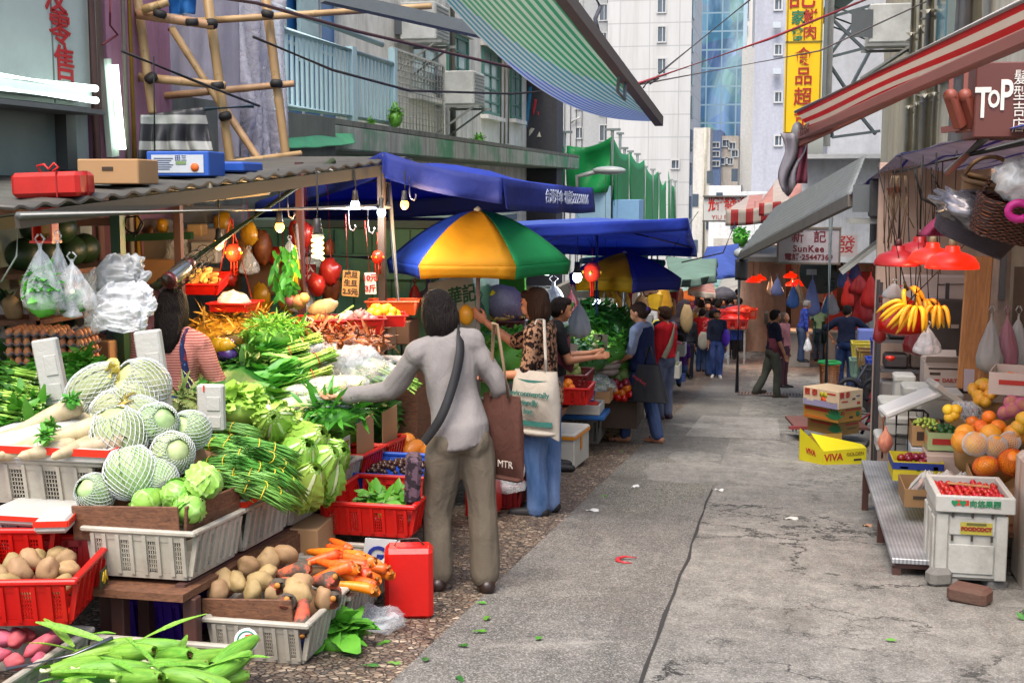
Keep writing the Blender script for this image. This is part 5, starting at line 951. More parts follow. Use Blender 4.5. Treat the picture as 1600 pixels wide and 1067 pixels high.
p1=P(186,420,6.7);post('green square post behind the hanging white bags',(p1.x,p1.y,gz(6.7)),(p1.x,p1.y,1.42),.03,m_gp2,True);p1=P(278,330,7.2);post('dark red brown post near the thermos',(p1.x,p1.y,gz(7.2)),(p1.x,p1.y,1.45),.022,M('#3a2320',.6,dirt=.3),True);p1=P(468,300,8.0);post('thin dark red post under the roof corner',(p1.x,p1.y,gz(8)),(p1.x,p1.y,1.55),.022,M('#4a2428',.6),True);p1=P(596,300,8.3);post('dark square post by the white bulbs',(p1.x,p1.y,gz(8.3)),(p1.x,p1.y,1.58),.022,M('#3d3128',.6),True)
post('long grey pipe carrying hooks along the stall front',P(28,337,5.3),P(608,323,8.25),.018,m_pole,name='hook_rail',cat='rail');post('slanting dark green pole from the thermos up to the roof',P(243,448,6.3),P(520,252,8.0),.024,M('#3a4a22',.5,.3,5,dirt=.3),False,'slanting_pole','pole');post('second rail lower down behind the red trays',P(470,398,8.6),P(600,404,9.0),.018,m_pole,name='hook_rail',cat='rail')
post('grey umbrella post leaning behind the grey jumper',P(606,285,8.4),P(640,500,8.4)-V((0,0,.9)),.022,M('#7c7f80',.4),name='leaning_post')
for lab,px0,py0,px1,py1,Y in[('fluorescent batten under the roof on the left',185,310,330,290,6.6),('white batten lamp under the roof on the right',315,312,420,300,7.3)]:post(lab,P(px0,py0,Y),P(px1,py1,Y),.016,M('#b3a890',.5),True,'lamp_batten','lamp')
mb=MB();wire([P(192,345,6.8),P(200,362,6.8),P(215,366,6.8),P(224,350,6.8),P(215,338,6.8),P(198,340,6.8),P(195,355,6.8),P(210,370,6.8),P(222,345,6.8)],.006,'cable',m_tie,'coil of black cable hanging behind the white bags')
rbx=T('wrapped_parcel','long red wrapped parcel tied with string on the stall roof','parcel',P(85,308,5.75));rbx.rotation_euler=(0,-.03,.15);MB().box((0,0,.06),(.34,.22,.12),None,.02).build('parcel',M('#b81c12',.35,.25,9,bump=.1),rbx);mb=MB();mb.box((.06,0,.06),(.006,.226,.126));mb.box((0,-.0,.06),(.346,.006,.126));mb.build('string',M('#8c100c'),rbx)
bw=MB();bw.tube([(-.04,0,0),(-.06,.01,.03),(-.02,0,.035),(0,0,.01),(.03,0,.04),(.05,0,.02),(.02,0,0)],.006,5);bw.build('bow',M('#c41c16'),rbx,(-.02,0,.125))
cb1=carton('plain brown carton with a hand hole on the stall roof',P(186,288,6.3),(.33,.28,.13),rz=.1);MB().box((0,-.142,.08),(.06,.004,.02),None,.001).build('hand_hole',M('#3a2a1a'),cb1)
bb=carton('blue and white printed fruit carton on the stall roof',P(292,276,6.9),(.36,.3,.14),M('#2253a8',.6,.1),.12);MB().box((0,-.152,.07),(.3,.004,.1)).build('white_panel',M('#b9bfc4',.6),bb);mb=MB();[mb.box((-.08+.0*j,-.155,.1-.012*j),(.11-.02*(j%3),.002,.005))for j in range(6)];mb.build('printed_lines',M('#3b4a68'),bb);MB().lathe([(.001,0),(.024,0),(.024,.003),(.001,.003)],16,MX.Rotation(PI/2,4,'X')).build('orange_seal',M('#d2611c'),bb,(.1,-.154,.05));text('田三',.035,M('#2a3f7a'),bb,(.02,-.155,.1),(PI/2,0,0));MB().box((.02,-.156,.075),(.06,.003,.018),None,.001).build('hand_hole',M('#6f8a5a'),bb)
tag(MB().box((0,0,.04),(.3,.3,.06),None,.01).build('folded_tarpaulin',M('#1f4fa8',.5,.2),None,P(360,272,7.3)),'folded blue plastic at the roof edge beside the printed carton','tarpaulin')
post('thin blue tube over the striped sheet',P(320,171,8.35),P(396,166,8.35),.014,M('#2c4656'),name='tube',cat='tube')
sh_=T('wall_shrine','small red offering box hanging from the rail','shrine',P(66,375,5.6));mb=MB();mb.box((0,.06,.07),(.1,.01,.16));[mb.box((s*.05,.03,.07),(.008,.06,.16))for s in(-1,1)];mb.box((0,.03,-.01),(.12,.09,.012));mb.box((0,.03,.15),(.12,.08,.012));mb.build('box',m_rt,sh_);MB().box((0,.05,.06),(.06,.01,.1)).build('gold_tablet',M('#b0801e',.4),sh_);MB().tube([(.0,.02,-.0),(.0,.02,.03)],.014,8).build('incense_pot',M('#a88a2a'),sh_)
def clearbag(label,px,py,Y,w,h,fill,n,seed,m=None):
 c=P(px,py,Y);t=knotbag(label,c,w,h,m or m_film,seed=seed,flat=.7,handles=True);r2=random.Random(seed);return t,c
t,c=clearbag('clear bag of leafy greens hanging leftmost from the rail',62,380,5.5,.21,.33,0,0,1);leafheap('dark green leaves packed in the leftmost hanging bag',c+V((0,0,-.26)),.085,.06,.12,220,m_leafm,seed=51,Lr=(.04,.08),wr=.5)
t,c=clearbag('clear bag of melon and greens hanging second from the left',90,376,5.6,.16,.36,0,0,5);o=fruit(.035,mat_veg('winter_melon','#7d9a62','#aebf90',4),'melon','pale round melon inside the second hanging bag','melon',None);o.location=c+V((-.03,0,-.27));tag(MB().ell((0,0,0),(.025,.02,.03),10,8).build('green_gourd',m_leafm,None,c+V((.015,0,-.32))),'green gourd at the bottom of the second hanging bag','gourd')
t,c=clearbag('clear bag of cut cucumbers hanging from the rail',112,405,5.6,.21,.26,0,0,8)
for i in range(6):o=MB().tube([(0,0,-.06),(0,.003,0),(0,0,.05)],[.016,.018,.016],10).build('cucumber',m_leafd,None,c+V((rr.uniform(-.07,.07),rr.uniform(-.04,.02),-.17-.04*rr.random())),(rr.gauss(0,.5),rr.gauss(0,.7),0));MB().ell((0,0,.05),(.015,.015,.002),10,4).build('cut_face',M('#c8d69a'),o);tag(o,'cut cucumber piece in the hanging clear bag','cucumber','cucumbers in the hanging bag')
t,c=clearbag('small clear bag knotted under the cucumber bag',112,468,5.6,.09,.09,0,0,12,m_filmw);wire([P(28,338,5.4),P(26,400,5.4),P(2,440,5.4)],.004,'string',M('#8e9a90'),'thin white cord hanging from the rail end','string')
for i,(px,py,Y,w,h,lab)in enumerate([(188,398,5.9,.24,.19,'wad of white carrier bags hanging on top'),(195,440,5.85,.29,.17,'crumpled milky bags in the middle of the hanging wad'),(185,470,5.8,.27,.15,'large milky bag at the bottom of the hanging wad'),(160,420,6.0,.2,.3,'clear bag at the left of the hanging wad')]):
 c=P(px,py,Y);mb=MB();m_=[m_bagw,m_filmw,m_filmw,m_film][i]
 def fn(u,v,i=i,w=w,h=h):
  a=u*2*PI;k=(.55+.45*min(1,v*3))*(1 if v<.9 else .93);zig=.03*NZ.noise(V((math.cos(a)*2,math.sin(a)*2,v*4+i*3)))+.016*NZ.noise(V((math.cos(a)*6,math.sin(a)*6,v*13+i*3)));return(w/2*k*math.copysign(abs(math.cos(a))**.6,math.cos(a))+zig,(.05*k+zig)*math.copysign(abs(math.sin(a))**.6,math.sin(a)),-h*v+zig*.7)
 mb.grid(fn,60,34);tag(mb.build('plastic_bag',m_,None,c),lab,'plastic bag')
th=T('thermos','steel thermos tied along the slanting pole','flask',P(262,440,6.2));d=(P(318,395,6.5)-P(262,440,6.2));m_=d.to_track_quat('Z','Y').to_matrix().to_4x4();MB().lathe([(.001,0),(.04,0),(.042,.01),(.042,.16),(.034,.18),(.001,.182)],18,m_).build('body',M('#9d9fa2',.25,.1,metal=.9),th);MB().lathe([(.043,.0),(.044,.0),(.044,.03),(.043,.03)],18,m_).build('base_band',M('#5a1c20',.4),th);MB().lathe([(.001,.18),(.03,.18),(.03,.22),(.001,.225)],14,m_).build('lid',M('#4a1a1c',.4),th)
wb=T('wire_basket','dark wire basket hanging along the slanting pole','basket',P(262,445,6.25));mb=MB()
for k in range(10):a=k*.63;mb.tube([m_@V((.05*math.cos(a),.05*math.sin(a),-.02)),m_@V((.06*math.cos(a),.06*math.sin(a),.18)),m_@V((.05*math.cos(a),.05*math.sin(a),.36))],.0025,4)
for z in(-.02,.05,.11,.18,.24,.3,.36):mb.tube([m_@V((.056*math.cos(a*.5),.056*math.sin(a*.5),z))for a in range(13)],.0025,4)
mb.build('wires',M('#2e2c2a',.5),wb)
m_warm=EM('#ff9c38',6,'warm_bulb');m_cold=EM('#dcecff',10,'cold_bulb');m_cfl=EM('#ffc468',6,'coil_bulb')
def bulb(label,px,py,Y,warm=True,pw=7,ztop=1.5,r=.028,cfl=False,lamp=True):
 c=P(px,py,Y);t=T('light_bulb',label,'bulb',c);k=r/.03;MB().lathe([(.001,.1*k),(.018*k,.098*k),(.02*k,.06*k),(.026*k,.03*k),(.026*k,.025*k)],12).build('socket',M('#2a2624',.5),t)
 if cfl:
  mb=MB();mb.tube([(.028*math.cos(q*.5),.028*math.sin(q*.5),-.12+.0024*q)for q in range(56)],.009,7);mb.build('coil',m_cfl,t);MB().lathe([(.034,.02),(.03,.0),(.03,-.01)],12).build('collar',M('#b5b09a',.5),t)
 else:MB().ell((0,0,.0),(r,r,r*1.15),14,10).build('globe',m_warm if warm else m_cold,t)
 MB().tube([(0,0,.09*k),(.005,0,(ztop-c.z)/2),(0,0,ztop-c.z)],.005,6).build('cord',m_tie,t)
 if lamp:
  l=bpy.data.lights.new('bulb_light','POINT');l.energy=pw;l.shadow_soft_size=r;l.color=(1,.62,.28)if warm else(.86,.93,1);lo=bpy.data.objects.new('bulb_light',l);COL.objects.link(lo);lo.parent=t;lo.location=(0,0,-.055 if not cfl else-.16)
 return t
bulb('warm bulb hanging leftmost beside the red tray',342,382,7.0,True,9);bulb('warm bulb above the beetroot bunch',437,355,7.4,True,9);bulb('glowing coil bulb hanging lowest over the greens',496,372,7.0,True,12,1.5,.034,True);bulb('white bulb second from the right over the stall',555,320,7.9,False,6);bulb('white bulb just right of the dark square post',596,332,8.1,False,5);bulb('warm bulb farthest right under the roof corner',632,320,8.2,True,10)
bwl=T('back_shed','grimy shed wall closing the back of the vegetable stall','shed',(-4.55,11,0));MB().box((-.2,0,.0),(.3,4.2,4.2)).build('wall',mat_wall('grimy','#66695f','#2f2b27',.7,1.2),bwl)
p=P(158,430,8.4);tag(MB().box((0,0,-.5),(.34,.2,2.8)).build('grey_column',M('#7b7b78',.5,.15,dirt=.2),None,p),'flat grey metal column behind the white bags','column');lbx=T('notice_plate','small white printed plate on the grey column','plate',P(152,389,8.27));MB().box((0,0,0),(.1,.006,.04)).build('plate',M('#c9c9c4'),lbx);mb=MB();[mb.box((-.025+.012*j,-.005,0),(.007,.003,.012))for j in range(6)];mb.build('print',m_tie,lbx)
tag(MB().box((0,0,-.6),(.16,.2,3.0)).build('pale_pillar',m_tile,None,P(92,430,8.2)),'pale tiled pillar behind the hanging clear bags','pillar');tag(MB().tube([(0,0,-1.2),(0,0,.6)],.03,8).build('dark_pipe',M('#3c3734',.5),None,P(120,420,8.0)),'dark pipe between the pale pillar and the grey column','pipe')
for i,(px,py,Y,w,h,c,lab)in enumerate([(232,375,8.6,.3,.3,'#8f867a','pale board behind the cable coil'),(240,300,8.8,.55,.22,'#7d7468','brown board under the roof behind the cables'),(300,380,8.7,.5,.22,'#a9917a','cardboard panel leaning behind the thermos'),(330,335,8.9,.5,.14,'#7f8796','striped bedding roll on the back shelf'),(245,425,8.4,.5,.18,'#b98a58','cardboard with red scribble behind the thermos'),(318,395,8.4,.2,.15,'#b7b0a8','white box behind the red tray'),(420,430,8.8,.35,.3,'#6e4a2c','rusty basket behind the beetroot')]):tag(MB().box((0,.05,0),(w,.1,h),None,.01).build('loose_board',M(c,.7,.25,5,dirt=.3),None,P(px,py,Y)),lab,'board')
post('green timber rail across the back of the stall',P(190,372,8.2),P(300,368,8.2),.025,m_gp2,True,'back_rail','rail');post('brown timber rail under the roof at the left',P(80,348,7.4),P(200,346,7.6),.025,M('#3f2620',.6),True,'back_rail','rail')
def tray(label,c,L=.34,Wd=.26,H=.07,m=None,rz=0,tilt=(0,0)):
 mb=MB();t=.008;mb.box((0,0,t/2),(L,Wd,t));m1=MX(((1,0,0,0),(0,1,.25,0),(0,0,1,0),(0,0,0,1)));m2=MX(((1,0,0,0),(0,1,-.25,0),(0,0,1,0),(0,0,0,1)));m3=MX(((1,0,.25,0),(0,1,0,0),(0,0,1,0),(0,0,0,1)));m4=MX(((1,0,-.25,0),(0,1,0,0),(0,0,1,0),(0,0,0,1)))
 mb.box((0,Wd/2,H/2),(L+.0,t,H),m1).box((0,-Wd/2,H/2),(L,t,H),m2).box((L/2,0,H/2),(t,Wd+.012,H),m3).box((-L/2,0,H/2),(t,Wd+.012,H),m4);k=.25*H;mb.box((0,Wd/2+k,H),(L+2*k+.03,.02,.012),None,.004).box((0,-Wd/2-k,H),(L+2*k+.03,.02,.012),None,.004).box((L/2+k,0,H),(.02,Wd+2*k-.022,.0118),None,.004).box((-L/2-k,0,H),(.02,Wd+2*k-.022,.0118),None,.004)
 return tag(mb.build('plastic_tray',m or m_crr,None,c,(tilt[0],tilt[1],rz)),label,'tray')
tray('red tray of ginger hanging behind the seller',P(318,452,7.4),.24,.2,.07,rz=.1,tilt=(.25,0));m_gin=mat_veg('ginger','#b98a3c','#dcb468',7,rough=.6)
gi=Place(tag(MB().ell((0,0,0),(.05,.022,.02),10,7,None,.5,3,1).ell((.03,.02,0),(.03,.015,.015),8,6,None,.3,3,2).ell((-.02,-.02,.005),(.026,.014,.014),8,6).build('ginger',m_gin),'knobbly ginger root in the red tray','ginger','ginger roots in the red tray'));c=P(320,445,7.4);heap(lambda p,r,l,s:gi(p,r,None,s),c,.09,.07,.07,.03,12,rr)
tray('shallow red basin hanging on strings with a white bag',P(368,485,7.3),.22,.22,.05);c=P(365,470,7.3);tag(MB().ell((0,0,0),(.1,.09,.06),18,10,None,.3,3,5).build('netted_garlic',m_filmw,None,c),'netted white garlic in the hanging red basin','garlic')
for s in(-1,1):wire([P(360,340,7.2),c+V((s*.12,0,.02))],.004,'string',m_rub,'thin red string holding the hanging basin','string','strings of the hanging basin')
def ornament(label,px,py,Y,s=1.0,name='lucky_ornament'):
 c=P(px,py,Y);t=T(name,label,'ornament',c);MB().lathe([(.001,.06*s),(.03*s,.055*s),(.05*s,.03*s),(.055*s,0),(.05*s,-.03*s),(.03*s,-.055*s),(.001,-.06*s)],8).build('body',m_rt,t);mb=MB();[mb.tube([(.02*math.cos(a),.02*math.sin(a),-.055*s),(.022*math.cos(a),.022*math.sin(a),-.15*s)],.004*s,5)for a in[k*1.05 for k in range(6)]];mb.build('tassel',m_rt,t);mb=MB();[mb.ell((.052*s*math.cos(a),.052*s*math.sin(a),0),.012*s,6,5)for a in[k*1.57 for k in range(4)]];mb.build('gold_discs',M('#c08a1c',.35),t);MB().tube([(0,0,.06*s),(0,0,.22*s)],.003,5).build('string',m_rub,t);return t
ornament('red diamond lucky charm above the hanging basin',365,395,7.2,.9);ornament('red and gold paper lantern hanging beside the round parasol',590,402,8.2,.75,'paper_lantern')
mb=MB();mb.tube([(0,0,0),(.004,0,.1),(0,0,.24)],[.024,.03,.012],10);tag(mb.build('corn_ornament',M('#d8b414',.45,.2,40),None,P(461,445,7.4)),'hanging yellow corn ornament beside the beetroot','ornament');post('reddish wooden pole beside the corn ornament',P(461,350,7.6),P(474,460,7.6),.018,M('#6d4a3e',.6),name='pole',cat='pole')
bt=T('beetroot_bunch','bunch of beetroots hanging by their leaves','beetroot',P(448,400,7.1));mb=MB()
for k in range(60):mb.leaf((rr.gauss(0,.045),rr.gauss(0,.03),rr.uniform(-.22,.06)),(rr.gauss(0,.6),rr.gauss(0,.4),-1),rr.uniform(.06,.1),.03,V((0,-1,0)),rr.uniform(0,.5),.3)
mb.build('leaves',m_leafd,bt)
for x,z,r,c in((.015,-.27,.04,'#5a1f26'),(.07,-.27,.042,'#8a5a34'),(.1,-.25,.034,'#a5723c')):MB().ell((0,0,0),(r,r,r*1.05),14,10,None,.1,2).build('root',M(c,.55,.3,7),bt,(x,0,z))
cr1=(-3.0,7.75,.33)
a=P(502,520,7.6);tray('red crate of onions and ginger above the greens',a,.3,.26,.09,rz=.15);b=P(555,520,7.7);tray('red crate of garlic and bagged shallots',b,.32,.28,.1,M('#8f0d0c',.4,.2),rz=.35);l=P(598,508,7.95);tray('red tray of yellow lemons',l,.26,.22,.07,rz=.35);tray('orange plastic basket behind the lemons',P(615,490,8.4),.3,.2,.09,m_cro,rz=.2);tag(MB().box((0,0,-.4),(.9,.4,.6)).build('counter',m_wood,None,P(560,545,7.9)),'dark counter carrying the red garlic crates','counter')
lm=Place(fruit(.033,mat_veg('lemon','#e0a818','#f0c838',6),'lemon','bright yellow lemon heaped in the red tray','lemon','lemons in the red tray',.95));heap(lambda p,r,q,s:lm(p,r,None,s),l+V((0,0,.03)),.11,.09,.09,.032,17,rr)
gl=[Place(tag(MB().lathe([(.001,-.02),(.022,-.016),(.028,0),(.02,.018),(.006,.03),(.004,.045)],12).build('garlic_bulb',m_),lab,'garlic',grp))for m_,lab,grp in((M('#b9b4b4',.5,.2,30,rv=.1),'grey white garlic bulb in the dark red crate','garlic in the dark red crate'),(M('#b07a78',.5,.2,30),'pinkish shallot bag clump in the dark red crate','shallots in the dark red crate'))]
heap(lambda p,r,q,s:gl[0 if p.x<b.x else 1](p,r,None,s),b+V((0,0,.04)),.14,.12,.08,.027,26,rr);on=Place(fruit(.034,mat_veg('onion','#a8652a','#d09a4a',6,(1,1,.5)),'onion','golden onion in the red crate','onion','onions in the red crate',.9));heap(lambda p,r,q,s:on(p,r,None,s),a+V((0,0,.03)),.12,.1,.06,.034,12,rr)
o=MB().ell((0,0,0),(.1,.045,.05),16,10,None,.15,2).build('taro_root',mat_veg('taro','#8d7a52','#c0b088',9),None,P(505,480,7.7),(0,-.25,.2));tag(o,'pale wrapped root lying across the onion crate','root');post('bamboo stick poking from the onion crate',P(510,505,7.55),P(552,478,7.8),.008,m_stem,name='stick',cat='stick')
def card(label,px,py,Y,w,h,lines,mc,mt,rz=0,ry=0,name='price_card',size=None,vert=False):
 t=T(name,label,'price card',P(px,py,Y));t.rotation_euler=(0,ry,rz);MB().box((0,0,0),(w,.006,h)).build('card',mc,t);k=len(lines)
 for i,s in enumerate(lines):text(s,size or h/k*.7,mt,t,(0,-.005,h/2-h*(i+.5)/k),(PI/2,0,0),bold=.002)
 return t
m_ink=M('#2a1c14',.6);card('brown cardboard price card with black brushed characters',548,443,7.9,.11,.165,['咸旦','生旦','2.5元'],M('#b08652',.8),m_ink,.1,.07,size=.045);card('white price card with red writing on strings',579,443,8.0,.075,.14,['10元','3斤'],M('#cfccc8',.7),m_sred,0,-.03,size=.05);card('small white tag by the onion crate',482,502,7.4,.05,.05,['35'],M('#cfccc8',.7),m_ink,.2,.5,size=.04);wire([P(540,335,7.9),P(543,420,7.9)],.004,'string',m_rub,'red string holding the brown price card','string');wire([P(570,345,8.0),P(578,425,8.0)],.004,'string',m_rub,'red string holding the white price card','string')
for i,(px,py,Y)in enumerate([(450,328,7.6),(545,348,7.9),(575,352,8.0),(640,300,8.2)]):
 c=P(px,py,Y);mb=MB();mb.tube([(0,0,.1),(0,0,.0),(.006,0,-.04),(.03,0,-.055),(.045,0,-.03),(.04,0,-.015)],.005,6);tag(mb.build('meat_hook',M('#7a7378',.3,metal=.7),None,c),['steel hook above the beetroot','steel hook above the brown card','big steel hook above the white card','steel hook at the roof corner'][i],'hook')
card('faded red paper strip with white characters behind the coil bulb',473,385,8.9,.1,.13,['福','到'],M('#7a1c22',.8),M('#c9b9a8'),size=.05);card('lower faded red paper with white characters',480,428,8.9,.14,.14,['出入','平安'],M('#7a1c22',.8),M('#c9b9a8'),size=.055)
m_kg=mat_wall('green_kiosk','#5f8f6d','#33483a',.5,2,rough=.6);ks=T('green_kiosk','green painted timber kiosk behind the hanging price cards','kiosk',(-3.6,11.1,gz(11)));MB().box((.2,0,1.1),(1.5,2.4,2.2)).build('box',m_kg,ks);mb=MB();[mb.box((-.54+.16*i,-1.205,1.1),(.012,.012,2.18))for i in range(10)];mb.build('planks',M('#3d5f49',.6),ks);MB().box((.2,-1.26,1.9),(1.6,.06,.2)).build('fascia',m_kg,ks);MB().box((.2,0,2.24),(1.8,2.7,.06)).build('roof',M('#4d6153',.6,dirt=.4),ks)
hs=T('shop_sign','white painted sign with green brush characters on the kiosk side','sign',P(707,478,9.4));hs.rotation_euler=(0,-.1,PI/2-.55);MB().box((0,0,0),(.46,.02,.42)).build('panel',M('#b3b5a6',.7,.12,4,dirt=.2),hs);text('華記',.15,M('#1d5a3c',.5),hs,(.1,-.012,.06),(PI/2,0,0),bold=.003)
tag(MB().box((0,0,-.4),(.5,.05,.7)).build('teal_board',M('#6d9186',.7,.2),None,P(700,560,9.6),(0,0,PI/2-.4)),'teal board under the white sign','board')
sf=T('wall_shelf','timber shelf of melons and potatoes against the corner shop','shelf',(-4.35,7.1,0));z1=P(10,412,7.1).z;z2=P(10,478,7.1).z;MB().box((0,0,z1-.03),(.6,1.3,.03)).build('shelf_board',m_wood,sf);MB().box((0,0,z2-.03),(.6,1.3,.03)).build('shelf_board',m_wood,sf);[MB().box((.28,y,(z1+gz(7))/2),(.04,.04,z1-gz(7))).build('upright',m_wood,sf)for y in(-.62,.62)]
wm=Place(fruit(.1,mat_veg('watermelon','#0f1d10','#1f3a1c',3),'watermelon','dark green watermelon on the upper left shelf','watermelon','watermelons on the left shelf'));[wm((x,y,z1+.085+dz_))for x,y,dz_ in((-4.2,6.6,0),(-4.22,6.85,0),(-4.2,7.1,0),(-4.25,7.35,0),(-4.2,6.75,.15),(-4.2,7.0,.14))]
sq=Place(potato(m_pot,3,(.07,.045,.045),'yam','brown yam on the lower left shelf','yams on the left shelf','yam'));heap(lambda p,r,q,s:sq(p,r,None,s),(-4.2,6.9,z2-.01),.15,.4,.16,.05,18,rr)
carton('red and white printed carton under the yam shelf',P(20,512,6.9)+V((0,0,-.05)),(.4,.3,.2),M('#b9b3ac'),.3)
eg_m=M('#b8764a',.5,.1,20,rv=.2);eg=Place(tag(MB().lathe([(.0005,-.026),(.013,-.0235),(.0195,-.012),(.0215,0),(.02,.01),(.014,.022),(.007,.0275),(.0005,.029)],12).build('egg',eg_m),'brown egg standing in a grey pulp tray','egg','eggs in the tray stacks'))
def eggtray(label,c,rz,nx=6,ny=5,eggs=True,m=None,hide=False):
 p=.048;mb=MB();n=4
 mb.grid(lambda u,v:((u-.5)*nx*p,(v-.5)*ny*p,.018*(math.cos(u*nx*2*PI)*.5+math.cos(v*ny*2*PI)*.5)+.018),nx*n,ny*n,.003);o=mb.build('egg_tray',m or M('#77777c',.85,.2),None,c,(0,0,rz));tag(o,label,'egg tray','grey pulp egg trays')
 if eggs:
  mt=MX.Translation(c)@MX.Rotation(rz,4,'Z')
  for i in range(nx):
   for j in range(ny):
    if not hide or j==0 or i==nx-1:eg(mt@V(((i+.5-nx/2)*p,(j+.5-ny/2)*p,.03)),(rr.gauss(0,.1),rr.gauss(0,.1),0),None,rr.uniform(.95,1.05))
for k in range(4):eggtray('grey egg tray in the left stack behind the foam block',P(62,570,6.3)+V((0,0,.052*k)),.15,hide=k<3)
for k in range(4):eggtray('grey egg tray in the right stack beside the seller',P(112,570,6.35)+V((0,0,.05*k)),.1,nx=5,hide=True)
eggtray('empty bluish egg tray tipped behind the eggs',P(150,520,6.8),.3,eggs=False,m=M('#5f6672',.85));tag(MB().box((0,0,-.4),(1.0,.6,.75)).build('egg_counter',m_wood,None,P(85,572,6.4)+V((0,.1,0))),'wooden counter under the egg trays','counter');carton('brown carton between the eggs and the seller',P(162,588,6.7),(.22,.25,.22),m_card);tag(MB().box((0,0,0),(.1,.1,.5)).build('dark_upright',M('#23332c',.6),None,P(187,560,6.75)),'dark upright beside the seller shoulder','post')
for i in range(8):
 c=P(342+4*(i%4),540+14*(i//2%3),6.6+.1*(i%3));tag(MB().ell((0,0,0),(.06,.04,.045),12,8,None,.3,3,i).build('noodle_packet',M(['#c79a1e','#3a2468'][i%2],.25,.5,14),None,c),['glossy yellow noodle packet beside the seller','purple noodle packet beside the seller'][i%2],'packet',['yellow noodle packets','purple noodle packets'][i%2])
for i in range(46):
 px=rr.uniform(195,520);py=rr.uniform(350,470);Y=rr.uniform(8.3,9.2);w=rr.uniform(.06,.16);k=i%6;c=P(px,py,Y)
 if k==0:knotbag('small clear bag of goods hanging in the clutter under the roof',c,w*1.5,w*2,m_film,seed=i,group='clear bags hanging under the stall roof')
 elif k==1:tag(MB().box((0,0,0),(w*1.4,.1,w),None,.008).build('small_carton',M(rr.choice(('#8a6238','#a88a60','#6d4a2c')),.8,.2),None,c,(0,0,rr.gauss(0,.3))),'small brown carton shelved in the clutter under the roof','box','small cartons under the stall roof')
 elif k==2:tag(MB().ell((0,0,0),(w*.6,.05,w*.7),12,8,None,.4,3,i).build('goods_packet',M('#b0281c',.3,.4,20),None,c),'glossy red packet hanging in the clutter under the roof','packet','red packets under the stall roof')
 elif k==3:tag(MB().ell((0,0,0),(w*.6,.05,w*.8),12,8,None,.4,3,i).build('goods_packet',M('#c08a1c',.3,.4,20),None,c),'golden packet hanging in the clutter under the roof','packet','golden packets under the stall roof')
 elif k==4:wire([V((c.x,c.y,1.5)),c+V((rr.gauss(0,.02),0,.1)),c-V((0,0,.1))],.004,'string',m_rub,'thin red string hanging in the clutter under the roof','string','red strings under the stall roof')
 else:tag(MB().ell((0,0,0),(w*.5,.06,w*.9),12,8,None,.3,4,i).build('dried_bunch',mat_veg('dried','#4a2b16','#9a5a22',14)if i==5 else bpy.data.materials['dried'],None,c),'brown dried bunch hanging in the clutter under the roof','dried goods','dried bunches under the stall roof')
#parasols, awnings, wires
rr=random.Random(31)
def mat_canvas(name,c,tr=.3,dark=.25):
 n=NT(name);f=n.noise(3,det=6,dist=.8);col=n.mix(1,c,n.ramp(f,(.3,1-dark),(.7,1.)),'MULTIPLY');n.bump(n.noise(7,det=4,dist=1),.35,.03);return n.fin(col,.7,trans=tr)
m_cblue=mat_canvas('blue_canvas','#2b46b8',.4);m_cbluel=mat_canvas('faded_blue_canvas','#5874cc',.45);m_navy=mat_canvas('navy_canvas','#1c2f86',.25)
def canopy(name,label,cat,cs,mat,bulge=.12,nu=22,nv=16,val=(),vh=.15,vm=None,sag=.02,th=.006,poles=(),pm=None,power=1):
 """cs: four corners in order; val: indices of edges with a hanging valance"""
 cs=[V(c)for c in cs];o=sum(cs,V())/4;q=[c-o for c in cs];t=T(name,label,cat,o)
 def fn(u,v):
  p=q[0].lerp(q[1],u).lerp(q[3].lerp(q[2],u),v);b=min(1-abs(2*u-1),1-abs(2*v-1))**power;return p+V((0,0,bulge*b+.012*NZ.noise(p*2.5+V((3,0,0)))-sag*math.sin(PI*u)*(1-math.sin(PI*v))-sag*math.sin(PI*v)*(1-math.sin(PI*u))))
 MB().grid(fn,nu,nv,th).build('canopy',mat,t)
 for e in val:
  a,b=[(0,1),(1,2),(2,3),(3,0)][e];h=vh[e]if isinstance(vh,dict)else vh
  def f2(u,v,a=a,b=b,h=h):
   uu,vv=[(u,0),(1,u),(1-u,1),(0,1-u)][e];p=fn(uu,vv);d=(q[b]-q[a]).normalized();nrm=d.cross(V((0,0,1)));return p+V((0,0,-h*v))+nrm*(.03*v*math.sin(u*13+e*2)+.02*v*NZ.noise(V((u*6,v,e))))
  MB().grid(f2,26,4,.004).build('valance',vm or mat,t)
 return t,fn
A,B,C,D=P(600,238,8.2),P(785,278,8.3),P(926,293,10.4),P(395,318,11.0)
b1,f1=canopy('square_parasol','large blue square parasol with white phone number on its valance','parasol',[A,B,C,D],m_cblue,.14,val=(0,1,2,3),vh={0:.17,1:.2,2:.16,3:.14},vm=m_navy)
a=B-b1.location;c=C-b1.location;d=c-a;ang=math.atan2(d.y,d.x);mid=a.lerp(c,.58);tx=text('台灣洋傘 電話22250806',.105,M('#a9b2c9',.6),b1,(mid.x+math.sin(ang)*.07,mid.y-math.cos(ang)*.07,mid.z-.11),(PI/2,0,ang),bold=.0015);tx.rotation_euler=(PI/2,math.atan2(-d.z,math.hypot(d.x,d.y)),ang)
m_rib=M('#4a4d50',.4,metal=.6)
for k,pp in enumerate((A,B,C,D)):mb=MB();s0=f1(.5,.5)-V((0,0,.05));mb.tube([s0,pp-b1.location-V((0,0,.02))],.012,6);mb.build('rib',m_rib,b1)
A2,B2,C2,D2=P(645,352,10.3),P(1074,340,12.3),P(1087,386,17),P(840,382,17)
b2,f2_=canopy('square_parasol','faded blue square parasol in the middle of the row','parasol',[A2,B2,C2,D2],m_cbluel,.2,val=(0,1,2,3),vh={0:.12,1:.16,2:.12,3:.12},vm=m_cblue)
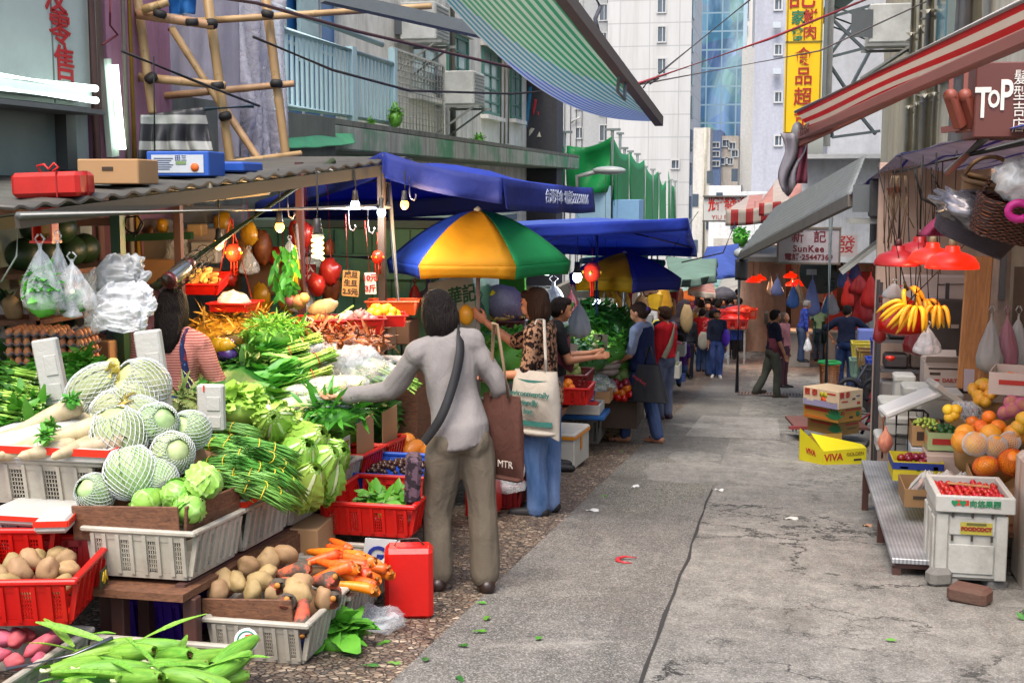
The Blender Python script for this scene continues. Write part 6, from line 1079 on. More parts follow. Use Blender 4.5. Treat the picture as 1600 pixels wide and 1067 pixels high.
MB().tube([f2_(.52,.5)-V((0,0,.03)),(f2_(.52,.5).x,f2_(.52,.5).y,gz(14.3)-b2.location.z)],.022,8).build('pole',M('#4a4f8a',.5),b2)
for k,pp in enumerate((A2,B2,C2,D2)):MB().tube([f2_(.5,.5)-V((0,0,.06)),pp-b2.location-V((0,0,.02))],.013,6).build('rib',m_rib,b2)
def round_parasol(label,c,R,H,cols,phase,flap=.1,tilt=(0,0),pole=True,n=8,pr=.016):
 t=T('round_parasol',label,'parasol',c);t.rotation_euler=(tilt[0],tilt[1],phase);mats=[mat_canvas('canvas_'+q.strip('#'),q,.6,.2)for q in cols]
 for k in range(n):
  def fn(u,v,k=k):
   a0=2*PI*k/n;a1=2*PI*(k+1)/n;r=R*v;p0=V((math.cos(a0),math.sin(a0),0))*r;p1=V((math.cos(a1),math.sin(a1),0))*r;p=p0.lerp(p1,u);z=H*(1-v**1.7)-.05*R*math.sin(PI*u)*v*(1-v)*2;return p*(1-.015*math.sin(PI*u)*v)+V((0,0,z))
  def fl(u,v,fn=fn):p=fn(u,1);return p*(1-.03*v)+V((0,0,-flap*v*(1-.12*math.sin(PI*u))))
  mb=MB();mb.grid(fn,8,10,.004);mb.grid(fl,8,3,.004);mb.build('panel',mats[k%len(mats)],t)
  mb=MB();a0=2*PI*k/n;mb.tube([V((math.cos(a0)*R*v,math.sin(a0)*R*v,H*(1-v**1.7)-.012))for v in(0,.25,.5,.75,1)],.006,5);mb.build('rib',M('#8b8e8c',.4,metal=.5),t)
 MB().lathe([(.001,.03),(.03,.01),(.03,-.02)],10).build('cap',M('#9a9a92'),t,(0,0,H))
 if pole:MB().tube([(0,0,H),(0,0,gz(c.y)-c.z)],pr,10).build('pole',M('#a8a6a2',.4,.1,metal=.3),t)
 return t
c=P(747,408,8.9);round_parasol('round parasol with blue, yellow, green and red panels',c,.66,.36,['#dfa616','#2cb46a','#d03a24','#dfa616','#2cb46a','#2c58d0'],-PI/2-PI/6+.1,.09,n=6)
rp=[o for o in bpy.data.objects if o.get('label','').startswith('round parasol with blue')][0]
c=P(975,432,15.2);round_parasol('yellow and blue round parasol farther up the lane',c,.72,.28,['#c8a010','#3a3f9a'],-PI/2-.8,.14,n=6)
canopy('awning','pale teal canvas awning over the fruit stall','awning',[P(905,405,16),P(1012,398,16.5),P(1000,404,20),P(920,396,20)],mat_canvas('teal','#7fae9d',.3),.04,val=(0,),vh=.06)
t,_=canopy('awning','dull green awning with a dark striped side','awning',[P(1048,438,20),P(1118,430,20.5),P(1120,404,24),P(1040,400,24)],mat_canvas('dull_green','#7f9f90',.3),.1,val=(0,1),vh=.12,vm=mat_stripe('dark_stripe',['#20302c','#6f8a80'],5,1))
tag(MB().grid(lambda u,v:(u*.3-.15+.02*math.sin(v*9),.08*math.sin(u*5),-.28*v-.03*math.sin(u*30)*v),12,8,.006).build('hanging_cloth',mat_stripe('fringe',['#2c7a66','#4b9a84'],22,0),None,P(1020,405,16)),'frayed teal cloth end hanging at the awning corner','cloth')
canopy('tarpaulin','light blue tarpaulin peaked over the lane','tarpaulin',[P(1085,430,26),P(1150,428,27),P(1155,380,32),P(1105,385,32)],m_cbluel,.22,val=(0,),vh=.08);canopy('tarpaulin','pale blue sheet slung lower beside the grey canopy','tarpaulin',[P(1118,428,28),P(1158,420,28),P(1156,395,32),P(1120,398,32)],mat_canvas('pale_blue','#8fa0d0',.3),.05,val=(0,),vh=.12,vm=m_cblue)
canopy('tarpaulin','grey white sheet just above the crowd','tarpaulin',[P(1050,450,30),P(1090,438,30),P(1100,432,36),P(1060,435,36)],mat_canvas('greywhite','#a9b0aa',.3),.05);canopy('awning','red and white striped awning low above the crowd','awning',[P(1075,452,34),P(1118,458,34),P(1115,440,38),P(1080,436,38)],mat_stripe('redwhite_far',['#b8321f','#c9c0b4'],3.2,1),.05,val=(0,),vh=.15)
canopy('awning','green sheet sagging over the hanging bags','awning',[P(900,455,18),P(1060,455,22),P(1060,438,26),P(930,440,26)],mat_canvas('olive','#6f8a74',.3),.03)
round_parasol('small orange parasol deep in the crowd',P(1085,466,42),.75,.3,['#d8701c'],0,.05);round_parasol('pale green and white parasol behind the orange one',P(1100,458,46),1.1,.35,['#a9c4b4','#5a9a86'],.3,.06);round_parasol('grey parasol beside the hooded man',P(1130,458,40),.4,.2,['#7d7a82'],.2,.2)
canopy('tarpaulin','white sheet strung above the far red lamps','tarpaulin',[P(1120,452,44),P(1185,440,42),P(1195,425,48),P(1130,430,50)],mat_canvas('offwhite','#b5b0a6',.35),.1);canopy('tarpaulin','pale teal sheet over the far stalls','tarpaulin',[P(1110,450,50),P(1150,446,50),P(1160,436,56),P(1112,436,56)],mat_canvas('teal2','#86a8a4',.35),.1)
def awn(u,v):
 bar=P(850,-45,6.0).lerp(P(1030,190,9.5),u);e=P(640,-60,7.2).lerp(P(1030,190,9.5),u);e=e+V((0,0,-.28*math.sin(PI*min(1,u*1.0))))
 return bar.lerp(e,v)+V((0,0,-.05*math.sin(PI*v)*(1-u)))
aw=T('striped_awning','long green and blue striped awning jutting from the top','awning',awn(.5,.5));o=aw.location;mb=MB();n=34
ms=[M(c,.65,.15,6,trans=.35,dirt=.2)for c in('#0f7a58','#8fa79a','#1d6f86','#94a6ac','#2455a0','#8b9ab8')]
vs=[awn(i/40,j/(n))-o for j in range(n+1)for i in range(41)]
for j in range(n):
 for i in range(40):
  ph=(i/40)*.55+(j/n)*.45;k=0 if ph<.42 else 2 if ph<.6 else 4;mb.k=k+(j%2);w=41;mb.add([vs[j*w+i],vs[j*w+i+1],vs[(j+1)*w+i+1],vs[(j+1)*w+i]],[(0,1,2,3)])
mb.build('canvas',ms,aw);MB().bar(awn(-.02,0)-o,awn(1.0,0)-o,.06,.07).build('front_bar',M('#4c4548',.5,.2),aw)
wire([awn(.55,0),awn(.56,.0)-V((.02,0,.12)),awn(.6,0)-V((0,0,.14)),awn(.6,0)],.012,'rope',M('#5d6670'),'loop of rope hanging on the striped awning bar','rope');wire([P(930,-5,8),P(938,12,8),P(930,30,8),P(936,55,8)],.014,'rope',M('#4a4a52'),'knotted dark rope end hanging beside the awning bar','rope')
tag(MB().bar(P(505,-6,9)-P(690,30,9.5),P(880,78,10.2)-P(690,30,9.5),.12,.09).build('steel_beam',M('#5f6668',.5,.2,dirt=.3),None,P(690,30,9.5)),'grey steel arm slanting under the striped awning','beam')
canopy('corrugated_awning','rusty corrugated hood at the end of the old flats','hood',[P(800,20,25),P(842,78,25),P(848,110,29),P(800,60,29)],M('#8f8d82',.6,.3,dirt=.5),.0)
for i,(px,py,c,w,h)in enumerate([(832,110,'#d8a818',.28,.35),(828,150,'#2f7fae',.2,.9),(838,170,'#b8323c',.12,.35),(836,215,'#c9c4b4',.25,.2)]):
 tag(MB().grid(lambda u,v,w=w,h=h,i=i:((u-.5)*w*(.8+.4*v),.06*math.sin(u*6+v*3+i),-h*v),8,8,.02).build('laundry',M(c,.8,.2),None,P(px,py-14,29)),['yellow cloth hung at the end of the old flats','blue cloth strips hanging under the yellow cloth','red bundle hung beside the blue cloth','pale rag lowest below the blue cloth'][i],'cloth')
m_wb=M('#1f1c1e',.6);m_wr=M('#8c1f2c',.6)
wire([P(270,-12,6.5),P(400,5,7.2),P(560,50,8.2),P(800,106,9.5),P(985,135,10.5)],.011,'cable',M('#3a2226',.6),'dark cable from the top left to the awning tip');wire([P(396,58,7.2),P(520,110,8.0),P(640,142,8.8),P(800,147,9.6),P(985,132,10.5)],.009,'cable',m_wb,'black cable sagging across the balcony to the awning tip');wire([P(190,80,7.0),P(300,125,7.5),P(405,166,8.4)],.009,'cable',m_wb,'thin black cable from the pink pillar across the bamboo');wire([P(985,135,10.5),P(1200,62,13),P(1362,-4,16)],.013,'rope',m_wr,'red rope stretched from the awning tip to the right');wire([P(985,135,10.5),P(1280,80,14),P(1480,-12,18)],.009,'cable',M('#5d5456',.6),'grey cable stretched from the awning tip to the right pipes');wire([P(1030,115,10.6),P(1172,0,14),P(1180,-8,14)],.009,'cable',m_wb,'thin dark rope rising steeply in front of the white tower')
wire([P(1005,138,10.6),P(1012,128,10.6),P(1025,124,10.6),P(1015,132,10.6),P(1030,122,10.6)],.008,'cable',m_wb,'knot of loose wire ends where the ropes meet');wire([P(1150,345,20),P(1130,395,20),P(1065,410,20)],.012,'cable',m_wb,'black cable drooping from the red striped awning',n=16);wire([P(240,88,7.0),P(242,250,7.4)],.004,'cable',m_wb,'thin black cord hanging beside the bamboo upright')
#right side awnings
E0,E1=P(1660,-29,4.8),P(1243,175,10.2);F0,F1=P(1680,26,4.7),P(1250,213,10.2)
rs=T('striped_awning','red and cream striped awning of the right hand shop','awning',(E0+E1)/2);o=rs.location;mb=MB();ms=[M('#a8181a',.6,.2,6,trans=.45,dirt=.3),M('#b9a998',.6,.12,6,trans=.45,dirt=.1)];n=11
for j in range(n):
 mb.k=j%2
 def fn(u,v,j=j):w=(j+v)/n;return E0.lerp(E1,u).lerp(F0.lerp(F1,u),w**1.0)-o+V((.08*math.sin(PI*w),0,-.04*math.sin(PI*w)*(1+.3*math.sin(u*9))))
 mb.grid(fn,30,1)
mb.build('canvas',ms,rs);m_brn=M('#8a4f46',.5,.2,6,dirt=.25);MB().bar(F0-o,F1-o,.055,.062,bv=.008).build('front_bar',m_brn,rs);MB().tube([E0-o,E1-o],.012,8).build('top_edge',M('#a9a6a2',.5),rs)
MB().bar(F1-o+V((0,0,-.06)),P(1450,130,7.6)-o,.035,.04).build('folding_arm',M('#a06050',.5,.2),rs);MB().ell(F1-o+V((-.02,-.02,.02)),(.05,.06,.09),12,8).build('end_cap',M('#77777a',.4),rs)
text('25738742',.1,M('#4a2420',.5),rs,(F1.lerp(F0,.1)-o)+V((-.06,-.05,0)),(PI/2,math.radians(0),-PI/2-.14)).rotation_euler=(PI/2,-math.atan2((F0-F1).z,(F0-F1).length),math.atan2((F0-F1).y,(F0-F1).x))
tag(MB().grid(lambda u,v:((u-.5)*.18*(1-.4*v)+.03*math.sin(v*6),.05*math.sin(u*9+v*4),-.42*v-.06*math.sin(u*4)*v),12,10,.008).build('bundled_sheet',M('#7a767c',.5,.25),None,F1+V((-.06,-.02,.02))),'grey plastic sheet bundled at the tip of the red awning','plastic sheet');tag(MB().grid(lambda u,v:((u-.5)*.08,.03*math.sin(u*9+v*4),-.3*v),8,8,.006).build('hanging_cloth',M('#6a2c3c',.7,.2),None,F1+V((.02,-.03,-.06))),'maroon cloth hanging under the red awning tip','cloth')
for i,px in enumerate((1485,1508)):
 c=P(px,150,6.6);t=T('awning_elbow',['brown awning elbow joint farther from the sign','brown awning elbow joint nearer the sign'][i],'awning arm',c);mb=MB();mb.bar((0,0,.12),(.0,0,0),.02);mb.build('link',m_brn,t);mb=MB();mb.bar((0,0,0),(.06,.05,-.15),.06,.05,bv=.008);mb.ell((0,0,0),(.035,.035,.035),10,8);mb.build('knuckle',M('#8a4638',.5,.2),t);MB().bar((.06,.05,-.15),(-.02,.1,-.16),.03).build('forearm',m_brn,t)
ts=T('shop_sign','brown box sign reading TOP beside the red awning','sign',P(1590,155,6.5));zt_=P(1590,95,6.5).z-ts.location.z;xl=P(1526,155,6.5).x-ts.location.x;MB().box((xl+.35,.25,0),(.7,.4,2*zt_),None,.006).build('box',M('#5d2f28',.5,.12,4),ts);m_wt=M('#d8d2c8',.5,.05)
for ch,x,sz,dz_ in(('T',.035,.2,-.02),('O',.085,.11,-.0),('P',.14,.2,.015)):text(ch,sz,m_wt,ts,(xl+x,.045,dz_),(PI/2,0,0),bold=.004,sx=.6)
for k,chs in enumerate('髮型吉店'):text(chs,.075,m_wt,ts,(xl+.2,.045,.1-.075*k),(PI/2,0,0),bold=.0,sx=.8)
q0,q1,q2,q3=P(1660,182,5.6),P(1400,244,10.8),V((1.78,13.2,1.52)),V((1.85,5.6,1.66))
tc=T('tarpaulin_canopy','grey white tarpaulin with thin blue lines over the fruit shop','tarpaulin',(q0+q1+q2+q3)/4);o=tc.location
MB().grid(lambda u,v:q0.lerp(q1,u).lerp(q3.lerp(q2,u),v)-o+V((0,0,.03*NZ.noise(V((u*6,v*3,2)))-.04*math.sin(PI*v))),40,10,.006).build('sheet',mat_stripe('lined_tarp',['#3a3c86']+['#a8a0aa']*7,4.2,0,.6,.25,.55),tc);MB().tube([q0-o,q1-o],.006,6).build('blue_hem',M('#2f3a8c',.5),tc)
r0,r1,r2=q1,P(1322,308,13.2),V((1.72,15,1.3));canopy('tarpaulin_canopy','lower end of the lined tarpaulin drooping over the lane','tarpaulin',[r0,r1,r2,q2],mat_stripe('lined_tarp2',['#3a3c86']+['#a098a2']*7,4.2,0,.6,.25,.55),.0)
post('galvanised pole under the lined tarpaulin',P(1480,270,7.6),P(1552,205,6.6),.02,M('#8d8a86',.35,.2,8,metal=.5),name='awning_pole');post('black rail under the tarpaulin carrying lamps and baskets',V((1.0,5.6,1.58)),V((1.0,12.5,1.5)),.016,M('#1d1b1c',.5),name='hook_rail',cat='rail')
canopy('plastic_sheet','orange and red plastic sheet tucked under the tarpaulin','plastic sheet',[P(1350,300,12.6),P(1405,288,11.2),P(1410,298,11.2),P(1352,320,12.6)],M('#b8592a',.5,.3,6,trans=.3),.0)
f0,f1_,k1,k0=P(1330,302,13),P(1156,396,25),P(1212,325,28.5),P(1352,246,15.5)
gc=T('corrugated_canopy','long grey corrugated canopy sloping over the right shops','canopy',(f0+f1_+k1+k0)/4);o=gc.location;MB().grid(lambda u,v:f0.lerp(f1_,u).lerp(k0.lerp(k1,u),v)-o+V((0,0,.015*math.sin(v*60))),30,60,.02).build('sheet',M('#cfd3d3',.5,.15,5,dirt=.1,trans=.8),gc);MB().bar(f0-o-V((0,0,.07)),f1_-o-V((0,0,.07)),.06,.12).build('front_beam',M('#6d655c',.6,.2,dirt=.4),gc);MB().tube([f1_-o+V((0,0,-.12)),(f1_-o)+V((0,0,gz(25)-f1_.z+.0))],.04,8).build('post',M('#5f6468',.5),gc);MB().ell(f1_-o,(.12,.1,.1),10,8).build('end_cap',M('#9aa0a2',.5),gc)
tag(MB().grid(lambda u,v:((u-.5)*.22,.06*math.sin(u*7),-.4*v),8,6,.02).build('dark_bag',M('#2c2c30',.5),None,P(1158,405,24.8)),'dark bundle tied at the end post of the grey canopy','bundle')
ms2=mat_stripe('red_cream_stripe',['#a82a2c','#bdb3a8'],2.6,0,.7,.3,.35);mtop=mat_stripe('faded_stripe',['#c6b7ab','#c98f82'],1.3,0,.7,.2,.35)
canopy('striped_awning','faded red striped awning with a bold striped valance','awning',[P(1134,328,34),P(1205,322,34),P(1250,296,38),P(1170,305,38)],mtop,.0,val=(0,),vh=.42,vm=ms2);canopy('striped_awning','pale red striped awning behind the grey canopy','awning',[P(1186,318,31),P(1300,304,31),P(1330,275,34),P(1215,278,34)],mtop,.0,val=(0,),vh=.3,vm=ms2)
Yf=40.;a=P(1100,307,Yf);b=P(1200,346,Yf);fs=T('shop_sign','white signboard with red brush characters and YIU below','sign',((a.x+b.x)/2,Yf,b.z));w_=b.x-a.x;h_=a.z-b.z;MB().box((0,0,h_/2),(w_,.15,h_)).build('panel',M('#c9cac6',.6,.06),fs);mb=MB();[mb.box((0,-.05,z),(w_+.06,.2,.05))for z in(0,h_)];mb.build('frame',M('#5d5c58'),fs)
for s_,px,py,sz in(('耀',1119,321,.5),('發',1141,320,.42),('海',1162,318,.4)):p=P(px,py,Yf);text(s_,sz,M('#c02a1e',.5),fs,(p.x-fs.location.x,-.09,p.z-b.z),(PI/2,0,0),bold=.006)
p=P(1124,340,Yf);text('YIU F',.2,M('#b04a40',.5),fs,(p.x-fs.location.x,-.09,p.z-b.z),(PI/2,0,0))
leafheap('small leafy bush growing beside the striped valance',P(1157,374,33),.22,.2,.25,120,m_leafm,'roof_bush',(.08,.16),.5,62,kind=None,cat='bush')
for i,(px,py,X,s)in enumerate([(452,196,-5.0,.1),(580,198,-4.9,.12),(618,186,-4.9,.2),(748,225,-4.85,.2),(548,202,-4.9,.08)]):leafheap(['fern tuft under the balcony railing','weeds below the balcony post','tall weed at the end of the balcony','weed sprouting from the mossy ledge','little weed on the ledge'][i],PXp(px,py,X),s*.5,s*.5,s*.7,60,m_leafm,'wall_weed',(s*.3,s*.7),.25,70+i,kind=None,cat='weed')
Ys=24.;a=P(1216,356,Ys);b=P(1311,412,Ys);sk_=T('shop_sign','grey hanging sign reading SunKee with a phone number','sign',((a.x+b.x)/2,Ys,b.z));w_=b.x-a.x;h_=a.z-b.z;MB().box((0,0,h_/2),(w_,.1,h_)).build('panel',M('#a9a2aa',.6,.08),sk_);mb=MB();[mb.box((0,0,z),(w_+.04,.14,.035))for z in(0,h_)];[mb.box((s*w_/2,0,h_/2),(.035,.13,h_-.03))for s in(-1,1)];mb.build('frame',M('#6f665c',.5),sk_);m_mar=M('#6e1f2c',.5)
for s_,px,py,sz in(('新',1246,371,.23),('記',1281,371,.23)):p=P(px,py,Ys);text(s_,sz,m_mar,sk_,(p.x-sk_.location.x,-.055,p.z-b.z),(PI/2,0,0),bold=.003)
for s_,px,py,sz,b_ in(('SunKee',1263,389,.165,.004),('電話·25447369',1263,402,.135,.004)):p=P(px,py,Ys);text(s_,sz,m_mar,sk_,(p.x-sk_.location.x,-.055,p.z-b.z),(PI/2,0,0),bold=b_,space=1.12 if 'Sun' in s_ else 1.02)
post('grey pole with yellow tape standing under the SunKee sign',G(1290,625),V((G(1290,625).x,G(1290,625).y,P(1290,412,22.5).z+.8)),.04,M('#6f787c',.4,.2,5),name='steel_pole',cat='pole')
card('red and white sign with a character half hidden behind the SunKee sign',1322,384,30,.5,.5,['發'],M('#c2b3ae',.7),M('#b02a2a'),size=.42)
canopy('tarpaulin','faded green plastic sheet lying along the mossy ledge under the balcony','tarpaulin',[PXp(442,195,-4.72),PXp(552,210,-4.72),PXp(556,224,-4.5),PXp(446,232,-4.5)],M('#3f9a6a',.5,.3,5,trans=.2,dirt=.4),.02)
#the people
rr=random.Random(5)
dn1=denim('#223c68');dn2=denim('#1d3a78');m_bsh=M('#2a1a15',.4,.2,12);m_blk=M('#18171a',.6,.2,8);m_wsh=M('#c9c5bf',.5)
s_=person('woman selling vegetables, seen from behind, salmon striped top',V((-3.13,6.25,gz(6.25))),R_(8),1.5,top=cloth('#a85e54',stripes=('#c98d80',70,.45)),sleeve=.95,legs=cloth('#3a3238'),hair='long',shoe=m_blk,aL=((-.35,.2,-1),(-.1,.8,-.6)),aR=((.4,.15,-1),(-.1,.75,-.6)),vox=.009,lean=.05,hem=.05,nod=.25)
ap=cloth_spots('#20284c','#7a2c34',30,.6,'#3d6a9a');u=s_['up']
for k in(-1,1):strap(s_,[u((k*.05,.05,.80)),u((k*.062,-.02,.855)),u((k*.055,-.06,.80)),u((k*.07,-.078,.72)),u((k*.09,-.065,.62))],.035,ap,'apron_strap').parent=None
for o in[o for o in bpy.data.objects if o.name.startswith('apron_strap')]:o.parent=s_['root']
strap(s_,[u((.1,0,.6)),u((.06,-.075,.6)),u((-.06,-.075,.6)),u((-.1,0,.6))],.1,ap,'apron_tie').parent=s_['root']
c1=person('woman customer from behind in a grey jumper reaching left over the stall',G(722,922),R_(20),1.53,top=cloth('#8a8481'),crease=1.25,sleeve=1,legs=cloth('#6a6052'),shoe=m_bsh,hair='bob',hairm=m_hair,aL=((-.55,.45,-.85),(-.95,.3,-.12)),aR=((.55,-.05,-.85),(.1,.6,-.5)),lL=((-.13,.1,-1),(-.02,-.02,-1)),lR=((.1,-.04,-1),(.03,-.05,-1)),vox=.0075,legcut=.92,lean=.1,hem=.07,loose=1.2,legw=1.08,build=.9,head=.2,nod=.15,side=-.17)
u=c1['up'];nb=M('#1b1a1c',.7,.1)
strap(c1,[u((.03,.075,.80)),u((.052,-.005,.872)),u((.042,-.075,.80)),u((.0,-.095,.7)),u((-.06,-.1,.6)),u((-.125,-.065,.53))],.045,nb,'bag_strap').parent=c1['root']
hbm=cloth_spots('#2a2228','#5a4650',26,.5);mb=MB();mb.box((0,0,0),(.08,.17,.24),None,.02);hb_=mb.build('shoulder_bag',hbm,None,W_(c1,u((-.165,-.02,.5)))-V((0,0,.13)),(0,.05,R_(16)));tag(hb_,'dark patterned shoulder bag at the hip of the grey jumper','bag')
tote=T('tote_bag','brown tote bag hanging from the shoulder of the grey jumper','bag',W_(c1,u((.185,-.05,.86))),R_(62));tm=cloth('#54352c');mb=MB()
mb.grid(lambda a,v:((.0+.035*math.sin(PI*v))*math.copysign(1,math.cos(a*2*PI))*abs(math.cos(a*2*PI))**.5+.02,(.12+.02*v)*math.copysign(1,math.sin(a*2*PI))*abs(math.sin(a*2*PI))**.5,-.36-.42*v),28,12);mb.box((.02,0,-.78),(.06,.25,.02),None,.008);mb.build('bag_body',tm,tote)
for s in(-1,1):mb=MB();mb.tube([(.0,s*.06,-.37),(-.015,s*.035,-.18),(-.03,0.01*s,-.005),(-.05,-.0,.0)],.009,6);mb.build('handle',M('#8d7458',.8),tote)
text('MTR',.05,M('#b5a89c',.6),tote,(-.028,-.06,-.7),(PI/2,0,-PI/2))
wb_=knotbag('clear plastic bag of greens held by the woman in the grey jumper',W_(c1,c1['hands'][1]),.2,.34,m_film,seed=3,flat=.5)
c2=person('woman in a leopard print blouse and jeans paying at the stall',G(846,803),R_(82),1.6,top=cloth_spots('#96735a','#1d110e',34,.5),sleeve=.42,legs=denim('#3a5a86'),shoe=m_blk,hair='bob',hairm=m_hairb,aL=((-.1,.1,-1),(.15,.95,-.1)),aR=((.05,.8,-.35),(-.3,.8,.65)),lL=((0,.05,-1),(0,-.04,-1)),lR=((.03,-.06,-1),(0,.0,-1)),vox=.0078,lean=.05,hem=.06,legw=1.15,nod=.08)
u=c2['up'];m_cot=cloth('#b9b2a6')
tb2=T('tote_bag','white cotton tote bag with green print on the leopard print shoulder','bag',W_(c2,u((-.11,-.04,.87))),R_(82)+PI-.25);mb=MB();mb.grid(lambda a,v:((.03+.06*math.sin(PI*min(1,v*1.1)))*math.cos(a*2*PI)+.035,(.17+.05*v-.03*v*v)*math.copysign(1,math.sin(a*2*PI))*abs(math.sin(a*2*PI))**.7,-.34-.45*v*(1-.05*math.cos(a*4*PI))),32,16);mb.ell((.035,0,-.765),(.075,.18,.03),14,6);mb.build('bag_body',m_cot,tb2)
for s in(-1,1):mb=MB();mb.tube([(.06,s*.1,-.36),(.03,s*.07,-.16),(-.02,s*.03,.0),(-.05,0,.0)],.011,6,flat=.4);mb.build('handle',m_cot,tb2)
m_gpr=M('#2f6f66',.7,.1)
for z in(-.4,-.68):mb=MB();mb.grid(lambda a,v,z=z:((.034+.06*math.sin(PI*min(1,((-z-.34)/.45)*1.1)))*math.cos((a-.5)*1.9)+.04,(.172+.05*(-z-.34)/.45)*math.sin((a-.5)*1.9)*.93,z-.035*v),14,2);mb.build('printed_band',m_gpr,tb2)
for i,s in enumerate(('Environmentally','friendly','bag')):text(s,.052,m_gpr,tb2,(.135,0,-.49-.06*i),(PI/2,0,PI/2),bold=.001)
pk_=tag(MB().ell((0,0,0),(.055,.045,.075),12,8,None,.15,3,2).build('fruit_pack',M('#d8a02a',.4,.15,9),None,W_(c2,c2['hands'][1])+V((-.07,-.02,-.01))),'clear pack of orange slices held up by the leopard print woman','packet');pw=MB().box((0,0,0),(.03,.17,.1),None,.01).build('wallet',M('#4a2c28',.5),None,W_(c2,c2['hands'][-1])+V((0,0,.02)));tag(pw,'dark red wallet in the hand of the leopard print woman','wallet')
v1=person('woman vendor in a black tee and maroon apron facing right',P(862,700,11.2)*1.0,R_(-75),1.55,top=cloth('#19191d'),sleeve=.3,legs=cloth('#6a6570'),hair='short',shoe=m_blk,aL=((-.1,.35,-1),(.1,.9,.1)),aR=((.1,.35,-1),(-.1,.9,.1)),vox=.0105,lean=.1,skin=m_skin2)
v1['root'].location.z=P(858,468,11.2).z-1.53;u=v1['up'];strap(v1,[u((-.09,.03,.62)),u((-.05,.075,.7)),u((.05,.075,.7)),u((.09,.03,.62))],.25,cloth('#5a2630'),'apron').parent=v1['root']
c3=person('woman in a navy vest and cuffed jeans walking left with a black bag',G(1003,692),R_(70),1.6,top=cloth('#8f98b0'),sleeve=.4,legs=dn1,legcut=.93,shoe=M('#2a1c18',.5),shoetype='sandal',hair='bun',hairm=m_hairb,aL=((-.1,.2,-1),(.25,.95,-.5)),aR=((.1,.05,-1),(.1,.95,-.2)),lL=((0,.38,-1),(0,.12,-1)),lR=((0,-.16,-1),(0,-.3,-1)),vox=.0095,lean=.06,nod=.2,hem=.02,build=1.0,vest=cloth('#1c2548'))
u=c3['up'];mb=MB();mb.lathe([(.001,0),(.028,0),(.028,.004),(.001,.004)],14,MX.Translation(u((-.125,.02,.73)))@MX.Rotation(-PI/2,4,'Y'));mb.build('badge',M('#b8805a'),c3['root'])
mb=MB();mb.ell(c3['hp'](0,-.075,.005),(.04,.03,.035),10,8,None,.3,4,1);mb.build('hair_tie',M('#4a2a7a',.8),c3['root'])
bk=T('shopping_bag','black shopping bag with red letters on the arm of the navy vest','bag',W_(c3,u((-.19,-.15,.68))),R_(80)+PI);mb=MB();mb.grid(lambda a,v:((.03+.05*v)*math.cos(a*2*PI)+.02,(.12+.11*v)*math.copysign(1,math.sin(a*2*PI))*abs(math.sin(a*2*PI))**.6,-.14-.4*v),28,10);mb.box((.02,0,-.54),(.12,.42,.02),None,.008);mb.build('bag_body',M('#1d1c20',.55,.2,6,bump=.2),bk)
for s in(-1,1):mb=MB();mb.tube([(.04*s,s*.06,-.16),(.0,s*.03,.02),(-.03,0,.06),(-.0,-s*.06,-.16)],.008,6);mb.build('handle',m_blk,bk)
text('market',.06,M('#b8283c',.5),bk,(.105,-.08,-.3),(PI/2,0,PI/2)).rotation_euler=(PI/2,.6,PI/2+.2)
c4=person('person in a red cardigan half hidden behind the navy vest',G(1037,655),R_(60),1.58,top=cloth('#b01824'),sleeve=1,legs=denim('#4a5068'),shoe=M('#3a2a3a'),hair='short',hairm=m_hairb,vox=.011,face=True,lL=((0,.15,-1),(0,-.1,-1)),legcut=.9);sb_=strap(c4,[c4['up'](q)for q in((.1,.05,.78),(.05,-.06,.84),(-.02,-.08,.7),(-.1,-.06,.56))],.07,cloth('#8d8a78'),'bag_strap');sb_.parent=c4['root']
def far(label,px,py,rz,h,top,legs,hair='short',head_y=None,Y=None,gx=None,**k):
 if Y is None:loc=G(px,py)
 else:p=P(px,py,Y);loc=V((p.x,Y,p.z-h*.985))
 kw=dict(shoe=m_blk,vox=.016);kw.update(k);return person(label,loc,R_(rz),h,top=top,legs=legs,hair=hair,**kw)
WK=dict(lL=((0,.3,-1),(0,.0,-1)),lR=((0,-.15,-1),(0,-.45,-1)))
j=far('woman in a dark V neck top and blue jeans walking towards the camera',1119,590,183,1.62,cloth('#2a3044'),dn2,'tied',sleeve=.7,shoe=m_wsh,vox=.0125,lL=((0,.12,-1),(0,.0,-1)),lR=((0,-.02,-1),(0,-.12,-1)),aL=((-.15,0,-1),(-.05,.1,-1)),aR=((.15,.05,-1),(0,.25,-1)),skin=m_skin2)
tag(MB().ell((0,0,0),(.1,.06,.2),12,8,None,.2,3,1).build('purple_bag',M('#5a2ac0',.5,.2,8),None,W_(j,j['up']((-.13,.06,.6)))),'bright purple bag at the side of the dark V neck woman','bag');knotbag('little clear bag dangling from the hand of the dark V neck woman',W_(j,j['hands'][-1]),.13,.24,m_film,seed=4)
a_=far('man in a dark tee and maroon apron striding along the lane',1207,621,-68,1.62,cloth('#16182c'),cloth('#4a4c44'),'short',vox=.0115,sleeve=.38,shoe=M('#3a2a1c'),skin=m_skin2,lL=((0,-.3,-1),(0,-.55,-1)),lR=((0,.12,-1),(0,.02,-1)),aL=((-.15,.2,-1),(0,.25,-1)),aR=((.15,.15,-1),(0,.45,-1)))
u=a_['up'];apm=cloth('#6a3440');strap(a_,[u((-.02,.06,.80)),u((-.05,-.005,.85)),u((-.02,-.07,.78)),u((.05,-.08,.64))],.03,apm,'apron_strap').parent=a_['root'];strap(a_,[u((.05,-.075,.58)),u((.1,-.01,.58)),u((.06,.09,.58)),u((-.05,.09,.58)),u((-.1,0,.58))],.34,apm,'apron').parent=a_['root']
